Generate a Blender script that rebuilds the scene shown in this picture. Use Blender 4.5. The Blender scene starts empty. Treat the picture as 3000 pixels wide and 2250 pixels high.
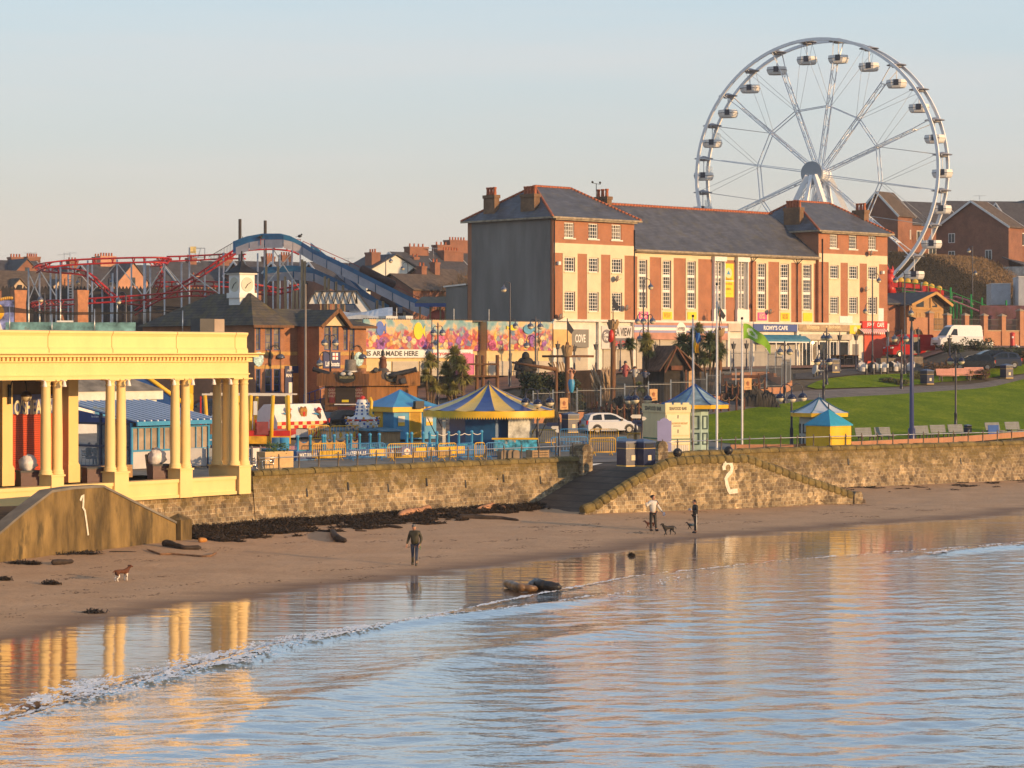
import bpy,math,random,numpy as np
from mathutils import Vector,Matrix,noise
R=math.radians
random.seed(7)
scn=bpy.context.scene
col=scn.collection
F,YH,HC=7000.0,1040.0,8.8
S2=math.sqrt(2)
def P(px,py,D):return Vector(((px-1500)/F*D,D,HC-(py-YH)/F*D))
def lerp(a,b,t):return a+(b-a)*t
def sst(a,b,x):
 t=min(1,max(0,(x-a)/(b-a)));return t*t*(3-2*t)
def pl(x,pts):
 if x<=pts[0][0]:
  (a,b),(c,d)=pts[0],pts[1]
 elif x>=pts[-1][0]:
  (a,b),(c,d)=pts[-2],pts[-1]
 else:
  for(a,b),(c,d)in zip(pts,pts[1:]):
   if a<=x<=c:break
 return b+(d-b)*(x-a)/(c-a)
VWALL=[(20,82),(57.6,89),(72.8,91.2),(85.9,91.6),(96.7,91.4),(113,91.5),(135.4,87.6),(400,60)]
VFOAM=[(0,38),(32,49.4),(38.7,52.9),(46.2,56.4),(51.7,57.9),(60.9,60.9),(70.4,63.7),(81,64.1),(96.2,62.2),(160,55)]
VWET=[(0,47),(40.8,63.1),(52.2,68.6),(61.7,69.2),(71.9,71.9),(86.4,74.8),(96.4,74.5),(115,74.5),(170,70)]
def uv(x,y):return(x+y)/S2,(y-x)/S2
def xy(u,v):return(u-v)/S2,(u+v)/S2
def land_uv(u,v):
 t=v-pl(u,VWALL)
 zl=pl(t,[(0,2.75),(24,2.75),(42,4.7),(250,10.5),(400,14.5)])if t<400 else 14.5
 if t<0:zl=2.75
 if v<140:
  t2=v-min(91.5,pl(u,VWALL))
  zr=pl(t2,[(0,2.75),(6,2.75),(9,2.55),(12,2.6),(46,7.3),(48,7.3)])if 0<=t2<46 else(2.75 if t2<0 else 7.3)
 else:
  zr=7.3 if v<152 else lerp(7.3,13.0,sst(152,172,v))
  if v>168:zr+=7.8*sst(169,184,v)*sst(205,245,u)*(1-sst(225,275,v))
 zr+=1.7*sst(36,45,(u-v)/S2)*sst(208,226,(u+v)/S2)*(1-sst(265,300,(u+v)/S2))
 zr+=0.012*max(-10,min(60,u-152))*sst(120,146,v)
 return lerp(zl,zr,sst(124,156,u)if v<150 else sst(lerp(124,160,min(1,(v-150)/60)),lerp(156,230,min(1,(v-150)/60)),u))
def land(x,y):return land_uv(*uv(x,y))
def beach_uv(u,v):
 vf,vw,vb=pl(u,VFOAM),pl(u,VWET),pl(u,VWALL)
 if v<vf:return-0.035*(vf-v)
 if v<vw:return 0.07*(v-vf)/(vw-vf)
 return 0.07+0.5*((v-vw)/(vb-vw))**1.25
def beach(x,y):return beach_uv(*uv(x,y))
def hit(px,py,fn,d0=50.,d1=420.):
 k=(px-1500)/F;D=d0
 while D<d1:
  z=HC-(py-YH)/F*D
  if z<=fn(k*D,D):break
  D+=0.25
 return Vector((k*D,D,fn(k*D,D)))
def G(px,py):return hit(px,py,land,105)
def B(px,py):return hit(px,py,beach)
def at(px,D):
 x=(px-1500)/F*D
 return Vector((x,D,land(x,D)))
def mpp(D):return D/F
class Pl:
 """vertical plane through O along angle a; px,py -> local x, z above O.z"""
 def __init__(s,O,a):
  s.O=Vector(O);s.a=a;s.d=Vector((math.cos(a),math.sin(a)));s.n=Vector((-s.d.y,s.d.x))
 def __call__(s,px,py,off=0.):
  k=(px-1500)/F;o=s.O.xy+s.n*off
  D=s.n.dot(o)/s.n.dot(Vector((k,1)))
  return s.d.dot(Vector((k*D,D))-s.O.xy),HC-(py-YH)/F*D-s.O.z
 def x(s,px,off=0.):return s(px,YH,off)[0]
 def z(s,px,py,off=0.):return s(px,py,off)[1]
 def w(s,x,y=0.,z=0.):
  p=s.O.xy+s.d*x+s.n*y;return Vector((p.x,p.y,s.O.z+z))
MATS={}
def newmat(name):
 m=bpy.data.materials.new(name);m.use_nodes=True
 nt=m.node_tree;b=nt.nodes['Principled BSDF']
 def N(t,**k):
  n=nt.nodes.new(t)
  for a,v in k.items():
   if a=='inp':
    for i,x in v.items():n.inputs[i].default_value=x
   else:setattr(n,a,v)
  return n
 def L(a,b):nt.links.new(a,b)
 return m,nt,b,N,L
def c4(c):return(c[0],c[1],c[2],1)
def ramp(N,L,src,stops):
 r=N('ShaderNodeValToRGB');L(src,r.inputs[0])
 e=r.color_ramp.elements
 while len(e)<len(stops):e.new(0.5)
 for x,(p,c)in zip(e,stops):x.position=p;x.color=c4(c)if len(c)==3 else c
 return r.outputs[0]
def mat(name,c,rough=.6,var=.13,scale=1.5,bump=0.,metal=0.,bscale=None,stretch=(1,1,1),spec=.5,dirt=None,trans=0.):
 if name in MATS:return MATS[name]
 m,nt,b,N,L=newmat(name)
 tc=N('ShaderNodeTexCoord');mp=N('ShaderNodeMapping');mp.inputs['Scale'].default_value=stretch
 L(tc.outputs['Object'],mp.inputs[0])
 nz=N('ShaderNodeTexNoise',inp={'Scale':scale,'Detail':5.,'Roughness':.6});L(mp.outputs[0],nz.inputs[0])
 a=tuple(max(0,x*(1-var*1.6))for x in c);d=tuple(min(1,x*(1+var))for x in c)
 out=ramp(N,L,nz.outputs[0],[(.3,a),(.7,d)])
 if dirt:
  n2=N('ShaderNodeTexNoise',inp={'Scale':dirt[1],'Detail':6.,'Roughness':.7});L(mp.outputs[0],n2 .inputs[0])
  f=ramp(N,L,n2 .outputs[0],[(dirt[2],(0,0,0)),(dirt[2]+.12,(1,1,1))])
  mx=N('ShaderNodeMixRGB');L(f,mx.inputs[0]);L(out,mx.inputs[1]);mx.inputs[2].default_value=c4(dirt[0]);out=mx.outputs[0]
 L(out,b.inputs['Base Color'])
 b.inputs['Roughness'].default_value=rough;b.inputs['Metallic'].default_value=metal
 b.inputs['Specular IOR Level'].default_value=spec
 if trans:b.inputs['Transmission Weight'].default_value=trans
 if bump:
  n3=N('ShaderNodeTexNoise',inp={'Scale':bscale or scale*6,'Detail':4.});L(mp.outputs[0],n3 .inputs[0])
  bp=N('ShaderNodeBump',inp={'Strength':bump,'Distance':.05});L(n3 .outputs[0],bp.inputs['Height']);L(bp.outputs[0],b.inputs['Normal'])
 MATS[name]=m;return m
def brickmat(name,c1,c2,mortar,w=.22,h=.075,ms=.012,noise_d=.0,big=.2,bump=.3,diag=False,moss=None,rough=.85,blotch=None):
 """courses run along local x+y (or along the shore for diag), rows along z"""
 if name in MATS:return MATS[name]
 m,nt,b,N,L=newmat(name)
 tc=N('ShaderNodeTexCoord');sp=N('ShaderNodeSeparateXYZ');L(tc.outputs['Object'],sp.inputs[0])
 ad=N('ShaderNodeMath',operation='ADD');L(sp.outputs[0],ad.inputs[0]);L(sp.outputs[1],ad.inputs[1])
 u=ad.outputs[0]
 if diag:
  mu=N('ShaderNodeMath',operation='MULTIPLY');L(u,mu.inputs[0]);mu.inputs[1].default_value=1/S2;u=mu.outputs[0]
 cb=N('ShaderNodeCombineXYZ');L(u,cb.inputs[0]);L(sp.outputs[2],cb.inputs[1]);vec=cb.outputs[0]
 if noise_d:
  nd=N('ShaderNodeTexNoise',inp={'Scale':2.2,'Detail':3.});L(vec,nd.inputs[0])
  vm=N('ShaderNodeVectorMath',operation='MULTIPLY_ADD');L(nd.outputs['Color'],vm.inputs[0]);vm.inputs[1].default_value=(noise_d,noise_d*.6,0);L(vec,vm.inputs[2]);vec=vm.outputs[0]
 br=N('ShaderNodeTexBrick',inp={'Color1':c4(c1),'Color2':c4(c2),'Mortar':c4(mortar),'Scale':1.,'Mortar Size':ms,'Mortar Smooth':.2,'Bias':0.,'Brick Width':w,'Row Height':h})
 L(vec,br.inputs[0]);out=br.outputs[0]
 nz=N('ShaderNodeTexNoise',inp={'Scale':.8,'Detail':6.,'Roughness':.65});L(tc.outputs['Object'],nz.inputs[0])
 g=ramp(N,L,nz.outputs[0],[(.3,(1-big*1.5,)*3),(.7,(1+big,)*3)])
 mx=N('ShaderNodeMixRGB',blend_type='MULTIPLY');mx.inputs[0].default_value=1;L(out,mx.inputs[1]);L(g,mx.inputs[2]);out=mx.outputs[0]
 if blotch:
  vr=N('ShaderNodeTexVoronoi',inp={'Scale':blotch});L(vec,vr.inputs[0])
  hs=ramp(N,L,vr.outputs['Color'],[(.1,(.45,.42,.4)),(.5,(1,1,1)),(.9,(1.5,1.45,1.35))])
  mx=N('ShaderNodeMixRGB',blend_type='MULTIPLY');mx.inputs[0].default_value=.85;L(out,mx.inputs[1]);L(hs,mx.inputs[2]);out=mx.outputs[0]
 if moss:
  n4=N('ShaderNodeTexNoise',inp={'Scale':1.1,'Detail':8.,'Roughness':.7});L(tc.outputs['Object'],n4 .inputs[0])
  zz=N('ShaderNodeMath',operation='MULTIPLY_ADD');L(sp.outputs[2],zz.inputs[0]);zz.inputs[1].default_value=moss[1];zz.inputs[2].default_value=moss[2]
  sm=N('ShaderNodeMath',operation='ADD');L(n4 .outputs[0],sm.inputs[0]);L(zz.outputs[0],sm.inputs[1])
  f=ramp(N,L,sm.outputs[0],[(.5,(0,0,0)),(.8,(.8,.8,.8))])
  mx=N('ShaderNodeMixRGB');L(f,mx.inputs[0]);L(out,mx.inputs[1]);mx.inputs[2].default_value=c4(moss[0]);out=mx.outputs[0]
 L(out,b.inputs['Base Color']);b.inputs['Roughness'].default_value=rough
 bp=N('ShaderNodeBump',inp={'Strength':bump,'Distance':.03});bp.invert=True
 L(br.outputs['Fac'],bp.inputs['Height'])
 if blotch:
  n5=N('ShaderNodeTexNoise',inp={'Scale':9.,'Detail':5.});L(vec,n5 .inputs[0])
  b2=N('ShaderNodeBump',inp={'Strength':.8,'Distance':.12});L(n5 .outputs[0],b2 .inputs['Height']);L(bp.outputs[0],b2 .inputs['Normal']);L(b2 .outputs[0],b.inputs['Normal'])
 else:L(bp.outputs[0],b.inputs['Normal'])
 MATS[name]=m;return m
def glassmat(name,c=(.03,.04,.05),rough=.06,var=.5):
 if name in MATS:return MATS[name]
 m=mat(name,c,rough,var,.7);return m
def clearglass(name,tint=(.8,.9,.9),a=.25):
 if name in MATS:return MATS[name]
 m,nt,b,N,L=newmat(name)
 b.inputs['Base Color'].default_value=c4(tint);b.inputs['Roughness'].default_value=.08;b.inputs['Alpha'].default_value=a
 MATS[name]=m;return m
class MB:
 def __init__(s):s.v,s.f,s.mi,s.sm=[],[],[],[]
 def add(s,vs,fs,mi=0,smooth=False):
  o=len(s.v);s.v.extend([tuple(p)for p in vs])
  for f in fs:s.f.append(tuple(i+o for i in f));s.mi.append(mi);s.sm.append(smooth)
  return s
 def box(s,x0,x1,y0,y1,z0,z1,mi=0):
  return s.hexa([(x0,y0,z0),(x1,y0,z0),(x1,y1,z0),(x0,y1,z0),(x0,y0,z1),(x1,y0,z1),(x1,y1,z1),(x0,y1,z1)],mi)
 def hexa(s,p,mi=0):
  return s.add(p,[(0,3,2,1),(4,5,6,7),(0,1,5,4),(1,2,6,5),(2,3,7,6),(3,0,4,7)],mi)
 def quad(s,a,b,c,d,mi=0):return s.add([a,b,c,d],[(0,1,2,3)],mi)
 def bar(s,a,b,w,h=None,mi=0):
  """square-section bar from a to b"""
  a,b=Vector(a),Vector(b);h=h or w;d=(b-a).normalized()
  r=d.cross(Vector((0,0,1)))
  r=r.normalized()if r.length>1e-4 else Vector((1,0,0))
  t=r.cross(d);r*=w/2;t*=h/2
  return s.hexa([a-r-t,a+r-t,b+r-t,b-r-t,a-r+t,a+r+t,b+r+t,b-r+t],mi)
 def tube(s,pts,r,n=6,mi=0,smooth=True,closed=False):
  pts=[Vector(p)for p in pts];k=len(pts);rs=r if isinstance(r,(list,tuple))else[r]*k
  up=Vector((0,0,1));vs=[];pr=None
  for i,p in enumerate(pts):
   if closed:d=pts[(i+1)%k]-pts[i-1]
   else:d=pts[min(i+1,k-1)]-pts[max(i-1,0)]
   d.normalize()
   if pr is None:
    a=up if abs(d.z)<.9 else Vector((1,0,0));pr=(a-d*a.dot(d)).normalized()
   else:
    pr=pr-d*pr.dot(d);pr=pr.normalized()if pr.length>1e-5 else Vector((1,0,0))
   q=d.cross(pr)
   for j in range(n):
    t=2*math.pi*j/n;vs.append(p+(pr*math.cos(t)+q*math.sin(t))*rs[i])
  fs=[]
  for i in range(k if closed else k-1):
   for j in range(n):
    a,b=i*n+j,i*n+(j+1)%n;c,d=((i+1)%k)*n+(j+1)%n,((i+1)%k)*n+j
    fs.append((a,b,c,d))
  if not closed:fs+=[tuple(range(n))[::-1],tuple((k-1)*n+j for j in range(n))]
  return s.add(vs,fs,mi,smooth)
 def lathe(s,prof,c=(0,0,0),n=12,mi=0,smooth=True,rot=0.,cap=True):
  c=Vector(c);vs=[(c.x+r*math.cos(rot+2*math.pi*j/n),c.y+r*math.sin(rot+2*math.pi*j/n),c.z+z)for r,z in prof for j in range(n)]
  fs=[]
  for i in range(len(prof)-1):
   for j in range(n):fs.append((i*n+j,i*n+(j+1)%n,(i+1)*n+(j+1)%n,(i+1)*n+j))
  s.add(vs,fs,mi,smooth)
  if cap:s.add(vs[:n],[tuple(range(n))[::-1]],mi);s.add(vs[-n:],[tuple(range(n))],mi)
  return s
 def prism(s,pts,y0,y1,mi=0,ax='y'):
  """polygon in (x,z) extruded along y, or (x,y) along z, or (y,z) along x"""
  m={'y':lambda p,d:(p[0],d,p[1]),'z':lambda p,d:(p[0],p[1],d),'x':lambda p,d:(d,p[0],p[1])}[ax]
  n=len(pts);vs=[m(p,y0)for p in pts]+[m(p,y1)for p in pts]
  fs=[(i,(i+1)%n,n+(i+1)%n,n+i)for i in range(n)]+[tuple(range(n))[::-1],tuple(range(n,2*n))]
  return s.add(vs,fs,mi)
 def sphere(s,c,r,n=10,m=6,mi=0,sc=(1,1,1),t0=0.,t1=1.):
  c=Vector(c);vs=[];fs=[]
  for i in range(m+1):
   th=math.pi*(t0+(t1-t0)*i/m)
   for j in range(n):
    ph=2*math.pi*j/n;vs.append((c.x+sc[0]*r*math.sin(th)*math.cos(ph),c.y+sc[1]*r*math.sin(th)*math.sin(ph),c.z+sc[2]*r*math.cos(th)))
  for i in range(m):
   for j in range(n):fs.append((i*n+j,(i+1)*n+j,(i+1)*n+(j+1)%n,i*n+(j+1)%n))
  if t1<1:fs.append(tuple(m*n+j for j in range(n))[::-1])
  if t0>0:fs.append(tuple(range(n)))
  return s.add(vs,fs,mi,True)
 def wall(s,x0,x1,z0,z1,holes,y=0.,dep=.15,mi=0,rmi=None):
  """front (facing -y) with rectangular openings and their reveals"""
  xs=sorted({x0,x1,*[h[0]for h in holes],*[h[1]for h in holes]});zs=sorted({z0,z1,*[h[2]for h in holes],*[h[3]for h in holes]})
  for a,b in zip(xs,xs[1:]):
   for c,d in zip(zs,zs[1:]):
    mx,mz=(a+b)/2,(c+d)/2
    if a<x0-1e-6 or b>x1+1e-6 or any(h[0]<mx<h[1]and h[2]<mz<h[3]for h in holes):continue
    s.quad((a,y,c),(b,y,c),(b,y,d),(a,y,d),mi)
  r=mi if rmi is None else rmi;e=y+dep
  for a,b,c,d in holes:
   s.quad((a,y,c),(a,e,c),(b,e,c),(b,y,c),r);s.quad((a,y,d),(b,y,d),(b,e,d),(a,e,d),r)
   s.quad((a,y,c),(a,y,d),(a,e,d),(a,e,c),r);s.quad((b,y,c),(b,e,c),(b,e,d),(b,y,d),r)
  return s
 def xf(s,M):
  s.v=[tuple(M@Vector(p))for p in s.v];return s
 def build(s,name,mats,parent=None,loc=None,rz=0.):
  me=bpy.data.meshes.new(name);me.from_pydata(s.v,[],s.f)
  for m in(mats if isinstance(mats,(list,tuple))else[mats]):me.materials.append(m)
  me.polygons.foreach_set('material_index',s.mi);me.polygons.foreach_set('use_smooth',s.sm);me.update()
  o=bpy.data.objects.new(name,me);col.objects.link(o)
  if parent:o.parent=parent
  if loc is not None:o.location=loc
  o.rotation_euler.z=rz
  return o
def tag(o,label,cat,group=None,kind=None):
 o['label']=label;o['category']=cat
 if group:o['group']=group
 if kind:o['kind']=kind
 return o
def thing(name,label,cat,loc=(0,0,0),rz=0.,group=None):
 o=bpy.data.objects.new(name,None);col.objects.link(o);o.location=loc;o.rotation_euler.z=rz;o.empty_display_size=.2
 return tag(o,label,cat,group)
def setting(o):o['kind']='structure';return o
def dup(root,loc,rz=None,label=None,group=None,scale=None):
 def cp(o,par):
  c=o.copy();col.objects.link(c);c.parent=par
  for ch in o.children:cp(ch,c)
  return c
 r=cp(root,None);r.location=loc
 if rz is not None:r.rotation_euler.z=rz
 if label:r['label']=label
 if group:r['group']=group
 if scale:r.scale=(scale,)*3
 return r
def letters(txt,parent,mt,x,z,w,h,y=-.01,name='lettering',bold=.02,dep=.01,sx=None,rx=False):
 """letters filling w x h, centred on local x, z, facing -y"""
 cu=bpy.data.curves.new('t','FONT');cu.body=txt;cu.size=1;cu.offset=bold;cu.extrude=0;cu.align_x='CENTER';cu.resolution_u=3
 o=bpy.data.objects.new('t',cu);col.objects.link(o)
 dg=bpy.context.evaluated_depsgraph_get();me=bpy.data.meshes.new_from_object(o.evaluated_get(dg))
 bpy.data.objects.remove(o);bpy.data.curves.remove(cu)
 n=len(me.vertices);a=np.zeros(n*3);me.vertices.foreach_get('co',a);a=a.reshape(-1,3)
 lo,hi=a.min(0),a.max(0);sc=np.array([w/(hi[0]-lo[0]),h/(hi[1]-lo[1])])
 b=np.zeros_like(a);b[:,0]=x+(a[:,0]-(lo[0]+hi[0])/2)*sc[0];b[:,2]=z+(a[:,1]-(lo[1]+hi[1])/2)*sc[1];b[:,1]=y
 if rx:b=np.stack([a[:,0]*0+y,-b[:,0]if rx==-1 else b[:,0],b[:,2]],1)
 me.vertices.foreach_set('co',b.ravel());me.materials.clear();me.materials.append(mt);me.update();me.name=name
 ob=bpy.data.objects.new(name,me);col.objects.link(ob);ob.parent=parent
 return ob
WHITE=mat('white_paint',(.8,.78,.74),.45,.05)
OFFW=mat('off_white',(.72,.68,.6),.6,.1)
CREAM=mat('cream_render',(.74,.62,.42),.8,.07,.9,.2,dirt=((.45,.36,.22),1.2,.66))
BRICK=brickmat('red_brick',(.43,.135,.05),(.37,.11,.042),(.4,.26,.17),big=.12)
BRICK2=brickmat('dark_red_brick',(.33,.1,.05),(.25,.08,.045),(.3,.2,.15),big=.15)
BRICKY=brickmat('buff_brick',(.5,.3,.13),(.55,.33,.15),(.35,.22,.12),big=.12)
BRICKO=brickmat('orange_brick',(.5,.2,.09),(.44,.17,.08),(.42,.28,.18),big=.12)
SLATE=brickmat('slate',(.12,.125,.15),(.085,.09,.11),(.03,.03,.035),w=.35,h=.16,ms=.012,big=.3,bump=.5,rough=.55,moss=((.16,.13,.04),0.,-.02))
SLATEM=brickmat('mossy_slate',(.1,.085,.07),(.07,.06,.055),(.03,.03,.03),w=.5,h=.2,ms=.02,big=.3,bump=.5,rough=.8,moss=((.17,.13,.035),0.,.05))
TILE=mat('clay_tile',(.42,.12,.05),.8,.2,4)
RENDER=mat('dark_render',(.225,.205,.185),.9,.18,.5,.3,0,14,(1,1,.25))
GLASS=glassmat('window_glass')
GLASSW=mat('curtained_glass',(.22,.19,.15),.12,.5,1.2)
BLACK=mat('black_paint',(.012,.012,.014),.4,.1)
DGREY=mat('dark_grey',(.05,.05,.055),.6,.2)
NAVY=mat('navy_paint',(.012,.02,.07),.35,.15)
BLUE=mat('blue_paint',(.02,.09,.33),.4,.12)
SKYB=mat('sky_blue_paint',(.05,.3,.55),.4,.12)
YEL=mat('yellow_paint',(.8,.47,.02),.4,.1)
RED=mat('red_paint',(.55,.025,.015),.4,.12)
REDR=mat('coaster_red',(.5,.02,.02),.4,.15)
GREENP=mat('green_paint',(.02,.3,.05),.4,.1)
STEEL=mat('galvanised_steel',(.55,.55,.55),.35,.15,3,0,.85)
WOOD=mat('brown_wood',(.17,.075,.028),.75,.3,2,.3,0,20,(6,6,.6))
WOODL=mat('weathered_pine',(.4,.26,.13),.8,.25,2,.3,0,20,(6,6,.6))
RUST=mat('rusty_timber',(.14,.05,.025),.8,.3,3)
SKIN=mat('skin',(.48,.24,.15),.5,.08)
def gridmesh(name,us,vs,fz,m,attr=None,smooth=True):
 nu,nv=len(us),len(vs);co=np.zeros((nv,nu,3));at_=np.zeros((nv,nu))
 for j,v in enumerate(vs):
  for i,u in enumerate(us):
   x,y=xy(u,v);z=fz(u,v)
   if attr:z,at_[j,i]=z
   co[j,i]=(x,y,z)
 idx=np.arange(nu*nv).reshape(nv,nu)
 f=np.stack([idx[:-1,:-1],idx[:-1,1:],idx[1:,1:],idx[1:,:-1]],-1).reshape(-1,4)
 me=bpy.data.meshes.new(name);me.from_pydata(co.reshape(-1,3).tolist(),[],f.tolist());me.materials.append(m)
 if attr:me.attributes.new(attr,'FLOAT','POINT').data.foreach_set('value',at_.ravel())
 me.polygons.foreach_set('use_smooth',[smooth]*len(f));me.update()
 o=bpy.data.objects.new(name,me);col.objects.link(o);return setting(o)
def rng(*segs):
 out=[]
 for a,b,s in segs:
  n=max(1,int(round((b-a)/s)));out+=[a+(b-a)*i/n for i in range(n)]
 return out+[segs[-1][1]]
EARTH=mat('scrubby_earth',(.1,.075,.04),.95,.4,.25,.6,0,2)
def lz(u,t):return land_uv(u,pl(u,VWALL)+t)-0.05
us=rng((-900,-40,80),(-40,330,2),(330,1500,90));ts=rng((.25,130,1),(130,240,2),(240,2600,118))
nu=len(us)
def landrow(u,v):return lz(u,v)
co=[];
for t in ts:
 for u in us:co.append((*xy(u,pl(u,VWALL)+t if t<400 else max(pl(u,VWALL),60)+t),lz(u,t)if t<400 else 14.9))
f=[(j*nu+i,j*nu+i+1,(j+1)*nu+i+1,(j+1)*nu+i)for j in range(len(ts)-1)for i in range(nu-1)]
mb=MB();mb.add(co,f,0,True);setting(mb.build('ground',EARTH))
def drape(name,m,A,Bl,n=40,k=6,up=0.0):
 """sheet between two world polylines (x,y), laid on the land"""
 def samp(Q,t):
  d=[0]
  for a,b in zip(Q,Q[1:]):d.append(d[-1]+math.dist(a,b))
  s=t*d[-1]
  for i in range(len(Q)-1):
   if s<=d[i+1]+1e-9:
    q=(s-d[i])/max(1e-9,d[i+1]-d[i]);return lerp(Q[i][0],Q[i+1][0],q),lerp(Q[i][1],Q[i+1][1],q)
  return Q[-1]
 b=MB();vs=[]
 for i in range(n+1):
  p,q=samp(A,i/n),samp(Bl,i/n)
  for j in range(k+1):
   x,y=lerp(p[0],q[0],j/k),lerp(p[1],q[1],j/k);vs.append((x,y,land(x,y)+up))
 b.add(vs,[(i*(k+1)+j,i*(k+1)+j+1,(i+1)*(k+1)+j+1,(i+1)*(k+1)+j)for i in range(n)for j in range(k)],0,True)
 return setting(b.build(name,m))
PAVE=brickmat('block_paving',(.2,.17,.15),(.16,.135,.12),(.11,.095,.085),w=.4,h=.2,ms=.015,big=.2,bump=.2)
PAVER=brickmat('red_paving',(.27,.13,.08),(.22,.1,.065),(.14,.08,.06),w=.4,h=.2,ms=.015,big=.2,bump=.2)
ASPH=mat('asphalt',(.055,.052,.05),.9,.25,.6,.3,0,30)
CONC=mat('concrete',(.2,.18,.15),.9,.25,.8,.3,0,12)
def wl(u,t):return xy(u,pl(u,VWALL)+t)
uu=[20,57.6,72.8,85.9,96.7,113,135.4,200,320]
drape('promenade',PAVE,[wl(u,.3)for u in uu],[wl(u,7.2)for u in uu],150,8,.0)
drape('fairground_yard',CONC,[wl(u,7.2)for u in(20,60,90,128)],[wl(u,45)for u in(20,60,90,128)],60,30,-.004)
m,nt,b_,N,L=newmat('lawn_grass');LAWN=m
tc=N('ShaderNodeTexCoord')
n1=N('ShaderNodeTexNoise',inp={'Scale':.35,'Detail':8.,'Roughness':.7});L(tc.outputs['Object'],n1 .inputs[0])
mp=N('ShaderNodeMapping');mp.inputs['Scale'].default_value=(2.2,.9,1);mp.inputs['Rotation'].default_value=(0,0,R(30));L(tc.outputs['Object'],mp.inputs[0])
n2=N('ShaderNodeTexNoise',inp={'Scale':2.2,'Detail':8.,'Roughness':.75});L(mp.outputs[0],n2 .inputs[0])
a1=N('ShaderNodeMixRGB');a1 .inputs[0].default_value=.5;L(n1 .outputs[0],a1 .inputs[1]);L(n2 .outputs[0],a1 .inputs[2])
L(ramp(N,L,a1 .outputs[0],[(.36,(.09,.16,.006)),(.5,(.17,.25,.01)),(.64,(.31,.35,.022))]),b_.inputs['Base Color']);b_.inputs['Roughness'].default_value=.9;b_.inputs['Specular IOR Level'].default_value=.05
bp=N('ShaderNodeBump',inp={'Strength':1.,'Distance':.12});L(n2 .outputs[0],bp.inputs['Height'])
n3=N('ShaderNodeTexNoise',inp={'Scale':14.,'Detail':4.});L(tc.outputs['Object'],n3 .inputs[0])
bp2=N('ShaderNodeBump',inp={'Strength':1.,'Distance':.1});L(n3 .outputs[0],bp2 .inputs['Height']);L(bp.outputs[0],bp2 .inputs['Normal']);L(bp2 .outputs[0],b_.inputs['Normal'])
MATS['lawn']=m
def gp(*pts):return[tuple(G(*p).xy)for p in pts]
LB=gp((1900,1268),(2030,1280),(2130,1300),(2400,1312),(2700,1300),(3000,1282),(3500,1262))
LT=gp((1880,1248),(2000,1226),(2100,1212),(2330,1180),(2600,1158),(3000,1112),(3500,1068))
drape('lawn',LAWN,LB,LT,90,40,.03)
PT=gp((1880,1222),(2000,1198),(2100,1182),(2370,1145),(2600,1136),(3000,1098),(3500,1055))
drape('path',PAVE,LT,PT,60,6,.02)
VT=gp((2366,1132),(2395,1118),(2425,1110),(2500,1102),(2620,1096),(2760,1082),(3000,1070),(3400,1040))
VB=gp((2366,1135),(2395,1141),(2425,1139),(2500,1137),(2620,1134),(2760,1120),(3000,1097),(3400,1058))
drape('verge',LAWN,VB,VT,50,14,.03)
RB=gp((2330,1112),(2385,1112),(2500,1098),(2620,1090),(2760,1078),(3000,1066),(3400,1038))
RT=gp((2330,1096),(2385,1090),(2500,1080),(2620,1071),(2740,1066),(3000,1050),(3400,1028))
drape('road',ASPH,RB,RT,50,10,.03)
u_b=Vector((math.cos(R(42.6)),math.sin(R(42.6))));n_b=Vector((-u_b.y,u_b.x));O_b=Vector((3.63,212.))
def bl(x,y):return tuple(O_b+u_b*x+n_b*y)
drape('pavement',PAVER,[bl(-30,-9),bl(10,-9),bl(56,-9),bl(120,-12)],[bl(-30,-.0),bl(10,-.0),bl(56,0),bl(120,6)],60,6,.09)
m,nt,b_,N,L=newmat('beach_sand');SAND=m
tc=N('ShaderNodeTexCoord');at_w=N('ShaderNodeAttribute',attribute_name='wet')
mp=N('ShaderNodeMapping');mp.inputs['Rotation'].default_value=(0,0,R(-45));mp.inputs['Scale'].default_value=(.25,1.4,1);L(tc.outputs['Object'],mp.inputs[0])
ns=N('ShaderNodeTexNoise',inp={'Scale':.35,'Detail':7.,'Roughness':.6});L(mp.outputs[0],ns.inputs[0])
sm=N('ShaderNodeMath',operation='MULTIPLY_ADD');L(ns.outputs[0],sm.inputs[0]);sm.inputs[1].default_value=.9;L(at_w.outputs['Fac'],sm.inputs[2]);s7=N('ShaderNodeMath',operation='MULTIPLY');L(sm.outputs[0],s7 .inputs[0]);s7 .inputs[1].default_value=.7;sm=s7
w=ramp(N,L,sm.outputs[0],[(.0,(0,0,0)),(1.,(1,1,1))])
damp=ramp(N,L,sm.outputs[0],[(.42,(0,0,0)),(.78,(1,1,1))])
mirror=ramp(N,L,sm.outputs[0],[(.73,(0,0,0)),(.95,(.9,.9,.9))])
nd=N('ShaderNodeTexNoise',inp={'Scale':.5,'Detail':8.,'Roughness':.65});L(tc.outputs['Object'],nd.inputs[0])
dry=ramp(N,L,nd.outputs[0],[(.3,(.46,.285,.16)),(.7,(.57,.365,.215))])
sk=N('ShaderNodeTexNoise',inp={'Scale':5.,'Detail':4.,'Roughness':.7});L(tc.outputs['Object'],sk.inputs[0])
skf=ramp(N,L,sk.outputs[0],[(.3,(.42,.38,.34)),(.4,(1,1,1))])
mu=N('ShaderNodeMixRGB',blend_type='MULTIPLY');mu.inputs[0].default_value=.8;L(dry,mu.inputs[1]);L(skf,mu.inputs[2])
mx=N('ShaderNodeMixRGB');L(damp,mx.inputs[0]);L(mu.outputs[0],mx.inputs[1]);mx.inputs[2].default_value=(.21,.12,.07,1);L(mx.outputs[0],b_.inputs['Base Color'])
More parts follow.
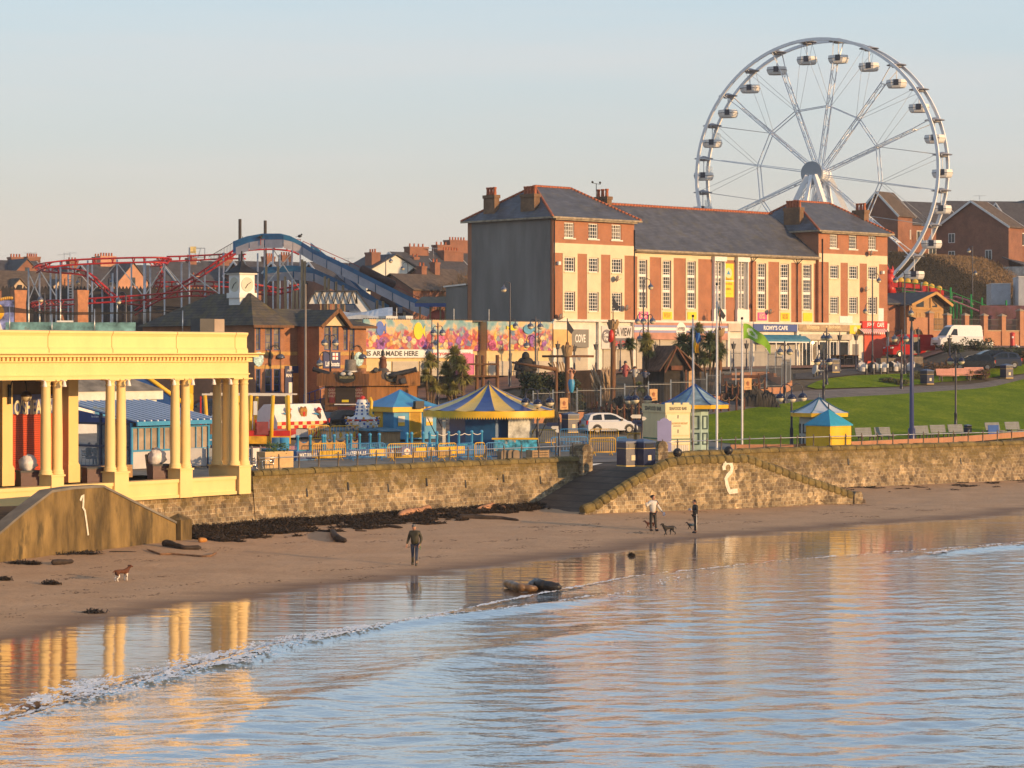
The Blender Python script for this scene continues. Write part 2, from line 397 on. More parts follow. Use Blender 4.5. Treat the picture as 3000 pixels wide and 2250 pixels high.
rr=N('ShaderNodeMixRGB');L(mirror,rr.inputs[0]);rr.inputs[1].default_value=(.8,.8,.8,1);rr.inputs[2].default_value=(.1,.1,.1,1);L(rr.outputs[0],b_.inputs['Roughness'])
L(mirror,b_.inputs['Coat Weight']);b_.inputs['Coat Roughness'].default_value=.06;b_.inputs['Coat IOR'].default_value=1.5;b_.inputs['Specular IOR Level'].default_value=.2
fb=N('ShaderNodeTexNoise',inp={'Scale':2.2,'Detail':8.,'Roughness':.72});L(tc.outputs['Object'],fb.inputs[0])
iv=N('ShaderNodeMath',operation='SUBTRACT',use_clamp=True);iv.inputs[0].default_value=1.0;L(damp,iv.inputs[1])
bp=N('ShaderNodeBump',inp={'Distance':.09});L(iv.outputs[0],bp.inputs['Strength']);L(fb.outputs[0],bp.inputs['Height'])
mp2=N('ShaderNodeMapping');mp2 .inputs['Scale'].default_value=(.4,1.3,1);L(tc.outputs['Object'],mp2 .inputs[0])
rp=N('ShaderNodeTexNoise',inp={'Scale':1.0,'Detail':3.,'Roughness':.5});L(mp2 .outputs[0],rp.inputs[0])
bp2=N('ShaderNodeBump',inp={'Strength':.6,'Distance':.03});L(rp.outputs[0],bp2 .inputs['Height']);L(bp.outputs[0],bp2 .inputs['Normal']);L(bp2 .outputs[0],b_.inputs['Normal'])
L(bp2 .outputs[0],b_.inputs['Coat Normal'])
def sandz(u,v):
 vw=pl(u,VWET);z=beach_uv(u,v)
 dr=sst(0,5,v-vw)
 z+=dr*(.03*noise.noise((u*.8,v*.8,0))+.06*noise.noise((u*.22,v*.3,5)))
 wob=1.6*noise.noise((u*.09,3.3,0))+.8*noise.noise((u*.3,8.3,0))
 return z,1-sst(-3.2,4.2,v-vw+wob)*1.0
us=rng((-60,25,4),(25,130,.55),(130,300,5))
def sz(u,t):return sandz(u,t)
vs_=rng((20,46,3),(46,93.5,.5))
bo=gridmesh('beach',us,vs_,sandz,SAND,'wet')
m,nt,b_,N,L=newmat('sea_water');SEA=m
b_.inputs['Base Color'].default_value=(.2,.27,.32,1);b_.inputs['Roughness'].default_value=.04;b_.inputs['IOR'].default_value=1.6;b_.inputs['Coat Weight'].default_value=.9;b_.inputs['Coat Roughness'].default_value=.03;b_.inputs['Coat IOR'].default_value=1.6
tc=N('ShaderNodeTexCoord');mp=N('ShaderNodeMapping');mp.inputs['Rotation'].default_value=(0,0,R(8));mp.inputs['Scale'].default_value=(.55,1.,1);L(tc.outputs['Object'],mp.inputs[0])
n1=N('ShaderNodeTexNoise',inp={'Scale':1.7,'Detail':4.,'Roughness':.6});L(mp.outputs[0],n1 .inputs[0])
bp=N('ShaderNodeBump',inp={'Strength':.5,'Distance':.06});L(n1 .outputs[0],bp.inputs['Height']);L(bp.outputs[0],b_.inputs['Normal']);L(bp.outputs[0],b_.inputs['Coat Normal'])
us=np.array(rng((-1500,15,60),(15,118,.13),(118,1500,60)));vs_=np.array(rng((-1500,12,60),(12,69,.13)))
U,V=np.meshgrid(us,vs_)
VF=np.array([pl(u,VFOAM)for u in us])[None,:];dist=VF-V
rs=np.random.RandomState(5);Z=np.zeros_like(U)
for i in range(34):
 lam=10**rs.uniform(-.35,.38);th=rs.normal(math.pi*.25+.12,.52);k=2*math.pi/lam;am=.0026*lam**.9
 Z+=am*np.sin(k*(math.cos(th)*U+math.sin(th)*V)+rs.uniform(0,6.28)+1.2*np.sin(U*.11*rs.uniform(.5,1.5)+V*.07+rs.uniform(0,6)))
env=.75+.5*np.sin(U*.13+1.1)*np.sin(V*.19+U*.05);Z*=env
far=((U>15)&(U<118)&(V>12)).astype(float)
dd=np.clip(dist/9.,0,1);Z=Z*dd*far
for off,am,wd,a,c in((1.0,.13,.7,22,66),(7.5,.10,1.3,30,62),(3.0,.12,.8,84,118)):
 ph=off+1.1*np.sin(U*.12)+.5*np.sin(U*.31+1)
 Z+=am*np.exp(-((dist-ph)/wd)**2)*np.clip((U-a)/6,0,1)*np.clip((c-U)/6,0,1)
Z=np.where(dist<0,-.03,Z);Z=np.where((dist>=0)&(dist<.3),np.maximum(Z*.5,.004),Z)
X,Y=(U-V)/S2,(U+V)/S2;nv,nu=U.shape
idx=np.arange(nu*nv).reshape(nv,nu);fq=np.stack([idx[:-1,:-1],idx[:-1,1:],idx[1:,1:],idx[1:,:-1]],-1).reshape(-1,4)
me=bpy.data.meshes.new('sea');me.vertices.add(nu*nv);me.vertices.foreach_set('co',np.stack([X,Y,Z],-1).ravel())
me.loops.add(fq.size);me.polygons.add(len(fq));me.loops.foreach_set('vertex_index',fq.ravel().astype(np.int32));me.polygons.foreach_set('loop_start',np.arange(0,fq.size,4,dtype=np.int32))
me.polygons.foreach_set('use_smooth',np.ones(len(fq),bool));me.materials.append(SEA);me.update(calc_edges=True);me.validate()
so=bpy.data.objects.new('sea',me);col.objects.link(so);setting(so)
FOAM=mat('sea_foam',(.9,.9,.92),.55,.12,6,.8,0,25)
def foam(bands):
 b=MB()
 for(ua,ub,off,wid,th,seed,zb)in bands:
  su,sv=.065,.065;na=int((ub-ua)/su)
  keep={}
  def vid(i,j):
   if(i,j)in keep:return keep[i,j]
   u=ua+i*su;w=wid(u);v=pl(u,VFOAM)-off-1.1*math.sin(u*.12)*(1 if off>.5 else .0)-.5*math.sin(u*.31+1)*(1 if off>.5 else 0)+j*sv
   n=noise.noise((u*2.2,v*2.2,seed));n2=noise.noise((u*11,v*11,seed+3))
   z=zb(u)+.02+.05*max(0,n)+.03*max(-.3,n2)
   keep[i,j]=len(b.v);b.v.append((*xy(u+.05*n2,v+.05*n),z));return keep[i,j]
  for i in range(na):
   u=ua+i*su;w=wid(u);nj=int(w/sv)
   for j in range(-nj,nj):
    q=abs(j)/max(1,nj);v=j*sv
    k=noise.noise((u*1.1,v*1.6+u*.2,seed))*.42+noise.noise((u*3.4,v*4.4,seed+9))*.4+noise.noise((u*8,v*8,seed))*.42+noise.noise((u*17,v*17,seed))*.2-.04
    if k>th+.75*q*q-.1*math.sin(u*.9+seed):
     b.f.append((vid(i,j),vid(i+1,j),vid(i+1,j+1),vid(i,j+1)));b.mi.append(0);b.sm.append(True)
 o=b.build('foam',FOAM);o['kind']='stuff';o['label']='white broken surf along the edge of the sea';o['category']='foam'
foam([(24,63,1.0,lambda u:.35+1.55*sst(30,37,u)*(1-sst(42,55,u)),-.1,1.,lambda u:.10),(24,66,.2,lambda u:.22+.3*sst(34,40,u)*(1-sst(46,56,u)),-.3,4.,lambda u:.03),(64,74,1.5,lambda u:.8,.18,7.,lambda u:.02),(87,118,3.0,lambda u:.55,-.05,11.,lambda u:.09),(66,118,.1,lambda u:.16,-.15,15.,lambda u:.01)])
def window(par,x0,x1,z0,z1,nx,nz,y=.1,fr=None,pane=None,t=.09,tb=.045,rails=(),name='window',tilt=False):
 """white framed window set in an opening at depth y, pane as a sub-part"""
 fr=fr or WHITE;b=MB();f=y-.05
 b.box(x0,x0+t,f,y+.04,z0,z1);b.box(x1-t,x1,f,y+.04,z0,z1);b.box(x0+t,x1-t,f,y+.04,z0,z0+t);b.box(x0+t,x1-t,f,y+.04,z1-t,z1)
 for i in range(1,nx):x=lerp(x0,x1,i/nx);b.box(x-tb/2,x+tb/2,f+.012,y+.03,z0+t,z1-t)
 for i in range(1,nz):
  z=lerp(z0,z1,i/nz);b.box(x0+t,x1-t,f+.016,y+.026,z-tb/2,z+tb/2)
 for z in rails:b.box(x0+t*.5,x1-t*.5,f-.02,y+.035,z-.13,z+.13)
 w=b.build(name,fr,par)
 MB().quad((x0+.01,y+.015,z0+.01),(x1-.01,y+.015,z0+.01),(x1-.01,y+.015,z1-.01),(x0+.01,y+.015,z1-.01)).build('pane',pane or GLASS,w)
 return w
AB=R(42.6)
O1=Vector((O_b.x,O_b.y,7.3));BP=Pl(O1,AB)
bld=thing('brick_building','long red brick building with slate roofs, cream bands and shops along its foot','building',O1,AB)
xa,xb,xc,xd=0.,BP.x(1858),BP.x(2398),BP.x(2600)
ZC=4.62
Z1=BP.z(1740,642);Z2=BP.z(2130,742,.35);Z3=BP.z(2500,681)
DEP=11.4;YW=.35
def rect(pxs,off=0.):
 (a,b_),(c,d)=pxs;xm=BP.x((a+b_)/2,off)
 return BP.x(a,off),BP.x(b_,off),BP.z((a+b_)/2,d,off),BP.z((a+b_)/2,c,off)
Lw=[[(1653,1682),(652,697)],[(1724,1752),(655,700)],[(1792,1820),(658,703)],[(1653,1684),(753,796)],[(1724,1753),(755,798)],[(1792,1822),(758,800)],[(1653,1684),(854,911)],[(1724,1753),(856,913)],[(1792,1822),(857,913)]]
Rw=[[(2431,2454),(687,727)],[(2487,2510),(690,730)],[(2544,2567),(692,732)],[(2431,2456),(777,816)],[(2487,2512),(779,817)],[(2543,2569),(781,819)],[(2431,2456),(869,919)],[(2487,2512),(870,919)],[(2543,2569),(870,920)]]
LwR,RwR=[rect(w)for w in Lw],[rect(w)for w in Rw]
def block(x0,x1,zt,ws,py_band,side):
 b=MB()
 b.wall(x0,x1,ZC,zt,ws,0,.22,0)
 b.quad((x1,0,ZC),(x1,DEP,ZC),(x1,DEP,zt),(x1,0,zt));b.quad((x0,DEP,0),(x0,DEP,zt),(x1,DEP,zt),(x1,DEP,0))
 b.quad((x0,0,ZC),(x0,0,zt),(x0,DEP,zt),(x0,DEP,ZC));b.quad((x0,.2,0),(x0,.2,ZC),(x0,DEP,ZC),(x0,DEP,0));b.quad((x1,.2,0),(x1,DEP,0),(x1,DEP,ZC),(x1,.2,ZC))
 o=b.build('brick_wall',BRICK,bld)
 zb0,zb1=py_band;c=MB()
 c.box(x0+.06,x1-.06,-.03,.0,zb0,zb1)
 for w in ws[3:6]:
  m0,m1=w[0]-.22,w[1]+.3;lo=[q for q in ws[6:9]if abs(q[0]-w[0])<.5][0]
  c.wall(m0,m1,ZC+.02,zb0,[(w[0],w[1],w[2],w[3]),(lo[0],lo[1],lo[2],lo[3])],-.04,.06)
  c.quad((m0,-.04,ZC),(m0,-.04,zb0),(m0,0,zb0),(m0,0,ZC));c.quad((m1,-.04,ZC),(m1,0,ZC),(m1,0,zb0),(m1,-.04,zb0))
  for q in(w,lo):c.box(q[0]-.1,q[1]+.1,-.12,-.04,q[2]-.12,q[2])
 c.build('cream_panel',CREAM,bld)
 for w in ws[:3]:MB().box(w[0]-.14,w[1]+.14,-.1,0,w[2]-.13,w[2]).build('window_sill',OFFW,bld)
 for i,w in enumerate(ws):window(bld,*w,4,4 if i<6 else 6,.14,pane=[GLASSW,GLASS,GLASSW][i%3]if i<3 else GLASS)
block(xa,xb,Z1,LwR,(BP.z(1740,745),BP.z(1740,716)),0)
block(xc,xd,Z3,RwR,(BP.z(2500,771),BP.z(2500,746)),1)
g=MB();g.box(-.06,0,.3,DEP-.6,.0,Z1-.02);g.build('rendered_flank',RENDER,bld)
WB=[1883,1953,2025,2102,2170,2231,2298,2364]
def wrect(px,w=12.5):
 t=(px-1883)/(2364-1883);return rect([(px-w,px+w),(lerp(761,775,t),lerp(903,907,t))],YW)
WR=[wrect(p)for p in WB]
b=MB();b.wall(xb,xc,ZC,Z2,WR,YW,.25);b.quad((xb,DEP,0),(xc,DEP,0),(xc,DEP,Z2),(xb,DEP,Z2));b.build('brick_wall',BRICK,bld)
c=MB();zt0=BP.z(2130,762,YW);c.box(xb+.001,xc-.001,YW-.04,YW,zt0,Z2)
for w in WR:
 m0,m1=w[0]-.2,w[1]+.32;c.wall(m0,m1,ZC+.02,zt0,[w],YW-.05,.06)
 c.quad((m0,YW-.05,ZC),(m0,YW-.05,zt0),(m0,YW,zt0),(m0,YW,ZC));c.quad((m1,YW-.05,ZC),(m1,YW,ZC),(m1,YW,zt0),(m1,YW-.05,zt0));c.box(w[0]-.1,w[1]+.1,YW-.13,YW-.05,w[2]-.13,w[2])
c.build('cream_panel',CREAM,bld)
for i,w in enumerate(WR):
 h=w[3]-w[2];window(bld,*w,4,12,YW+.15,rails=(w[2]+h*.36,w[2]+h*.68),pane=GLASS)
for i in(3,4):
 w=WR[i];q=MB();e=.34
 q.box(w[0]-.25,w[1]+.25,YW-e-.1,YW-.06,w[3]+.05,w[3]+.5);q.box(w[0]-.25,w[1]+.25,YW-e,YW-.06,ZC+.05,w[2]-.05)
 for x in(w[0]-.15,w[1]+.05):q.box(x,x+.1,YW-e,YW-.06,w[2]-.05,w[3]+.05)
 for x in(w[0]+.3,w[1]-.4):q.box(x,x+.05,YW-e,YW-.2,w[2],w[3])
 q.build('bay_frame',WHITE,bld)
NY,NP=mat('yellow_notice',(.85,.62,.02),.5,.06),mat('pink_notice',(.75,.06,.3),.5,.06)
LET_W,LET_D=mat('white_lettering',(.82,.8,.76),.5,.03),mat('dark_lettering',(.03,.03,.035),.6,.05)
LET_R,LET_O,LET_C=mat('red_lettering',(.6,.03,.03),.5,.05),mat('ochre_lettering',(.5,.25,.02),.5,.05),mat('cream_lettering',(.8,.66,.38),.6,.05)
for i,w in enumerate(WR):
 if i in(3,4):continue
 p=NP if i in(0,5)else NY;zt,zb=w[2]-.32,ZC+.22
 n=MB().box(w[0]-.02,w[1]+.06,YW-.1,YW-.06,zb,zt).build('notice',p,bld)
 if i in(0,1,5,6):
  xm=(w[0]+w[1])/2
  for k,s in enumerate([('PARTY','AREA'),('KIDS','PLAY'),('',''),('',''),('',''),('SOFT','PLAY AREA'),('PARTIES','WELCOME')][i]):
   letters(s,n,LET_C if p is NP else LET_O,xm,lerp(zt,zb,.3+.34*k),.85,.26,YW-.115)
x0,x1=BP.x(2116,YW),BP.x(2147,YW);zb,zt=BP.z(2131,871,YW),BP.z(2131,772,YW)
n=MB().box(x0,x1,YW-.1,YW-.05,zb,zt).build('banner',NY,bld)
o=MB();o.lathe([(.5,0),(.5,.02)],n=20);o.xf(Matrix.Translation(((x0+x1)/2,YW-.1,zt-.9))@Matrix.Rotation(R(90),4,'X'));o.build('round_emblem',LET_C,n)
o=MB();o.prism([((x0+x1)/2-.25,zt-1.05),((x0+x1)/2+.25,zt-1.05),((x0+x1)/2,zt-.65)],YW-.135,YW-.125);o.build('emblem_sail',SKYB,n)
for k,s in enumerate(('Children’s','indoor soft play','centre','——→')):letters(s,n,LET_O,(x0+x1)/2,zb+1.75-.47*k,[1.,1.12,.7,.8][k],.26 if k!=3 else .1,YW-.12)
MB().box(x0-.02,x1+.02,YW-.12,YW-.1,zt-1.7,zt-1.62).build('banner_band',LET_W,n)
EV=.45
GUT=mat('weathered_gutter',(.36,.29,.2),.8,.3,3)
def hip(x0,x1,z,i0,i1,pk,side_only=None):
 r=MB();a0,a1,y0,y1=x0-EV,x1+EV,-EV,DEP+EV;ym=DEP/2
 A,Bq,C_,D_,E,Fq=(a0,y0,z),(a1,y0,z),(a1,y1,z),(a0,y1,z),(x0+i0,ym,pk),(x1-i1,ym,pk)
 r.add([A,Bq,C_,D_,E,Fq],[(0,1,5,4),(1,2,5),(2,3,4,5),(3,0,4),(3,2,1,0)])
 o=r.build('roof',SLATE,bld)
 t=MB()
 for p,q in((A,E),(Bq,Fq),(C_,Fq),(D_,E),(E,Fq)):
  p,q=Vector(p),Vector(q);n=int((q-p).length/.35)
  for k in range(n):
   u,w=p.lerp(q,k/n),p.lerp(q,(k+.93)/n);t.tube([u+Vector((0,0,.0)),w+Vector((0,0,.02))],.13,5)
 t.build('ridge_tiles',TILE,o)
 gt=MB();gt.box(a0-.05,a1+.05,y0-.12,y0+.02,z-.17,z-.01);gt.box(a0-.06,a0+.02,y0+.02,y1,z-.17,z-.01);gt.box(a1-.02,a1+.06,y0+.02,y1,z-.17,z-.01);gt.box(x0-.01,x1+.01,y0+.02,-.002,z-.3,z-.16);gt.build('gutter',GUT,o)
 return o
PK1=BP.z(1620,549,DEP/2);PK3=BP.z(2398,594,DEP/2)
hip(xa,xb,Z1+.05,3.1,2.6,PK1);hip(xc,xd,Z3+.05,3.0,2.4,PK3)
PK2=BP.z(2050,614,DEP/2+.4);r=MB();ym=DEP/2+.4
r.quad((xb,YW-.5,Z2),(xc,YW-.5,Z2),(xc,ym,PK2),(xb,ym,PK2));r.quad((xb,ym,PK2),(xc,ym,PK2),(xc,DEP+.4,Z2),(xb,DEP+.4,Z2));r.quad((xb,YW-.5,Z2),(xb,DEP+.4,Z2),(xc,DEP+.4,Z2),(xc,YW-.5,Z2))
o=r.build('roof',SLATE,bld)
t=MB();n=int((xc-xb)/.4)
for k in range(n):t.tube([(lerp(xb,xc,k/n),ym,PK2),(lerp(xb,xc,(k+.92)/n),ym,PK2+.03)],.15,5)
t.build('ridge_tiles',TILE,o)
MB().box(xb,xc,YW-.66,YW-.48,Z2-.2,Z2-.02).box(xb,xc,YW-.48,YW-.042,Z2-.28,Z2-.21).build('gutter',GUT,o)
def chimney(x,y,w,d,z0,z1,npot,m=BRICK2):
 b=MB();b.box(x-w/2,x+w/2,y-d/2,y+d/2,z0,z1-.3);b.box(x-w/2-.07,x+w/2+.07,y-d/2-.07,y+d/2+.07,z1-.3,z1)
 o=b.build('chimney',m,bld);t=MB();al=d>=w
 for k in range(npot):
  f=(k+.5)/npot-.5;t.lathe([(.17,0),(.14,.5),(.18,.6),(.18,.72)],(x+(0 if al else f*w*.92),y+(f*d*.92 if al else 0),z1),8)
 t.build('chimney_pot',TILE,o)
CB=brickmat('sooty_brick',(.24,.12,.05),(.17,.085,.04),(.2,.14,.09),big=.3)
chimney(.55,8.75,.6,1.5,Z1-.1,BP.z(1433,571,8.6),3,CB);chimney(.6,3.6,.7,1.8,Z1-.1,BP.z(1550,567,3.1),4,CB)
chimney(xb-.3,3.8,.6,1.8,Z1-.1,BP.z(1778,577,3.6),3,CB);chimney(xc+.55,3.7,.6,2.1,Z2,BP.z(2345,609,3.4),5,CB);chimney(xd-.7,2.9,.75,1.5,Z3,BP.z(2536,617,2.9),3,CB)
zl0,zl1=BP.z(1372,836,12),BP.z(1310,842,14.3)
MB().prism([(DEP+.002,0),(DEP+3.0,0),(DEP+3.0,zl1),(DEP+.002,zl0)],-.05,5,0,'x').build('lean_to',RENDER,bld)
MB().prism([(DEP+.01,zl0+.002),(DEP+3.2,zl1+.002),(DEP+3.2,zl1+.14),(DEP+.01,zl0+.16)],-.2,5.2,0,'x').build('lead_roof',STEEL,bld)
dp=MB()
for px,off in((1859,-.06),(2203,YW-.12),(2336,YW-.12),(2410,-.08)):
 x=BP.x(px,off);dp.tube([(x,off,ZC),(x,off,(Z2 if off>0 else Z1 if px<2000 else Z3)-.8)],.055,6)
 if off>0:dp.tube([(x,off,Z2-.8),(x+.5,off-.3,Z2-.25)],.05,5);dp.tube([(x,off,Z2-.8),(x-.5,off-.3,Z2-.25)],.05,5)
dp.tube([(.12,-.06,ZC),(.12,-.06,Z1-.3)],.06,6);dp.build('downpipe',BLACK,bld)
for px,py in((1808,816),(1836,902),(1642,928),(2257,913),(2537,847),(2552,742)):
 off=-.45 if not 1858<px<2398 else YW-.45
 x,z=BP(px,py,off);q=MB();q.sphere((0,0,0),.33,10,3,sc=(1,.35,1));q.xf(Matrix.Translation((x,off,z))@Matrix.Rotation(R(25),4,'Z')@Matrix.Rotation(R(15),4,'X'));q.bar((x+.0,off,z),(x+.3,off+.42,z-.05),.05);q.bar((x,off-.02,z-.2),(x+.15,off-.4,z+.02),.03);q.build('satellite_dish',mat('dish_grey',(.2,.16,.14),.5),bld)
q=MB();x,z=BP(1747,590,6);q.tube([(x,6,z-1),(x,6,z+1.7)],.035,5);q.bar((x-.55,6,z+1.7),(x+.55,6,z+1.62),.04)
for s in(-.5,.5):q.sphere((x+s,6,z+1.78),.13,6,4,sc=(1.2,.7,.9))
q.build('weather_vane',BLACK,bld)
for px,py in((1637,771),(2586,798)):x,z=BP(px,py,-.2);q=MB();q.box(x-.15,x+.15,-.35,-.1,z-.15,z+.15);q.bar((x,-.1,z),(x-.2,0,z-.1),.05);q.build('floodlight',WHITE,bld)
SHUT=brickmat('shutter',(.56,.5,.4),(.54,.48,.38),(.3,.27,.22),w=30,h=.1,ms=.012,big=.08,bump=.6,rough=.5)
SHUTW=brickmat('grey_shutter',(.5,.48,.45),(.48,.46,.43),(.25,.24,.22),w=30,h=.1,ms=.012,big=.08,bump=.6,rough=.45)
MB().box(xa-.02,xd+.02,-.22,.0,ZC-.12,ZC+.08).build('shop_cornice',OFFW,bld)
back=MB().box(xa,xd,.16,.2,0,ZC-.12).build('shop_wall',OFFW,bld)
fl=MB();fl.box(xa,xd,-.05,5,-.3,.02);fl.build('shop_floor',CONC,bld)
def fascia(p0,p1,y0,y1,m,off=-.2,name='shop_sign',t=.1):
 x0,x1=BP.x(p0,off),BP.x(p1,off);pm=(p0+p1)/2;z0,z1=BP.z(pm,y1,off),BP.z(pm,y0,off)
 return MB().box(x0,x1,off,off+t,z0,z1).build(name,m,bld),(x0+x1)/2,(z0+z1)/2,x1-x0,z1-z0
def shut(p0,p1,ztop,m,off=.05,name='roller_shutter'):
 x0,x1=BP.x(p0,off),BP.x(p1,off);return MB().box(x0,x1,off,off+.1,0.02,ztop).build(name,m,bld)
OCH=mat('ochre_board',(.65,.42,.16),.6);GRY=mat('grey_sign',(.2,.19,.17),.6,.05);BLU=mat('blue_sign',(.05,.09,.3),.5,.06);PNK=mat('salmon_fascia',(.5,.24,.17),.6);BEI=mat('beige_sign',(.6,.5,.4),.6)
fascia(1622,1675,965,1018,OCH)
s,x,z,w,h=fascia(1675,1725,965,1018,GRY);letters('COVE',s,LET_W,x,z,w*.6,h*.45,-.215)
s,x,z,w,h=fascia(1763,1852,955,1022,mat('pale_sign',(.62,.58,.55),.6,.04));letters('SEA VIEW',s,LET_D,x+.6,z+.5,w*.62,h*.36,-.215)
MB().box(x-w/2+1.0,x+w/2,-.212,-.2,z-h/2+.1,z-.06).build('sign_panel',mat('slate_sign',(.16,.15,.17),.6),s);letters('FISH & CHIPS',s,LET_R,x+.5,z-.55,w*.55,h*.25,-.225)
o=MB();o.lathe([(.62,0),(.62,.03)],n=20);o.xf(Matrix.Translation((x-w*.34,-.2,z+.1))@Matrix.Rotation(R(90),4,'X'));o.build('round_badge',mat('slate_sign',(.2,.2,.24),.6),s);letters('Sea',s,LET_W,x-w*.34,z+.28,.75,.36,-.245);letters('View',s,LET_W,x-w*.34,z-.12,.85,.36,-.245)
s,x,z,w,h=fascia(1858,2132,946,995,PNK)
MB().box(x-w/2,x+w/2,-.21,-.2,z-.15,z+.05).box(x-w/2,x+w/2,-.21,-.2,z+.35,z+.55).build('sign_stripe',mat('sign_stripe',(.28,.3,.5),.6,.05),s);MB().box(x-w/2,x+w/2,-.214,-.2,z+.07,z+.33).build('sign_stripe',LET_W,s)
xs,zs=BP(1996,970,-.24);q=MB();q.lathe([(.72,0),(.72,.04)],n=18);q.xf(Matrix.Translation((xs,-.2,zs))@Matrix.Rotation(R(90),4,'X')@Matrix.Diagonal((.95,1.15,1,1)));q.build('round_badge',LET_W,s);letters('HYPER',s,LET_D,xs,zs+.2,1.0,.33,-.255);letters('VALUE',s,LET_D,xs,zs-.24,1.0,.33,-.255)
s,x,z,w,h=fascia(2134,2205,948,971,BEI);letters('K9',s,LET_R,x+.6,z,.9,h*.7,-.215)
s,x,z,w,h=fascia(2208,2336,950,971,BLU);letters("ROMY'S CAFE",s,LET_W,x,z,w*.55,h*.62,-.215,bold=.03)
s,x,z,w,h=fascia(2340,2490,947,970,mat('timber_fascia',(.42,.3,.18),.7,.2,2));letters('Whitmore',s,LET_C,x-w*.23,z,w*.25,h*.55,-.215);letters('+ Jackson',s,LET_C,x+w*.16,z,w*.29,h*.55,-.215)
s,x,z,w,h=fascia(2490,2521,951,978,NY);s2=MB();s2 .lathe([(.3,0),(.3,.03)],n=14);s2 .xf(Matrix.Translation((x,-.2,z))@Matrix.Rotation(R(90),4,'X'));s2 .build('round_emblem',LET_C,s)
s,x,z,w,h=fascia(2527,2600,941,962,RED,-.35,t=.3);letters('JOHY',s,LET_W,x-w*.18,z,w*.3,h*.62,-.37,bold=.03);letters('CAFE',s,LET_W,x+w*.22,z,w*.28,h*.62,-.37,bold=.03)
q=MB();sc_x0,sc_x1=BP.x(2529,-.9),BP.x(2606,-.9);zc=BP.z(2565,966,-.6);n=26
for k in range(n):
 a,b_=lerp(sc_x0,sc_x1,k/n),lerp(sc_x0,sc_x1,(k+1)/n);q.hexa([(a,-.95,zc-.28),(b_,-.95,zc-.28),(b_,-.93,zc-.28),(a,-.93,zc-.28),(a,-.35,zc+.1),(b_,-.35,zc+.1),(b_,-.33,zc+.1),(a,-.33,zc+.1)],k%2);q.add([(a,-.95,zc-.28),(b_,-.95,zc-.28),((a+b_)/2,-.95,zc-.5)],[(0,1,2)],k%2)
q.build('awning',[LET_W,RED],bld)
shut(2533,2598,ZC-1.0,mat('red_shutter',(.62,.09,.045),.5,.08),0)
for p0,p1,zt,mm in((1626,1664,2.9,SHUT),(1682,1722,2.9,SHUT),(1768,1808,2.8,SHUT),(1812,1852,2.8,SHUT),(1866,1930,3.0,SHUT),(1934,2000,3.0,SHUT),(2004,2070,3.,SHUT),(2074,2130,3.,SHUT),(2140,2204,3.1,SHUTW),(2210,2272,3.0,SHUTW),(2276,2330,3.0,SHUTW)):shut(p0,p1,zt,mm)
q=MB();z=3.15;xw0,xw1=BP.x(2206),BP.x(2352);q.hexa([(xw0,-1.0,z-.15),(xw1,-1.0,z-.15),(xw1,-.98,z-.15),(xw0,-.98,z-.15),(xw0,-.1,z+.32),(xw1,-.1,z+.32),(xw1,-.08,z+.32),(xw0,-.08,z+.32)]);q.box(xw0,xw1,-1.01,-.98,z-.4,z-.15);q.build('awning',mat('teal_awning',(.04,.2,.32),.6),bld)
q=MB()
for k in range(5):x=lerp(xw0,xw1,(k+.5)/5);q.box(x-.06,x+.06,-1.04,-1.0,z-1.1,z-.4)
q.box(xw0+.2,xw1-.3,-1.06,-1.02,z-.46,z-.36);q.build('awning_strap',WHITE,bld)
MB().box(BP.x(2340),BP.x(2490),-.3,.1,3.0,3.55).build('shutter_box',mat('shutter_box',(.5,.45,.36),.6),bld)
for p0,p1,z0 in((2349,2375,.05),(2378,2394,.9),(2398,2424,.9),(2430,2452,.05),(2455,2486,.9)):
 window(bld,BP.x(p0),BP.x(p1),z0,2.9,1 if z0>.5 else 2,1,.0,pane=GLASSW if p0==2378 else GLASS,name='shop_window' if z0>.5 else 'shop_door',t=.11)
wl_=MB();wl_.sphere((BP.x(2380,-.05),-.12,BP.z(2380,1004,-.1)),.13,10,6);em=bpy.data.materials.new('lamp_glow');em.use_nodes=True;eb=em.node_tree.nodes['Principled BSDF'];eb.inputs['Emission Color'].default_value=(1,.7,.3,1);eb.inputs['Emission Strength'].default_value=9;wl_.build('wall_light',em,bld)
MB().box(BP.x(2494),BP.x(2524),-.02,.12,.02,3.2).build('pale_door_surround',OFFW,bld)
MB().box(BP.x(2497),BP.x(2514),-.06,-.02,.02,2.6).build('shop_door',mat('grey_door',(.2,.19,.18),.5),bld)
MB().box(BP.x(2459,-.06),BP.x(2497,-.06),-.09,-.04,ZC+.1,BP.z(2478,926,-.06)).build('blank_board',WHITE,bld)
MB().box(BP.x(2573,-.06),BP.x(2589,-.06),-.06,-.0,ZC+.15,BP.z(2580,903,-.06)).build('menu_board',WHITE,bld)
for px in(1623,1756,1857,2003,2134,2205,2336,2490,2600):x=BP.x(px,-.1);MB().box(x-.12,x+.22,-.14,.16,0,ZC-.12).build('shop_pilaster',OFFW,bld)
WC=P(2399,510,289.);ax=Vector((.56,.828,0)).normalized();ex=Vector((ax.y,-ax.x,0))
WG=land(WC.x,WC.y);wa=math.atan2(ex.y,ex.x);RW=16.35
wheel=thing('ferris_wheel','tall white observation wheel with small gondolas rising behind the brick building','ferris wheel',(WC.x,WC.y,WG),wa)
hz=WC.z-WG
WM=mat('wheel_white',(.85,.86,.88),.4,.04);YO=1.35
def cr(th,r,y=0.):return Vector((r*math.sin(th),y,hz+r*math.cos(th)))
NS=96
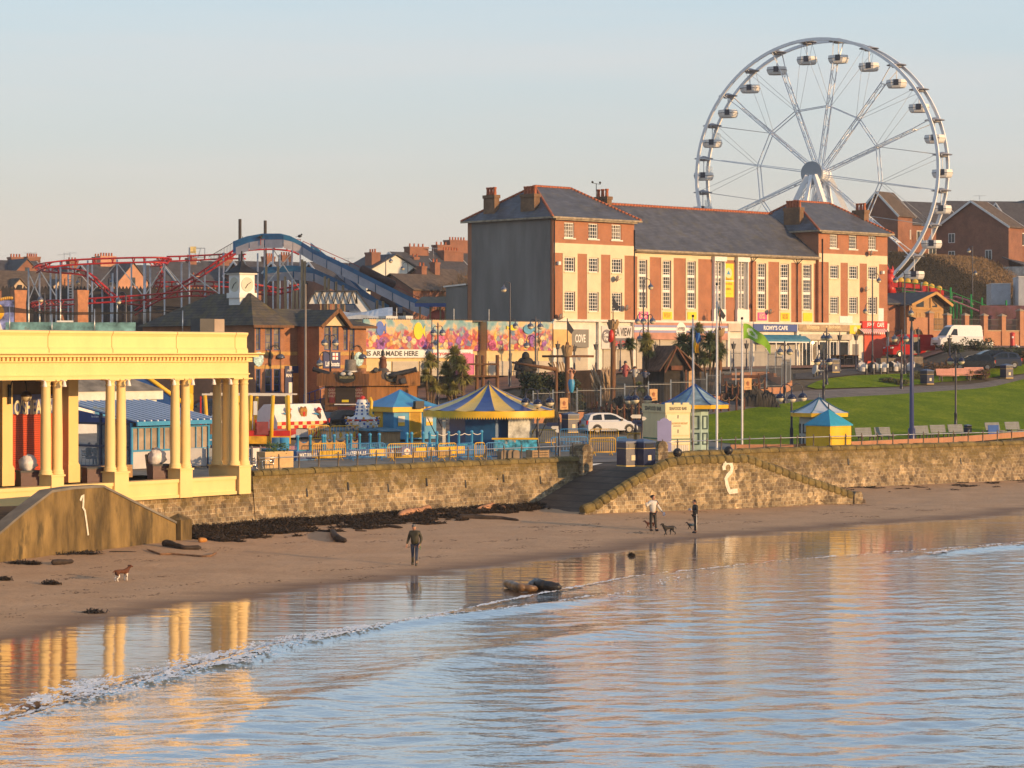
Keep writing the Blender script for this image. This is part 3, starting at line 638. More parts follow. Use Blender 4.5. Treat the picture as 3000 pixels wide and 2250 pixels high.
for y in(-YO,YO):
 b=MB();vs=[]
 for k in range(NS):
  t=2*math.pi*k/NS
  for r,dy in((RW-.36,-.14),(RW,-.14),(RW,.14),(RW-.36,.14)):vs.append(cr(t,r,y+dy))
 b.add(vs,[(k*4+j,k*4+(j+1)%4,((k+1)%NS)*4+(j+1)%4,((k+1)%NS)*4+j)for k in range(NS)for j in range(4)]);b.build('rim',WM,wheel)
T0=R(9.3)
for k in range(12):
 t=T0+R(30)*k;b=MB()
 for y in(-1,1):
  h0,m_,r1=cr(t,1.0,y*.55),cr(t,8.3,y*.62),cr(t,RW-.3,y*YO);b.bar(h0,m_,.11);b.bar(m_,cr(t,13.6,y*.72),.11);b.bar(cr(t,13.6,y*.72),r1,.1)
  sx=Vector((math.cos(t),0,-math.sin(t)))*.22
  b.bar(h0+sx,cr(t,13.4,y*.4)+sx*.4,.07)
 for q in range(10):
  r0,r1=1.5+q*1.2,2.7+q*1.2;s=1 if q%2 else-1;f=lambda r:.55+.17*(r-1)/12.6
  b.bar(cr(t,r0,-s*f(r0)),cr(t,r1,s*f(r1)),.055)
 for r in(3.5,8.1,13.4):b.bar(cr(t,r,-.66),cr(t,r,.66),.1)
 b.build('spoke',WM,wheel)
 b=MB();t2=t+R(30)
 for y in(-1,1):b.bar(cr(t,8.3,y*.45),cr(t2,8.3,y*.45),.1)
 b.build('cross_tie',WM,wheel)
 b=MB();tm=t+R(15)
 for y in(-1,1):
  for tt in(t,t2):b.tube([cr(tt,8.3,y*.6),cr(tm,RW-.3,y*YO)],.022,4)
 b.build('stay_cable',mat('cable',(.5,.5,.5),.5),wheel)
b=MB();b.lathe([(.9,-1.6),(.9,1.6)],n=20);b.xf(Matrix.Translation((0,0,hz))@Matrix.Rotation(R(90),4,'X'));b.build('axle',WM,wheel)
b=MB();b.lathe([(1.42,0),(1.42,.25)],n=32);b.xf(Matrix.Translation((0,-1.75,hz))@Matrix.Rotation(R(90),4,'X'));b.build('hub_disc',brickmat('hub_grid',(.45,.5,.55),(.43,.48,.53),(.22,.24,.27),w=.12,h=.12,ms=.02,big=.02,rough=.4),wheel)
for s in(-1,1):
 for x in(-1,1):
  b=MB();b.bar((x*.5,s*2.0,hz-.3),(x*6.2,s*4.6,0),.5,.6);b.build('support_leg',WM,wheel)
 b=MB();b.bar((.0,s*2.0,hz-.3),(0,s*7.5,0),.4,.4);b.bar((-3,s*3.3,hz*.5),(3,s*3.3,hz*.5),.18);b.build('brace',WM,wheel)
GW=mat('gondola_white',(.75,.74,.72),.35,.04);GD=mat('gondola_dark',(.015,.02,.045),.35,.2);CAN=mat('gondola_canopy',(.3,.3,.33),.45,.1)
tub=MB();cr_=[(1.16,.0),(1.2,.28),(1.14,.62)]
def octa(b,a,bq,z0,z1,s0,s1,mi):
 pr=[(-.5,-1),(.5,-1),(1,-.5),(1,.5),(.5,1),(-.5,1),(-1,.5),(-1,-.5)];vs=[(p*a*s0,q*bq*s0,z0)for p,q in pr]+[(p*a*s1,q*bq*s1,z1)for p,q in pr]
 b.add(vs,[(i,(i+1)%8,8+(i+1)%8,8+i)for i in range(8)]+[tuple(range(8))[::-1],tuple(range(8,16))],mi)
octa(tub,1.2,.85,-2.72,-2.52,.8,.92,0);octa(tub,1.2,.85,-2.52,-2.2,.92,1.,0);octa(tub,1.2,.85,-2.2,-2.13,1.01,1.01,1);octa(tub,1.2,.85,-2.13,-1.78,1.,.94,0)
tub.box(-.3,.3,-.88,.88,-2.45,-1.76,1)
tmesh=None
gcan=MB();gcan.lathe([(1.2,-.05),(1.16,.02),(.55,.16),(.2,.3),(.02,.33)],n=16);gcan.lathe([(.55,-.3),(.62,-.05)],n=12)
ghang=MB();ghang.tube([(0,0,-2.0),(0,0,-.2)],.055,6);ghang.bar((0,-YO,-.12),(0,YO,-.12),.1)
gwin=MB()
for s in(1,):gwin.box(s*.95-.02,s*.95+.02,-.7,.7,-1.77,-1.0);gwin.box(min(s*.35,s*.95),max(s*.35,s*.95),-.72,-.7,-1.77,-1.0)
proto=None
for k in range(24):
 t=T0+R(15)*k;p=cr(t,RW-.2,0);e=-(wa+R(10))+R(20)
 if proto is None:
  g=tub.build('gondola',[GW,GD],wheel);gcan.build('canopy',CAN,g);ghang.build('hanger',WM,g);proto=g
 else:
  g=proto.copy();col.objects.link(g);g.parent=wheel
  for ch in proto.children:c=ch.copy();col.objects.link(c);c.parent=g
 g.location=p;g.rotation_euler.z=R(20)
 if k in(17,18,19):gwin.build('windscreen',clearglass('windscreen',(.85,.85,.8),.35),g)
MB().box(-7,7,-5,5,-.5,.6).build('platform',WM,wheel)
STONE=brickmat('rubble_stone',(.42,.31,.18),(.19,.135,.08),(.5,.42,.29),w=.27,h=.21,ms=.016,noise_d=.1,big=.4,bump=1.,diag=True,blotch=3.0,moss=((.17,.12,.025),.16,-.2))
STONES=brickmat('slipway_stone',(.44,.33,.19),(.2,.145,.085),(.52,.44,.3),w=.27,h=.21,ms=.016,noise_d=.1,big=.4,bump=1.,blotch=3.0,moss=((.18,.125,.025),.1,-.16))
COPE=mat('mossy_coping',(.19,.14,.045),.95,.35,1.6,.7,0,9,dirt=((.3,.24,.15),3.,.62))
def sweep(b,path,prof,mi=0,caps=True):
 path=[Vector(p)for p in path];k=len(prof);vs=[]
 for i,p in enumerate(path):
  d=(path[min(i+1,len(path)-1)]-path[max(i-1,0)]).normalized();n=Vector((-d.y,d.x))
  for o,z in prof:q=p+n*o;vs.append((q.x,q.y,z))
 fs=[(i*k+j,(i+1)*k+j,(i+1)*k+j+1,i*k+j+1)for i in range(len(path)-1)for j in range(k-1)]
 if caps:fs+=[tuple(range(k)),tuple(reversed(range((len(path)-1)*k,len(path)*k)))]
 return b.add(vs,fs,mi)
def wpath(u0,u1,s=1.):n=max(2,int((u1-u0)/s));return[wl(lerp(u0,u1,i/n),0)for i in range(n+1)]
def coping(par,u0,u1,z,name='coping',lo=-.16,hi=.5):
 b=MB();u=u0
 while u<u1-.05:
  e=min(u1,u+random.uniform(.5,.72));dz,dn=random.uniform(-.03,.03),random.uniform(-.03,.03);k=7;pr=[]
  for i in range(k):t=math.pi*i/(k-1);pr.append((lerp(lo,hi,.5-.5*math.cos(t))+dn,z+.06+dz+.2*math.sin(t)**.8))
  pr=[(lo+dn,z-.02)]+pr+[(hi+dn,z-.02)]
  sweep(b,[wl(u+.012,0),wl(e-.012,0)],pr);u=e
 return b.build(name,COPE,par)
def seawall(label,segs):
 b=MB()
 for u0,u1,z in segs:sweep(b,wpath(u0,u1),[(-.38,-.6),(-.0,z),(.45,z),(.45,-.6)])
 o=b.build('sea_wall',STONE);tag(o,label,'sea wall')
 for u0,u1,z in segs:
  if z>2.5:coping(o,u0,u1,z)
 d=MB()
 for k in range(7):
  u=lerp(segs[-1][0]+2,segs[-1][1]-2,(k+.5)/7);p,q=Vector(wl(u,-.21)),Vector(wl(u+.06,-.21));z=1.75+.2*(k%2);d.hexa([(*wl(u,-.17),z),(*wl(u+.08,-.17),z),(*wl(u+.08,.1),z),(*wl(u,.1),z),(*wl(u,-.1),z+.42),(*wl(u+.08,-.1),z+.42),(*wl(u+.08,.1),z+.42),(*wl(u,.1),z+.42)])
 d.build('weep_hole',BLACK,o);return o
seawall('mossy stone sea wall between the yellow colonnade and the slipway opening',[(28,73.35,2.15),(73.35,96.9,2.93)])
seawall('stone sea wall with rounded coping running past the yellow tent',[(103.2,175,2.93)])
def gatepost(u,lab):
 b=MB();x,y=wl(u,.15);pr=[(-.42,0),(-.42,1.55)]+[(.42*math.cos(math.pi-math.pi*i/8),1.55+.3*math.sin(math.pi*i/8))for i in range(1,8)]+[(.42,1.55),(.42,0)]
 b.prism(pr,-.5,.5);o=b.build('gate_pillar',STONES,None,(x,y,2.0),R(45));tag(o,lab,'pillar')
gatepost(97.0,'round topped stone pillar at the end of the sea wall beside the yellow barrier');gatepost(103.4,'round topped stone pillar behind the slipway beside the dark blue bins')
SO=Vector((3.8,125.7,0.));SA=R(36.);SP=Pl(SO,SA)
slip=thing('slipway','stone slipway wall with a painted number two and a ramp down to the sand','slipway',SO,SA)
prof=[(1712,1497),(1745,1486),(1850,1420),(1958,1359),(2010,1352),(2192,1347),(2330,1398),(2500,1454)]
pt=[SP(*p)for p in prof];x0,x1=pt[0][0],pt[-1][0]
b=MB();b.prism([(x0,-.6)]+[(x,z-.12)for x,z in pt]+[(x1,-.6)],0,.5);b.build('slipway_wall',STONES,slip)
b=MB()
for(xa_,za),(xb_,zb)in zip(pt,pt[1:]):
 n=max(1,int(math.hypot(xb_-xa_,zb-za)/.5))
 for k in range(n):
  p,q=Vector((lerp(xa_,xb_,(k+.03)/n),.22,lerp(za,zb,(k+.03)/n)+random.uniform(-.03,.03))),Vector((lerp(xa_,xb_,(k+.97)/n),.22,lerp(za,zb,(k+.97)/n)))
  b.tube([p,p.lerp(q,.12),p.lerp(q,.88),q],[.25,.3,.3,.25],10,smooth=False)
b.build('coping',COPE,slip)
b=MB();xe=SP.x(2512);b.prism([(-.32,-.4),(-.32,.75),(-.2,.95),(.2,.95),(.32,.75),(.32,-.4)],-.1,.7,0);b.xf(Matrix.Translation((xe,0,.0)));b.build('end_pillar',STONES,slip)
RAMP=brickmat('ramp_setts',(.12,.085,.06),(.09,.065,.045),(.06,.045,.035),w=.3,h=.3,ms=.03,big=.3)
b=MB();n=16
def ws(u,v,z):p=Vector(xy(u,v))-SO.xy;c,s=math.cos(SA),math.sin(SA);return(p.x*c+p.y*s,-p.x*s+p.y*c,z)
ra=[(91.3,.28),(92.4,.5),(98.0,2.6),(99,2.72),(104,2.74),(105,2.7),(112,.45)]
vs=[]
for u,z in ra:vs+=[ws(u,pl(u,VWALL)+.2,z),ws(u+.3*(u<97),86.05-.16*(u-91.6)+.35,z),ws(u+.3*(u<97),86.05-.16*(u-91.6)+.35,-.6),ws(u,pl(u,VWALL)+.2,-.6)]
b.add(vs,[(i*4+j,(i+1)*4+j,(i+1)*4+(j+1)%4,i*4+(j+1)%4)for i in range(len(ra)-1)for j in range(4)]+[(0,1,2,3)]);b.build('ramp',RAMP,slip)
PAINT=mat('old_white_paint',(.75,.7,.58),.8,.12,6,dirt=((.35,.26,.15),5.,.63))
def stroke(par,plane,pts,w,y,name='painted_number'):
 b=MB();q=[plane(*p)for p in pts];L_,R_=[],[]
 for i,(x,z)in enumerate(q):
  a,c=q[max(0,i-1)],q[min(len(q)-1,i+1)];d=Vector((c[0]-a[0],c[1]-a[1])).normalized();L_.append((x-d.y*w/2,y,z+d.x*w/2));R_.append((x+d.y*w/2,y,z-d.x*w/2))
 for i in range(len(q)-1):b.quad(L_[i],R_[i],R_[i+1],L_[i+1])
 return b.build(name,PAINT,par)
stroke(slip,SP,[(2121,1377),(2120,1368),(2124,1358),(2133,1354),(2141,1359),(2144,1370),(2141,1382),(2131,1393),(2126,1402),(2129,1420),(2135,1437),(2138,1441)],.24,-.03)
stroke(slip,SP,[(2134,1441),(2148,1439),(2160,1438)],.26,-.035)
BALL=mat('black_iron',(.015,.013,.014),.45,.2)
for i,(px,py,lab)in enumerate(((1985,1326,'black iron ball nearer the stone pillar on the slipway wall'),(2134,1320,'black iron ball on the wall above the painted number two'))):
 x,z=SP(px,py,.25);p=SP.w(x,.25,z);b=MB();b.sphere((0,0,.3),.25,16,10);b.lathe([(.16,-.1),(.13,.1)],n=10);tag(b.build('ball_finial',BALL,None,p-Vector((0,0,.3))),lab,'ball finial','iron balls on the slipway wall')
CO=Vector((-20.7,96.7,0.));CA=math.atan2(107.8-96.7,-14.9+20.7);CP=Pl(CO,CA)
SLIME=mat('stained_concrete',(.21,.14,.05),.95,.5,1.1,.5,0,12,(1,1,.3),dirt=((.075,.055,.022),1.3,.54))
s1=thing('concrete_slipway','stained concrete slipway wall with a painted number one below the colonnade','slipway',CO,CA)
pf=[(-40,1600),(0,1563),(60,1512),(150,1443),(215,1433),(302,1428),(345,1450),(515,1534)]
pt=[CP(*p)for p in pf];x0,x1=pt[0][0],pt[-1][0]
b=MB();b.prism([(x0,-.6)]+pt+[(x1,-.6)],0,.55);b.build('slipway_wall',SLIME,s1)
b=MB()
for(xa_,za),(xb_,zb)in zip(pt,pt[1:]):b.hexa([(xa_,-.06,za),(xb_,-.06,zb),(xb_,.62,zb),(xa_,.62,za),(xa_,-.06,za+.1),(xb_,-.06,zb+.1),(xb_,.62,zb+.1),(xa_,.62,za+.1)])
b.build('coping',CONC,s1)
xe=CP.x(538);ztop=CP.z(538,1514);b=MB();b.box(xe-.42,xe+.42,-.15,.75,-.6,ztop-.12);b.lathe([(.6,0),(.02,.26)],(xe,.3,ztop-.12),4,rot=math.pi/4,smooth=False);b.build('end_pillar',SLIME,s1)
stroke(s1,CP,[(234,1467),(238,1455),(243,1450),(243,1470),(242,1488)],.12,-.03);stroke(s1,CP,[(240,1484),(247,1496),(252,1530),(257,1568)],.1,-.034)
b=MB();ra=[(pt[0][0]-3,-.2),(pt[3][0],2.2),(pt[4][0],2.25),(pt[5][0]+.3,2.2),(pt[7][0],.3)]
for(xa_,za),(xb_,zb)in zip(ra,ra[1:]):b.hexa([(xa_,.5,-.6),(xb_,.5,-.6),(xb_,5.5,-.6),(xa_,5.5,-.6),(xa_,.5,za),(xb_,.5,zb),(xb_,5.5,zb),(xa_,5.5,za)])
b.build('ramp',RAMP,s1)
b=MB()
for k in range(4):b.box(pt[1][0]-.2-.4*k,pt[1][0]+1.6,4.6-.0*k,5.7,1.6-.28*k,1.86-.28*k)
b.build('concrete_steps',CONC,s1)
LEMON=mat('yellow_masonry',(.87,.635,.27),.65,.05,.8,.15,0,8,(1,1,.5),dirt=((.66,.42,.12),1.1,.66))
KO=Vector((-13.05,115.0,2.15));KA=R(51.2);KP=Pl(KO,KA);XL=-36.
colo=thing('colonnade','bright yellow classical colonnade with round columns, a deep parapet and open bays','colonnade',KO,KA)
def kx(px,off=0.):return KP.x(px,off)
z_=lambda py,px=715:KP.z(px,py)
XR=kx(731)
b=MB();b.box(XL,XR-.9,.05,.62,-.03,.68);b.box(XL,XR-.9,-.02,.72,.68,.84);b.box(XL,XR-.9,-.04,.05,-.03,.12);b.build('bench_wall',LEMON,colo)
MB().box(XL,XR,.6,14,.3,.6).build('floor',CONC,colo)
ZB,ZT=1.34,z_(1107)-.0
peds=[(147,183),(332,373),(524,560),(697,731)]
pitch=kx(524)-kx(332)
pp=[(kx(a),kx(c))for a,c in peds];pp=[(pp[0][0]-pitch,pp[0][1]-pitch),(pp[0][0]-2*pitch,pp[0][1]-2*pitch)]+pp
b_all=MB()
for i,(a,c)in enumerate(pp):
 b=MB();b.box(a,c,-.1,.75,-.04,ZB-.08);b.box(a-.05,c+.05,-.15,.8,ZB-.08,ZB);
 if i==len(pp)-1:b.box(a,c,.75,2.0,-.04,ZB-.08);b.box(a-.05,c+.05,.8,2.05,ZB-.08,ZB)
 b.build('pedestal',LEMON,colo)
CPROF=[(.3,0),(.3,.07),(.27,.08),(.29,.14),(.25,.2),(.235,.26),(.24,1.4),(.2,3.78),(.2,3.8),(.225,3.82),(.225,3.86),(.2,3.88),(.2,3.98),(.27,4.08),(.27,4.1),(.29,4.11)]
H=ZT-ZB;CPROF=[(r,z*H/4.11)for r,z in CPROF]
cm=MB();cm.lathe(CPROF,n=20);cm.box(-.3,.3,-.3,.3,H-.06,H+.001);c0=None
def column(x,y):
 global c0
 if c0 is None:o=c0=cm.build('column',LEMON,colo)
 else:o=c0 .copy();col.objects.link(o);o.parent=colo
 o.location=(x,y,ZB)
for i,(a,c)in enumerate(pp):
 m_=(a+c)/2;column(m_-.33,.32);column(m_+.33,.32)
 if i==len(pp)-1:column(m_-.33,1.5);column(m_+.33,1.5)
b=MB();za,zb,zc,zd,ze,zf=z_(1107),z_(1097),z_(1060),z_(1047),z_(1034),z_(973)
b.box(XL,XR-.05,.02,.62,za,zb);b.box(XL,XR,-.03,.67,zb,zb+.07);b.box(XL,XR-.04,.04,.6,zb+.07,zc+.001);b.box(XR-.65,XR-.06,.62,7,za,zc);b.build('entablature',LEMON,colo)
b=MB();b.box(XL,XR+.1,-.1,.7,zc,zc+.06);b.box(XL,XR+.0,-.05,.65,zc+.06,zd+.02)
n=int((XR-XL)/.235)
for k in range(n):x=XL+k*.235;b.box(x,x+.125,-.19,-.05,zc+.08,zd)
for k in range(24):b.box(XR,XR+.14,-.05+k*.235,.075+k*.235,zc+.08,zd)
b.box(XL,XR+.3,-.34,7.2,zd+.02,zd+.1);b.prism([(-.34,zd+.1),(-.55,ze-.05),(-.55,ze),(.6,ze),(.6,zd+.1)],XL,XR+.5,0,'x');b.box(XR+.08,XR+.5,.6,7.3,zd+.1,ze);b.build('cornice',LEMON,colo)
b=MB();gx=[kx(q)for q in(-240,-45,143,330,519,691)];xs_=[XL]+gx+[XR-.1]
for a,c in zip(xs_,xs_[1:]):
 b.prism([(.12,ze),(-.02,ze),(-.02,ze+.16),(.06,ze+.26),(.06,zf-.26),(.0,zf-.16),(-.04,zf-.12),(-.04,zf-.03),(.3,zf),(.5,zf),(.5,ze)],a+.02,c-.02,0,'x')
b.box(XL,XR-.15,.1,.45,ze,zf-.05);b.box(XR-.55,XR-.12,.5,7,ze,zf-.02);b.build('parapet',LEMON,colo)
MB().box(XL,XR-.2,.5,7,zd+.1,ze-.02).build('flat_roof',DGREY,colo)
MB().box(XL,XR-.6,.65,6.9,za+.35,za+.42).build('soffit',mat('brown_soffit',(.2,.1,.05),.7),colo)
b=None
for k,px in enumerate((-160,10,203)):
 x=kx(px,5.4);b=MB();b.box(x-.3,x+.3,5.1,5.7,1.5,za+.4);b.box(x-.36,x+.36,5.04,5.76,.5,1.4);b.add([(x-.36,5.04,1.4),(x+.36,5.04,1.4),(x+.36,5.76,1.4),(x-.36,5.76,1.4),(x-.3,5.1,1.55),(x+.3,5.1,1.55),(x+.3,5.7,1.55),(x-.3,5.7,1.55)],[(0,1,5,4),(1,2,6,5),(2,3,7,6),(3,0,4,7)]);b.build('rear_pier',LEMON,colo)
bl0=None
for k,px in enumerate((117,174,306,363,496,551,620,669)):
 x=kx(px,-.0);y=.33 if px<600 else .5;p=KP.w(x+.1,y-.55,za-.0);lab='white bell lamp under the yellow beam, '+('left of the leftmost column pair','right of the leftmost column pair','left of the second column pair','right of the second column pair','left of the third column pair','right of the third column pair','alone between column groups','on the corner column group')[k]
 if bl0 is None:
  bl0=thing('bell_lamp',lab,'lamp',p,KA,'bell lamps under the colonnade beam');q=MB();q.tube([(0,.45,.02),(0,.3,.0),(0,.05,-.04),(0,0,-.1)],.025,6);q.build('arm',WHITE,bl0);q=MB();q.lathe([(.04,-.06),(.06,-.09),(.08,-.2),(.11,-.3),(.1,-.31)],n=12);q.build('lamp_shade',WHITE,bl0)
 else:dup(bl0,p,KA,lab)
SHO=KP.w(0,5.95,.6);SH=Pl(SHO,KA)
shop=thing('chip_shop','chip shop with an orange roller shutter and blue sign inside the colonnade','shop',SHO,KA)
hx=lambda px:SH.x(px)
q=MB();q.box(XL,hx(195),.12,4,0,4.9);q.build('shop_wall',mat('brown_wall',(.17,.11,.06),.8,.2),shop)
q=MB();q.box(hx(193),hx(197),-.3,4,0,4.9);q.build('side_wall',mat('red_wall',(.4,.06,.03),.7),shop)
MB().box(hx(33),hx(183),.0,.12,0,SH.z(100,1212)).build('roller_shutter',brickmat('orange_shutter',(.62,.08,.025),(.6,.075,.022),(.25,.03,.01),w=30,h=.1,ms=.012,big=.06,bump=.6,rough=.4),shop)
sg=MB().box(hx(32),hx(194),-.12,.0,SH.z(100,1212)+.01,SH.z(100,1155)).build('shop_sign',mat('shop_blue',(.12,.15,.36),.5,.05),shop)
zc_=SH.z(80,1189);letters("O'SHEAS",sg,mat('sign_cream',(.8,.7,.5),.5,.03),(hx(36)+hx(126))/2,zc_-.05,hx(126)-hx(36),.72,-.15,bold=.03);letters('FINEST',sg,LET_W,hx(169),zc_+.32,1.15,.26,-.14);letters('FISH & CHIPS',sg,LET_W,hx(162),zc_-.1,1.75,.28,-.14);MB().box(hx(169),hx(178),-.135,-.12,zc_-.46,zc_-.42).build('sign_rule',LET_W,sg)
q=MB().box(hx(-20),hx(12),-.1,.0,SH.z(0,1213),SH.z(0,1160)).build('poster_board',DGREY,shop)
wlp=thing('wall_lamp','black swan neck wall lamp on a yellow pier before the blue sign','lamp',KP.w(kx(28,5.0),5.0,0),KA);zt=KP.z(30,1155,5.)
q=MB();q.box(-.06,.06,-.05,.05,zt-.45,zt+.45);q.tube([(0,-.1,zt+.3)]+[(.45-.45*math.cos(math.pi*i/10),-.1,zt+.38+.4*math.sin(math.pi*i/10))for i in range(11)]+[(.9,-.1,zt+.1)],.03,6);q.build('bracket',BLACK,wlp)
q=MB();q.sphere((.9,-.1,zt-.12),.27,12,6,t1=.5);q.build('lamp_shade',mat('brown_shade',(.06,.03,.02),.35),wlp);q=MB();q.sphere((.9,-.1,zt-.12),.25,12,6,t0=.5);q.build('globe',mat('lamp_globe',(.7,.6,.4),.3),wlp)
POLE=mat('lamp_pole',(.02,.022,.045),.35,.15);SILV=mat('lamp_dome',(.12,.14,.2),.2,.1,2,0,.4);GLOBE=mat('lamp_globe_glass',(.72,.62,.42),.25,.05)
DOMEN=mat('navy_dome',(.012,.018,.06),.25,.1)
def Ht(p,py):return HC-(py-YH)/F*p.y-p.z
def lamp_post(p,arms,lab,top=None,dome=None,group='globe street lamps',r=.07,rz=0.,extra=None):
 """arms: (angle, pixel dx turned into metres, height of globe centre, arch)"""
 t=thing('street_lamp',lab,'street lamp',p,rz,group);top=top or max(a[2]for a in arms)+.6
 b=MB();b.lathe([(r*2.2,0),(r*2.2,.25),(r*1.7,.3),(r*1.6,1.2),(r*1.9,1.25),(r*1.1,1.4),(r,top*.6),(r*.8,top),(r*.3,top+.12)],n=10);b.build('pole',POLE,t)
 for dx,dy,h,gr in arms:
  e=Vector((dx,dy,0));L_=e.length;R_=L_*.5;zb=h+gr*.9+R_*.5
  if L_>.05:
   a=MB();pts=[e*(.5-.5*math.cos(math.pi*i/10))+Vector((0,0,zb+R_*1.1*math.sin(math.pi*i/10)))for i in range(11)];pts.append(e+Vector((0,0,h+gr*.8)));a.tube([Vector((0,0,zb-.5))]+pts,r*.42,6);a.build('arm',POLE,t)
  d=MB();d.sphere((dx,dy,h),gr,14,5,t1=.5);d.lathe([(gr*1.06,-.03),(gr*1.06,.03)],(dx,dy,h),14);d.lathe([(.07,0),(.04,.16)],(dx,dy,h+gr*.95),8);d.build('lamp_dome',dome or SILV,t)
  g=MB();g.sphere((dx,dy,h-.03),gr*.98,14,5,t0=.5,sc=(1,1,.9));g.build('globe',GLOBE,t)
 return t
def lp(px,base,globes,lab,top=None,dome=None,D=None,gr=13,**k):
 p=at(px,D)if D else G(px,base);m=p.y/F;arms=[]
 for gx,gy in globes:arms.append(((gx-px)*m,random.uniform(-.25,.25)if abs(gx-px)>4 else-.35,Ht(p,gy),gr*m))
 return lamp_post(p,arms,lab,Ht(p,top)if top else None,dome,**k)
lp(1575,1322,[(1540,1178),(1575,1182),(1611,1178)],'three globe navy lamp beside the striped yellow and blue canopy',1147,DOMEN)
lp(1862,1316,[(1843,1172),(1860,1170),(1898,1171)],'three globe navy lamp behind the twin dark blue bins',1142,DOMEN)
lp(2319,1314,[(2285,1165),(2318,1167),(2353,1164)],'three globe navy lamp beside the white octagonal kiosk',1135,DOMEN)
lp(2800,1262,[(2786,1058),(2815,1058)],'two globe navy lamp in front of the three pink benches',1030,DOMEN,gr=10)
lp(2413,1178,[(2394,1060),(2430,1060)],'two globe navy lamp with a grey horn loudspeaker behind the white kiosk',1022,DOMEN,gr=10)
lp(2641,1140,[(2622,993),(2654,993)],'two globe lamp with pale domes beside the tall navy mast on the lawn',968,gr=9.5)
lp(2299,1182,[(2285,1031),(2313,1031)],'two globe lamp with pale domes at the end of the railed brick wall',1002,gr=9.5)
lp(2422,1128,[(2414,990),(2429,991)],'two globe lamp seen edge on in front of the timber fronted cafe',964,gr=9)
lp(2556,1081,[(2575,822),(2534,912)],'tall lamp with one high and one low globe by the red shuttered cafe',806,gr=7,group='tall two height lamps')
lp(2650,1097,[(2624,821),(2670,917)],'tall lamp with high and low globes beside the cottage gable',806,gr=8.5,group='tall two height lamps')
lp(1494,1124,[(1476,848),(1510,955)],'tall lamp in front of the dark rendered flank',830,gr=8.5,D=198,group='tall two height lamps')
lp(1569,1130,[(1554,956),(1583,957),(1543,1012)],'lamp with two globes and a low third in front of the sea mural',930,gr=9,D=196)
lp(1885,1120,[(1906,841),(1868,941)],'tall lamp with a high globe beside the first tall arched windows of the wing',822,gr=8,D=205,group='tall two height lamps')
lp(1899,1130,[(1885,941),(1911,941),(1874,992)],'lamp with three globes in front of the salmon shop fascia',925,gr=9,D=200)
lp(1937,1180,[(1921,1069),(1953,1069)],'two globe lamp between the golf hut and the railings',1039,gr=10.5)
lp(968,1150,[(951,1004),(983,1004),(937,1064)],'lamp in front of the blue lifeboat banner',974,gr=10,D=168)
lp(1283,1175,[(1270,975),(1296,975),(1255,1036)],'lamp standing among the spiky palms',949,gr=9.5,D=178)
lp(2849,866,[(2839,735),(2858,800)],'tall lamp against the scrub bank below the hill houses',722,gr=6,D=303,group='tall two height lamps')
for i,(px,gx,gy,tp,D,lab)in enumerate(((131,120,878,862,190,'single globe lamp behind the left end of the parapet'),(369,346,883,867,185,'single globe lamp with an arched arm behind the parapet, by the coaster'),(240,227,828,818,245,'single globe lamp beside the coaster ladder tower'),(318,326,826,818,250,'single globe lamp under the falling coaster track'),(1195,1180,786,774,300,'single globe lamp below the terraced roofs, right of the white gabled house'),(1130,1145,765,755,310,'single globe lamp in front of the white gabled house'))):
 lp(px,0,[(gx,gy)],lab,tp,D=D,gr=8.5 if D<200 else 6,group='single globe lamps')
p=G(2413,1178);q=MB();q.lathe([(.05,0),(.1,.2),(.36,.5),(.37,.5)],n=14);q.xf(Matrix.Translation((0,0,0))@Matrix.Rotation(R(-80),4,'Y')@Matrix.Rotation(R(20),4,'X'));q.bar((0,0,0),(.35,0,.0),.05)
tag(q.build('loudspeaker',mat('speaker_grey',(.4,.42,.45),.5),None,p+Vector((-.32,-.05,Ht(p,1086)))),'grey horn loudspeaker fixed to a two globe lamp','loudspeaker')
def planter_post(px,by,ty,base,lab,D=None):
 p=at(px,D)if D else G(px,base);t=thing('planter_post',lab,'planter post',p,AB,'planter posts along the shop fronts');h,hb=Ht(p,ty),Ht(p,by);m=p.y/F
 q=MB();q.lathe([(.16,0),(.16,.2),(.09,.3),(.085,1.),(.05,1.05),(.045,h-.1),(.02,h)],n=8);q.build('pole',POLE,t)
 q=MB();w=6.5*m;q.add([(-w,-w*.6,hb+.22),(w,-w*.6,hb+.22),(w,w*.6,hb+.22),(-w,w*.6,hb+.22),(-w*.6,-w*.35,hb-.22),(w*.6,-w*.35,hb-.22),(w*.6,w*.35,hb-.22),(-w*.6,w*.35,hb-.22)],[(0,1,2,3),(4,7,6,5),(0,4,5,1),(1,5,6,2),(2,6,7,3),(3,7,4,0)]);q.box(-w*1.05,w*1.05,-w*.65,w*.65,hb+.2,hb+.25);q.build('planter',DGREY,t)
for px,by,ty,base,D,lab in((1634,1016,998,0,206,'planter post before the ochre shop board'),(1683,1022,1008,0,205,'planter post below the grey cove sign'),(1746,1017,1002,0,206,'planter post between the grey sign and the fish shop sign'),(1817,1016,996,0,208,'planter post under the right end of the fish shop sign'),(1800,1022,1008,0,203,'planter post just right of the tall pirate mast'),(1921,1018,1000,0,207,'planter post above the golf hut roof'),(2149,1015,1000,0,215,'planter post in front of the grey shutter under the orange lettered sign'),(2187,1014,996,0,217,'planter post in front of the grey shutters by the green flag'),(2403,1018,1008,1098,None,'planter post beside the glazed cafe front, nearest the edge on lamp'),(2460,990,972,1088,None,'planter post in front of the glazed cafe front'),(2508,990,970,1082,None,'planter post before the small yellow sign'),(2600,980,968,1082,None,'planter post at the corner of the red shuttered cafe'),(2690,973,958,1068,None,'planter post in front of the red van'),(2782,998,980,1055,None,'planter post in front of the white van')):
 planter_post(px,by,ty,base,lab,D)
b0=None
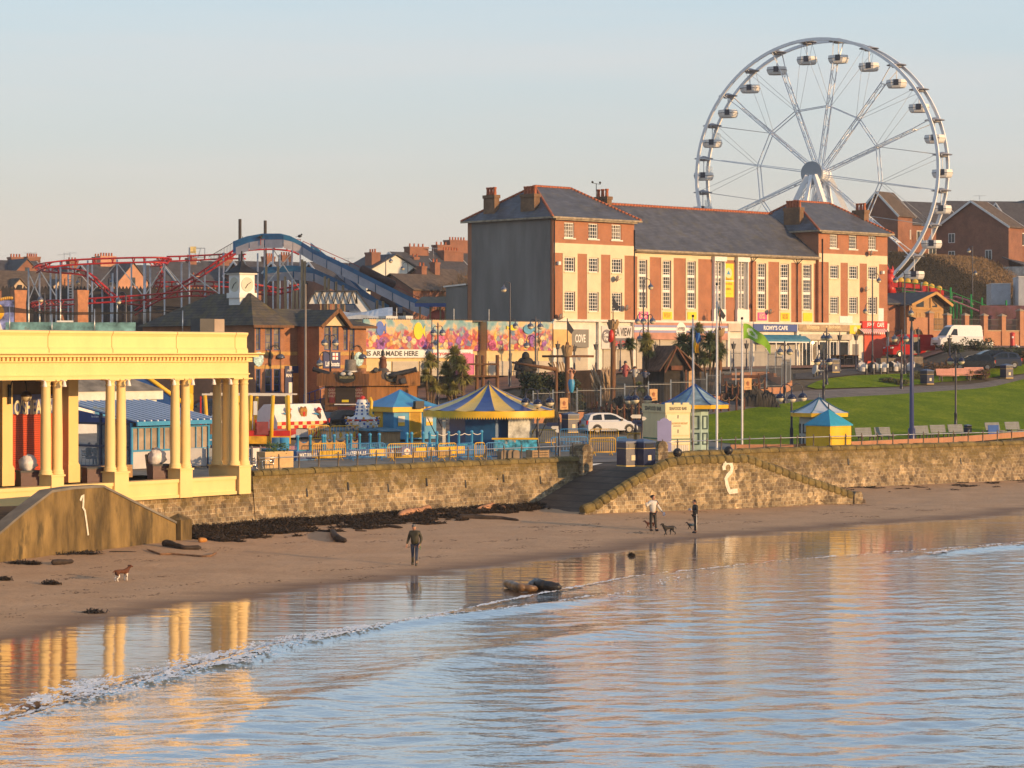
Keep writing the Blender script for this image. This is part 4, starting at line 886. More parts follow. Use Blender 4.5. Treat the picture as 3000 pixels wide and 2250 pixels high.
for px,py,lab in((2538,1100,'leftmost of the four bollards beside the road'),(2559,1099,'second of the four bollards beside the road from the left'),(2580,1098,'third of the four bollards beside the road from the left'),(2600,1097,'rightmost of the four bollards beside the road'),(2386,1105,'bollard just left of the two globe lamp with the loudspeaker'),(2393,1102,'bollard tucked behind the loudspeaker lamp')):
 p=G(px,py);lab='black and white '+lab
 if b0 is None:
  b0=thing('bollard',lab,'bollard',p,0,'black and white bollards');q=MB();q.lathe([(.11,0),(.11,.55),(.09,.6)],n=10);q.build('base',BLACK,b0);q=MB();q.lathe([(.1,.6),(.1,.95)],n=10);q.build('white_band',WHITE,b0);q=MB();q.lathe([(.1,.95),(.11,1.0),(.08,1.08),(.01,1.12)],n=10);q.build('cap',BLACK,b0)
 else:dup(b0,p,0,lab)
def bin_mesh():
 t=thing('litter_bin','','litter bin',(0,0,0),R(30),'navy litter bins');q=MB();q.box(-.42,.42,-.42,.42,.06,1.15);q.build('body',NAVY,t)
 q=MB();q.box(-.45,.45,-.45,.45,1.15,1.22);q.lathe([(.6,1.22),(.1,1.34)],n=4,rot=math.pi/4,smooth=False);q.build('lid',mat('bin_lid',(.06,.1,.2),.4),t)
 q=MB();q.box(-.43,.43,-.43,.43,.0,.06);q.box(-.43,.43,-.43,.43,.86,.89);q.build('gold_band',mat('gold_band',(.6,.4,.1),.4),t)
 q=MB();q.box(-.12,.12,-.435,-.42,.3,.55);q.build('crest',mat('crest',(.7,.6,.4),.5),t);q=MB();q.box(-.3,.3,-.43,-.419,.92,1.1);q.build('slot',BLACK,t);return t
bn=None
for px,py,sc,lab in((1671,1268,1.1,'navy litter bin left of the white hatchback'),(1842,1366,1.12,'navy litter bin at the slipway top, left of the pair'),(1884,1366,1.12,'navy litter bin at the slipway top, right of the pair, by the signpost'),(2716,1126,1.0,'navy litter bin left of the pink benches'),(2949,1109,.98,'navy litter bin right of the pink benches'),(2441,1092,.95,'navy litter bin behind the loudspeaker lamp'),(2835,1270,.5,'small navy bin between the grey promenade benches')):
 p=G(px,py)
 if bn is None:bn=bin_mesh();bn.location=p;bn['label']=lab;bn.scale=(sc,)*3
 else:dup(bn,p,R(random.uniform(20,45)),lab,scale=sc)
PNKW=mat('pink_slat',(.55,.24,.19),.6,.12);GRW=mat('grey_slat',(.2,.21,.23),.6,.15)
def bench(m,L_=2.0):
 t=thing('park_bench','','bench',(0,0,0));
 s=MB()
 for i in range(4):s.box(-L_/2,L_/2,-.42+.12*i,-.32+.12*i,.44,.48)
 s.build('seat',m,t);s=MB()
 for i in range(5):s.hexa([(-L_/2,.08+.03*i,.52+.11*i),(L_/2,.08+.03*i,.52+.11*i),(L_/2,.12+.03*i,.52+.11*i),(-L_/2,.12+.03*i,.52+.11*i),(-L_/2,.105+.03*i,.615+.11*i),(L_/2,.105+.03*i,.615+.11*i),(L_/2,.145+.03*i,.615+.11*i),(-L_/2,.145+.03*i,.615+.11*i)])
 s.build('backrest',m,t)
 for x in(-L_*.36,L_*.36):
  s=MB();s.box(x-.04,x+.04,-.38,-.3,0,.44);s.box(x-.04,x+.04,.02,.1,0,.44);s.bar((x,.1,.44),(x,.27,1.05),.06);s.bar((x,-.38,.41),(x,.1,.41),.06);s.build('leg',DGREY,t)
 return t
bb=bench(PNKW,1.9);first=True
for px,py,lab in((2774,1117,'pink slatted bench, leftmost of the row of three'),(2815,1116,'pink slatted bench in the middle of the row, behind the two globe lamp'),(2857,1113,'pink slatted bench at the right of the row')):
 p=G(px,py)
 if first:bb.location=p;bb.rotation_euler.z=R(22);bb['label']=lab;bb['group']='pink benches above the lawn';bb.scale=(1.05,)*3;first=False
 else:dup(bb,p,R(22),lab,'pink benches above the lawn',1.05)
gb=bench(GRW,1.5);first=True
for px,py,lab in((2534,1298,'nearest to the yellow tent'),(2590,1296,'second from the yellow tent'),(2702,1291,'just right of the tall navy mast'),(2752,1289,'second to the right of the tall navy mast'),(2804,1287,'left of the small navy bin'),(2912,1281,'behind the tilted blue information board'),(2970,1278,'rightmost, past the blue information board')):
 p=G(px,py);lab='grey slatted promenade bench '+lab
 if first:gb.location=p;gb.rotation_euler.z=R(35);gb['label']=lab;gb['group']='grey promenade benches';first=False
 else:dup(gb,p,R(35),lab,'grey promenade benches')
p=G(2912,1288);t=thing('information_board','tilted blue information board on the promenade in front of a grey bench','sign',p,R(30));q=MB();q.hexa([(-.5,0,.3),(.5,0,.3),(.5,.04,.3),(-.5,.04,.3),(-.3,.3,1.05),(.7,.3,1.05),(.7,.34,1.05),(-.3,.34,1.05)]);q.build('panel',BLUE,t);q=MB();q.bar((.1,.1,0),(.1,.2,.7),.08);q.build('leg',DGREY,t)
b=MB();pts=[G(*q)for q in((2140,1322),(2330,1321),(2500,1312),(2760,1300),(2920,1288),(3050,1276))]
for a,c in zip(pts,pts[1:]):
 d=(c-a).normalized();n=Vector((-d.y,d.x,0))*.12;h=Vector((0,0,.42));b.hexa([a-n,c-n,c+n,a+n,a-n+h,c-n+h,c+n+h,a+n+h])
tag(b.build('dwarf_wall',BRICKO),'low orange brick retaining wall along the foot of the lawn','wall')
def railing(u0,u1,lab):
 p=Vector((*wl(u0,.22),2.9));t=thing('promenade_railing',lab,'railing',p);q=MB();pts=[];n=int((u1-u0)/1.3)
 for i in range(n+1):pts.append(Vector((*wl(lerp(u0,u1,i/n),.22),3.74))-p)
 q.tube(pts,.028,6);q.build('rail',STEEL,t);pm=None
 for i,c in enumerate(pts):
  if i>98:break
  if pm is None:k=MB();k.lathe([(.055,-.8),(.055,-.55),(.04,-.5),(.038,-.05),(.06,-.04),(.06,.05),(.03,.08),(.045,.13),(.01,.18)],n=8);o=pm=k.build('post',mat('rail_post',(.13,.1,.075),.5,.2),t)
  else:o=pm.copy();col.objects.link(o);o.parent=t
  o.location=c
railing(73.9,96.4,'steel handrail on short posts above the sea wall before the waterball pool');railing(104.0,165,'steel handrail on short posts above the sea wall before the yellow tent')
def barrier(p,q,h,m,lab,mesh=True,nb=14,panel=None):
 p,q=Vector(p),Vector(q);L_=(q-p).length;a=math.atan2(q.y-p.y,q.x-p.x);t=thing('crowd_barrier',lab,'barrier',p,a,'yellow and blue crowd barriers')
 f=MB();r=.14;pts=[(.02,0,.18),(.02,0,h-r),(.02+r*.3,0,h-r*.3),(.02+r,0,h),(L_-.02-r,0,h),(L_-.02-r*.3,0,h-r*.3),(L_-.02,0,h-r),(L_-.02,0,.18)];f.tube(pts,.03,6);f.tube([(.02,0,.2),(L_-.02,0,.2)],.028,6);f.build('frame',m,t)
 f=MB()
 for i in range(1,nb):x=L_*i/nb;f.bar((x,0,.2),(x,0,h),.018)
 f.build('bars',m,t)
 for x in(.3,L_-.3):
  f=MB();f.bar((x,-.28,.0),(x,0,.22),.035);f.bar((x,.28,.0),(x,0,.22),.035);f.build('foot',m,t)
 if panel:f=MB();f.box(*panel[:2],-.045,-.03,*panel[2:4]);f.build('panel',panel[4],t)
 return t
BARB,BARY=mat('barrier_blue',(.03,.22,.5),.4,.1),mat('barrier_yellow',(.8,.45,.01),.4,.1)
rows=[(864,911,1348,'b'),(914,1013,1350,'y'),(1016,1129,1350,'b'),(1135,1250,1351,'y'),(1252,1282,1350,'b'),(1283,1337,1350,'y'),(1339,1388,1350,'b'),(1390,1420,1348,'y'),(1422,1476,1348,'b')]
names=('beside the two blue drums','across the first waterball lettering','across the second waterball lettering','beside the blue poster of the pool','narrow and just right of the poster','in front of the pool decking, left of centre','in front of the pool decking, right of centre','narrow at the corner of the pool','dark, below the striped canopy rim')
for(a,c,y,k),nm in zip(rows,names):barrier(G(a,y),G(c,y-2),.98,BARY if k=='y' else BARB,('yellow' if k=='y' else 'blue')+' crowd barrier '+nm,nb=max(4,int((c-a)/6)))
for a,ya,c,yc,k,lab in((1614,1332,1722,1330,'b','long blue crowd barrier in front of the round gate pillar'),(1727,1335,1804,1334,'y','solid looking yellow crowd barrier in the slipway opening'),(1807,1333,1836,1331,'b','short blue crowd barrier beside the yellow one in the opening'),(1838,1318,1888,1316,'y','yellow crowd barrier behind the twin navy bins'),(1558,1306,1628,1305,'y','yellow crowd barrier behind the three globe lamp'),(1640,1303,1722,1302,'b','blue crowd barrier running behind the long blue one'),(1728,1303,1812,1303,'y','yellow crowd barrier close in front of the white hatchback'),(904,1296,966,1296,'y','yellow crowd barrier below the fire trailer'),(968,1296,1076,1296,'y','yellow crowd barrier beneath the lighthouse ride'),(640,1318,700,1318,'y','yellow crowd barrier behind the planter box by the colonnade corner')):
 barrier(G(a,ya),G(c,yc),1.05,BARY if k=='y' else BARB,lab,nb=12)
def finger(px,base,ty,arms,lab):
 p=G(px,base);t=thing('finger_post',lab,'signpost',p);h=Ht(p,ty);q=MB();q.lathe([(.09,0),(.09,.8),(.06,.85),(.055,h-.15),(.09,h-.1),(.04,h)],n=8);q.build('pole',POLE,t);m=p.y/F
 for x0,x1,y,mm in arms:q=MB();z=Ht(p,y);a,b_=(x0-px)*m,(x1-px)*m;q.prism([(a,z-.1),(b_,z-.1),(b_+(.1 if b_>0 else-.0),z),(b_,z+.1),(a,z+.1),(a-(.1 if a<0 else 0),z)],-.09,-.06);q.build('finger',mm,t)
finger(1638,1345,1222,[(1604,1636,1243,NAVY),(1619,1636,1252,OFFW),(1631,1637,1262,OFFW)],'finger post with navy and pale arms in front of the long blue barrier')
finger(1880,1365,1204,[(1852,1878,1220,OFFW),(1881,1889,1226,OFFW),(1855,1878,1236,NAVY),(1868,1879,1243,NAVY)],'finger post with stacked arms beside the twin navy bins')
def flagpole(px,base,ty,lab,r=.075):
 p=G(px,base);t=thing('flagpole',lab,'flagpole',p,0,'white flagpoles above the slipway');h=Ht(p,ty);q=MB();q.lathe([(r,0),(r*.55,h)],n=10);q.build('pole',mat('pole_white',(.7,.7,.72),.35,.05),t);q=MB();q.sphere((0,0,h+.05),.09,8,6);q.build('finial',BLACK,t);q=MB();q.tube([(r+.02,-.05,1.2),(r*.6+.03,-.05,h*.95)],.008,4);q.build('halyard',WHITE,t);return p,h
fp=[flagpole(2030,1324,928,'white flagpole with the blue and yellow flag, beside the cream kiosk'),flagpole(2100,1326,835,'tallest white flagpole, the middle of the three'),flagpole(2174,1318,935,'white flagpole flying the bright green flag')]
def flag(name,lab,p,h,w,hh,mats,fn,n=16,k=8,sag=0.):
 b=MB();vs=[];
 for i in range(n+1):
  for j in range(k+1):vs.append(fn(i/n,j/k))
 fs=[(i*(k+1)+j,(i+1)*(k+1)+j,(i+1)*(k+1)+j+1,i*(k+1)+j+1)for i in range(n)for j in range(k)]
 b.add(vs,fs,0,True);b.mi=[mats[1](i/n,j/k)for i in range(n)for j in range(k)]
 o=b.build(name,mats[0],None,p+Vector((0,0,h)));tag(o,lab,'flag','flags above the slipway');return o
p,h=fp[0];m_=p.y/F;z0=Ht(p,957)
flag('flag','limp blue and yellow flag hanging on its pole',p,z0,0,0,([mat('flag_blue',(.02,.12,.4),.7),mat('flag_yellow',(.8,.45,.02),.7)],lambda i,j:0 if j<.42 and i<.6+.4*(1-j)else 1),lambda i,j:(.1+.32*i+.08*math.sin(j*5+i*2),-.1+.1*math.sin(i*9+j*3),-j*1.25-i*.75-.15*math.sin(i*6)))
p,h=fp[1];z0=Ht(p,868)
flag('flag','limp white and green flag with a red patch hanging on the tallest pole',p,z0,0,0,([mat('flag_white',(.75,.75,.7),.7),mat('flag_green',(.02,.2,.05),.7),mat('flag_red',(.5,.03,.03),.7)],lambda i,j:2 if abs(i-.55)<.2 and abs(j-.55)<.22 else(0 if j<.45 else 1)),lambda i,j:(.1+.3*i*j+.04*math.sin(j*6),-.08+.1*math.sin(i*9+j*3),-j*1.2-i*.8))
p,h=fp[2];z0=Ht(p,948)
flag('flag','bright green flag streaming from its white pole',p,z0,0,0,([mat('flag_lime',(.2,.42,.02),.7),mat('flag_pale',(.6,.7,.5),.7)],lambda i,j:1 if(abs(math.hypot((i-.3)*1.6,j-.45)-.22)<.07)else 0),lambda i,j:(.08+1.75*i,-.1+.22*math.sin(i*7+j),-j*1.0*(1-.45*i)-1.15*i*i-.25*i+.06*math.sin(i*10)),22,12)
def mast(px,base,ty,r,m,lab,cam=False,name='mast',D=None,taper=.5):
 p=at(px,D)if D else G(px,base);t=thing(name,lab,'mast',p);h=Ht(p,ty);q=MB();q.lathe([(r*1.6,0),(r*1.6,1.),(r,1.1),(r*taper,h)],n=10);q.build('pole',m,t)
 if cam:q=MB();q.lathe([(r*.9,0),(r*.5,.3),(r*.4,.7)],(0,0,h),8);q.box(-.16,.14,-.14,.14,h+.65,h+.9);q.bar((-.2,-.1,h+.95),(.25,-.15,h+.8),.12);q.build('camera',BLACK,t)
mast(2671,1299,968,.16,mat('navy_mast',(.03,.035,.12),.35,.1),'tall navy camera mast at the edge of the lawn',True,'camera_mast',taper=.75)
mast(895,1180,832,.105,mat('brown_steel',(.2,.17,.15),.5,.15),'tall grey steel pole in front of the lifeboat station',D=160,taper=.6)
TW,TL=mat('canvas_white',(.75,.75,.73),.7,.08),mat('light_blue_panel',(.25,.42,.5),.6,.15)
QO=Vector((-20.0,125.6,2.75));QA=R(51);QP=Pl(QO,QA)
cafe=thing('glazed_cafe','glazed cafe with blue frames and a blue canopy with pale ribs beside the colonnade','cafe',QO,QA)
XE=QP.x(618);hE,hH=QP.z(385,1236),QP.z(215,1178,5.0)
CBL=mat('canopy_blue',(.015,.08,.3),.35,.1)
b=MB();b.hexa([(-.1,-.5,hE-.06),(XE,-.5,hE-.06),(XE,5.1,hH-.06),(-.1,5.1,hH-.06),(-.1,-.5,hE),(XE,-.5,hE),(XE,5.1,hH),(-.1,5.1,hH)]);b.build('canopy',CBL,cafe)
b=MB();n=12
for i in range(n+1):x=lerp(-.05,XE-.05,i/n);b.hexa([(x-.05,-.55,hE),(x+.05,-.55,hE),(x+.05,5.1,hH),(x-.05,5.1,hH),(x-.05,-.55,hE+.09),(x+.05,-.55,hE+.09),(x+.05,5.1,hH+.09),(x-.05,5.1,hH+.09)])
b.build('canopy_rib',mat('rib_pale',(.6,.65,.72),.4,.05),cafe)
MB().box(-.12,XE+.02,-.6,-.5,hE-.2,hE+.02).build('canopy_gutter',SKYB,cafe)
b=MB()
for x in(0,XE*.33,XE*.66,XE-.2):b.box(x-.06,x+.06,-.06,.06,0,hE-.05)
for z in(.95,hE-.35):b.box(.06,XE-.26,-.05,.05,z,z+.09)
for i in range(1,12):x=lerp(0,XE-.2,i/12);b.box(x-.025,x+.025,-.03,.03,1.04,hE-.35)
b.build('front_frame',SKYB,cafe)
b=MB();b.quad((.05,.04,1.04),(XE-.25,.04,1.04),(XE-.25,.04,hE-.35),(.05,.04,hE-.35));b.build('front_glazing',mat('misted_glass',(.42,.34,.26),.12,.3,.8),cafe)
MB().box(.06,XE-.26,.0,.04,.05,.95).build('front_panel',mat('frosted_panel',(.6,.58,.58),.3,.08),cafe)
b=MB()
for y in(0.1,2.4,4.9):b.box(-.06,.06,y-.07,y+.07,0,hE+(hH-hE)*(y+.5)/5.6-.06)
for z in(.05,1.15,2.35):b.box(-.05,.05,.1,4.9,z,z+.12)
b.build('side_frame',NAVY,cafe)
b=MB();b.quad((.0,.1,2.45),(.0,4.9,2.45),(.0,4.9,hE+.65),(.0,.1,hE-.0));b.build('side_sign',mat('cafe_blue',(.02,.05,.22),.35,.15),cafe)
s=cafe.children[-1]
for tx,z,w,h in(("Marco’s",3.2,1.2,.3),('TRADITIONAL',2.95,1.3,.14),('ice cream and hot drinks',2.78,1.5,.12)):letters(tx,s,LET_C if z>3 else LET_W,-2.4,z,w,h,-.012,rx=-1)
b=MB();b.quad((.0,.1,.1),(.0,4.9,.1),(.0,4.9,2.4),(.0,.1,2.4));b.build('side_glazing',clearglass('cafe_glass',(.5,.55,.6),.3),cafe)
MB().box(.5,XE-.5,3.2,3.3,.05,2.6).build('servery_wall',mat('servery',(.3,.2,.1),.7,.8,1.6),cafe)
MB().box(-.0,XE,-.1,5,-.05,.05).build('floor',DGREY,cafe)
FRP=mat('frosted_panel',(.6,.58,.58),.3,.08);SSP=mat('steel_panel',(.5,.5,.5),.3,.2,1,0,.7)
def screen(a,c,by,ty,m,lab):
 p,q=G(a,by),G(c,by-1);h=Ht(p,ty);L_=(q-p).length;t=thing('windbreak_panel',lab,'windbreak',p,math.atan2(q.y-p.y,q.x-p.x),'pale windbreak panels round the cafe tables');MB().box(.06,L_-.06,-.015,.015,.12,h).build('panel',m,t)
 for x in(0,L_):MB().box(x-.03,x+.03,-.03,.03,0,h+.12).build('post',NAVY,t)
for a,c,m,lab in((417,470,FRP,'pale windbreak panel behind the bald man in black'),(481,515,FRP,'pale windbreak panel left of the third column pair'),(552,607,FRP,'pale windbreak panel behind the black menu board'),(609,654,SSP,'brushed steel windbreak panel left of the corner columns'),(718,736,FRP,'narrow pale windbreak panel right of the corner columns'),(738,763,FRP,'pale windbreak panel beside the timber planter box')):screen(a,c,1372,1313,m,lab)
STL=mat('polished_steel',(.7,.7,.7),.2,.08,2,0,.9)
def cafe_chair(p,rz,lab):
 t=thing('cafe_chair',lab,'chair',p,rz,'steel cafe chairs');b=MB();b.box(-.22,.22,-.2,.22,.44,.47);b.build('seat',DGREY,t)
 b=MB()
 for k in range(3):b.hexa([(-.22,.2+.02*k,.55+.11*k),(.22,.2+.02*k,.55+.11*k),(.22,.22+.02*k,.55+.11*k),(-.22,.22+.02*k,.55+.11*k),(-.22,.21+.02*k,.62+.11*k),(.22,.21+.02*k,.62+.11*k),(.22,.23+.02*k,.62+.11*k),(-.22,.23+.02*k,.62+.11*k)])
 b.build('backrest',DGREY,t)
 for s in(-1,1):
  b=MB();b.tube([(s*.26,-.24,0),(s*.25,-.2,.66),(s*.25,.1,.68),(s*.24,.22,.62)],.016,5);b.build('front_leg',STL,t);b=MB();b.tube([(s*.25,.26,0),(s*.23,.18,.46),(s*.22,.28,.9)],.016,5);b.build('rear_leg',STL,t)
 return t
def cafe_table(p,lab):
 t=thing('cafe_table',lab,'table',p,0,'round steel cafe tables');b=MB();b.lathe([(.38,.72),(.38,.75)],n=16);b.build('tabletop',STL,t);b=MB();b.tube([(0,0,.72),(0,0,.05)],.03,6)
 for k in range(4):b.bar((0,0,.08),(.3*math.cos(k*1.571),.3*math.sin(k*1.571),.01),.03)
 b.build('pedestal',STL,t)
ct=KP.w(kx(612),2.6,.62);cafe_table(ct,'round steel table between the third and corner column groups')
for dx,rz,s in((-.62,80,'left of the steel table under the colonnade'),(.62,-70,'right of the steel table under the colonnade')):cafe_chair(ct+Vector((dx,-.25+dx*.4,0)),R(rz),'dark slatted steel chair '+s)
ct=G(744,1388);cafe_table(ct+Vector((-.3,.3,0)),'steel table just right of the colonnade corner')
for px,py,rz,s in((751,1392,60,'by the corner table right of the colonnade'),(785,1388,-60,'in front of the timber planter box'),(730,1384,40,'half hidden by the colonnade corner')):cafe_chair(G(px,py),R(rz),'dark slatted steel chair '+s)
seats=[(225,'first from the left'),(250,'second from the left'),(270,'in the middle'),(296,'beside the blue post')]
for i,(px,s)in enumerate(seats):
 q=QP.w(.8+.2*(i%2),4.4-1.15*i,.05);cafe_chair(q,R(40+90*(i%2)),'steel chair inside the glazed cafe, '+s)
p=KP.w(kx(245),6.4,.62);tag(MB().box(-2.6,8.6,-.14,.14,0,.62).build('brick_plinth',BRICKY,None,p,KA),'low buff brick wall behind the colonnade bins','wall')
p=KP.w(kx(556),2.4,.62);t=thing('menu_board','black chalk menu board in a wooden frame leaning beside the third column pair','menu board',p,R(40));MB().hexa([(-.32,0,.02),(.32,0,.02),(.32,.04,.02),(-.32,.04,.02),(-.32,.28,1.25),(.32,.28,1.25),(.32,.32,1.25),(-.32,.32,1.25)]).build('slate',mat('chalk_slate',(.03,.035,.035),.7,.9,14),t)
b=MB()
for a,c in(((-.34,-.02,0),(-.34,.27,1.27)),((.34,-.02,0),(.34,.27,1.27)),((-.34,.27,1.27),(.34,.27,1.27)),((-.34,0,.04),(.34,0,.04))):b.bar(a,c,.06)
b.build('frame',WOODL,t)
p=G(808,1380);h=Ht(p,1322);t=thing('planter_box','tall buff timber planter box with a clipped shrub by the sea wall','planter',p,R(45));q=MB()
for k in range(9):q.box(-1.0,.9,-.35,.35,h*k/9+.015,h*(k+1)/9)
q.box(-.98,.88,-.33,.33,0,h-.02);q.build('box',mat('buff_timber',(.62,.42,.2),.7,.12,2),t)
def leafball(b,c,r,n,s=.06,sq=(1,1,1),rnd=random):
 for _ in range(n):
  th,z=rnd.uniform(0,6.283),rnd.uniform(-1,1);k=math.sqrt(1-z*z);rr=r*rnd.uniform(.55,1.05);q=Vector(c)+Vector((k*math.cos(th)*sq[0],k*math.sin(th)*sq[1],z*sq[2]))*rr
  u=Vector((rnd.gauss(0,1),rnd.gauss(0,1),rnd.gauss(0,1))).normalized()*s;w=u.orthogonal().normalized()*s*.8;b.add([q-u,q+w,q+u,q-w],[(0,1,2,3)])
LEAF=mat('shrub_leaf',(.07,.13,.025),.7,.3,3)
q=MB();leafball(q,(-.4,0,h+.12),.38,260);leafball(q,(.35,0,h+.1),.4,260);q.build('shrub',LEAF,t)
bag=mat('white_bag',(.82,.78,.76),.45,.08,4,.6,0,9);BOXR=mat('dark_red_bin',(.07,.015,.02),.5,.15)
def bagged(px,base_y,lab):
 p=KP.w(kx(px,1.2),1.2,.62);t=thing('square_bin',lab,'litter bin',p,KA-R(20),'square dark bins on the bench wall');MB().box(-.45,.45,-.35,.35,0,.82).build('body',BOXR,t);MB().box(-.48,.48,-.38,.38,.82,.9).build('lid',DGREY,t)
 q=MB();q.box(.46,.47,-.3,-.02,.15,.7);q.box(.46,.47,.02,.3,.15,.7);q.build('side_plate',mat('bin_plate',(.15,.17,.22),.5),t);return p
pb=[bagged(82,0,'dark square bin with a full white bag on top, left of the leftmost column pair'),bagged(275,0,'dark square bin with nothing on it, left of the second column pair'),bagged(466,0,'dark square bin left of the third column pair, by the bald man')]
def sack(c,r,lab,knot=True):
 b=MB();n,m=14,10;vs=[];fs=[]
 for i in range(m+1):
  for j in range(n):
   th,ph=math.pi*i/m,2*math.pi*j/n;q=Vector((math.sin(th)*math.cos(ph),math.sin(th)*math.sin(ph),math.cos(th)));k=1+.3*noise.noise(q*1.7+Vector((r*40,0,0)))+.14*noise.noise(q*4.5)
   if q.z<0:k*=1+.12*abs(q.z)
   vs.append((q.x*r*k*1.12,q.y*r*k,(q.z*k*1.02 if q.z<0 else q.z*k+max(0,q.z-.985)*9.)*r+r*.98))
 for i in range(m):
  for j in range(n):fs.append((i*n+j,(i+1)*n+j,(i+1)*n+(j+1)%n,i*n+(j+1)%n))
 b.add(vs,fs,0,True);tag(b.build('rubbish_bag',bag,None,c),lab,'rubbish bag')
sack(pb[0]+Vector((.0,0,.88)),.36,'knotted white rubbish bag on the leftmost dark bin')
sack(pb[2]+Vector((-.12,0,.88)),.38,'bulging white rubbish bag held by the bald man on the bin')
p=at(612,140);h=Ht(p,1312);t=thing('ice_cream_cone','giant ice cream cone model tilted on the blue cafe rail','cone model',p+Vector((0,0,h)));q=MB();q.lathe([(.02,0),(.36,1.35),(.38,1.42)],n=14);q.xf(Matrix.Rotation(R(12),4,'Y'));q.build('cone',mat('wafer',(.5,.23,.09),.7,.15,5,.4,0,20),t)
q=MB();q.sphere((0,0,1.6),.4,12,8,sc=(1.1,1,.8));q.sphere((.05,0,1.9),.28,10,6);q.sphere((-.3,0,1.42),.14,8,5);q.sphere((.3,.05,1.4),.16,8,5);q.xf(Matrix.Rotation(R(12),4,'Y'));q.build('ice_cream',TW,t);q=MB();q.bar((.55,0,1.75),(.95,-.05,1.85),.12);q.build('flake',DGREY,t)
p=at(620,138);t=thing('arrow_sign','oval blue sign with a white arrow below the ice cream cone model','sign',p+Vector((0,0,Ht(p,1306))));q=MB();q.lathe([(.32,0),(.32,.04)],n=20);q.xf(Matrix.Rotation(R(90),4,'X')@Matrix.Diagonal((.75,1,1,1)));q.xf(Matrix.Translation((0,0,.35)));q.build('board',SKYB,t);q=MB();q.box(-.15,.06,-.06,-.045,.3,.38);q.prism([(.04,.22),(.18,.34),(.04,.46)],-.06,-.045);q.build('arrow',WHITE,t);MB().box(-.03,.03,0,.03,-1.7,.1).build('post',NAVY,t)
p=at(315,152);t=thing('white_kiosk','white boarded kiosk with a mossy grey roof behind the blue canopy','kiosk',p,R(48));h0,h1,h2=Ht(p,1172),Ht(p,1146),Ht(p,1108)
MB().box(-4.5,4.0,0,5,0,h0).build('wall',TW,t);MB().box(-4.8,4.3,-.3,5.2,h0,h1).build('fascia',OFFW,t);q=MB();q.hexa([(-4.9,-.4,h1),(4.4,-.4,h1),(4.4,5.3,h1),(-4.9,5.3,h1),(-2.5,2,h2+.4),(2,2,h2+.4),(2,3,h2+.4),(-2.5,3,h2+.4)]);q.build('roof',mat('grey_roof',(.22,.2,.17),.9,.4,.8),t)
MB().box(-1,3.6,-.05,-.01,.8,h0-.3).build('blue_board',SKYB,t)
p=at(432,158);t=thing('inflatable_slide','blue and yellow inflatable slide with a golden arch behind the cafe canopy','inflatable slide',p,R(20));m_=p.y/F;h0,h1=Ht(p,1195),Ht(p,1100)
q=MB();q.hexa([(-1.5,0,h1+.6),(2.1,-1,h0),(2.1,3.5,h0),(-1.5,3.5,h1+.6),(-1.5,0,h1+.8),(2.1,-1,h0+.3),(2.1,3.5,h0+.3),(-1.5,3.5,h1+.8)]);q.hexa([(-1.5,0,0),(2.1,-1,0),(2.1,3.5,0),(-1.5,3.5,0),(-1.5,0,h1+.6),(2.1,-1,h0),(2.1,3.5,h0),(-1.5,3.5,h1+.6)]);q.build('chute',BLUE,t)
q=MB()
for y in(-.1,1.4,3.2):q.tube([(-1.5,y,h1+.95),(2.1,y-.9,h0+.4)],.14,8)
q.build('bolster',YEL,t);q=MB();q.tube([(2.1*math.cos(math.pi*i/14)*.62-.3,-1.4,h0-.7+1.15*math.sin(math.pi*i/14))for i in range(15)],.12,8);q.build('arch_rim',mat('gold_vinyl',(.8,.55,.1),.3,.1),t);q=MB();q.prism([(1.28*math.cos(math.pi*i/14)-.3,h0-.7+1.13*math.sin(math.pi*i/14))for i in range(15)],-1.38,-1.3);q.build('arch_panel',mat('gold_foil',(.85,.6,.25),.25,.35,3),t)
p=at(551,160);t=thing('inflatable_tower','yellow ribbed inflatable tower beside the third column pair','inflatable tower',p);h=Ht(p,1105);q=MB();q.lathe([(.36,0),(.36,h*.3),(.31,h*.31),(.36,h*.33),(.36,h*.63),(.31,h*.64),(.36,h*.66),(.36,h)],n=12);q.build('tube',YEL,t);MB().lathe([(.42,h),(.42,h+.2)],n=12).build('cap',BLUE,t)
p=at(720,152);t=thing('trampoline_frame','red and yellow trampoline frame with padded poles and netting','trampoline',p);m_=p.y/F
hz_=Ht(p,1157);X=lambda px:(px-720)*m_
q=MB();q.bar((X(598),-1,hz_+.05),(X(858),-1,hz_),.12);q.bar((X(598),3,hz_+.05),(X(858),3,hz_),.1);q.build('top_beam',OFFW,t)
for px,py in((614,0),(737,0),(748,.2),(802,-.6),(851,0),(690,2),(840,2.5)):
 q=MB();e=random.uniform(-.2,.2);q.tube([(X(px),-1+py,0),(X(px)+e*.4,-1+py,hz_*.5),(X(px)+e,-1+py,hz_)],.12,8);q.build('padded_pole',YEL,t)
for px in(596,660,756,798):q=MB();q.bar((X(px),-1.3,0),(X(px),-1.3,hz_*.98 if px<660 else hz_*.5),.09);q.build('red_pole',RED,t)
q=MB();q.hexa([(X(620),-1.5,.5),(X(855),-1.5,.5),(X(855),3,.5),(X(620),3,.5),(X(620),-1.5,.85),(X(855),-1.5,.85),(X(855),3,.85),(X(620),3,.85)]);q.build('bed',RED,t)
q=MB();q.box(X(640),X(855),-1.55,-1.5,0.02,.5);q.build('skirt',mat('yellow_skirt',(.75,.4,.02),.6,.3,2),t)
q=MB();q.box(X(760),X(794),-1.62,-1.58,.6,hz_*.46);q.build('gate_panel',mat('red_mesh',(.3,.06,.06),.6,.2),t)
q=MB().box(X(751),X(762),-1.7,-1.66,hz_*.6,hz_*.88);q.build('notice',WHITE,t)
d0=None
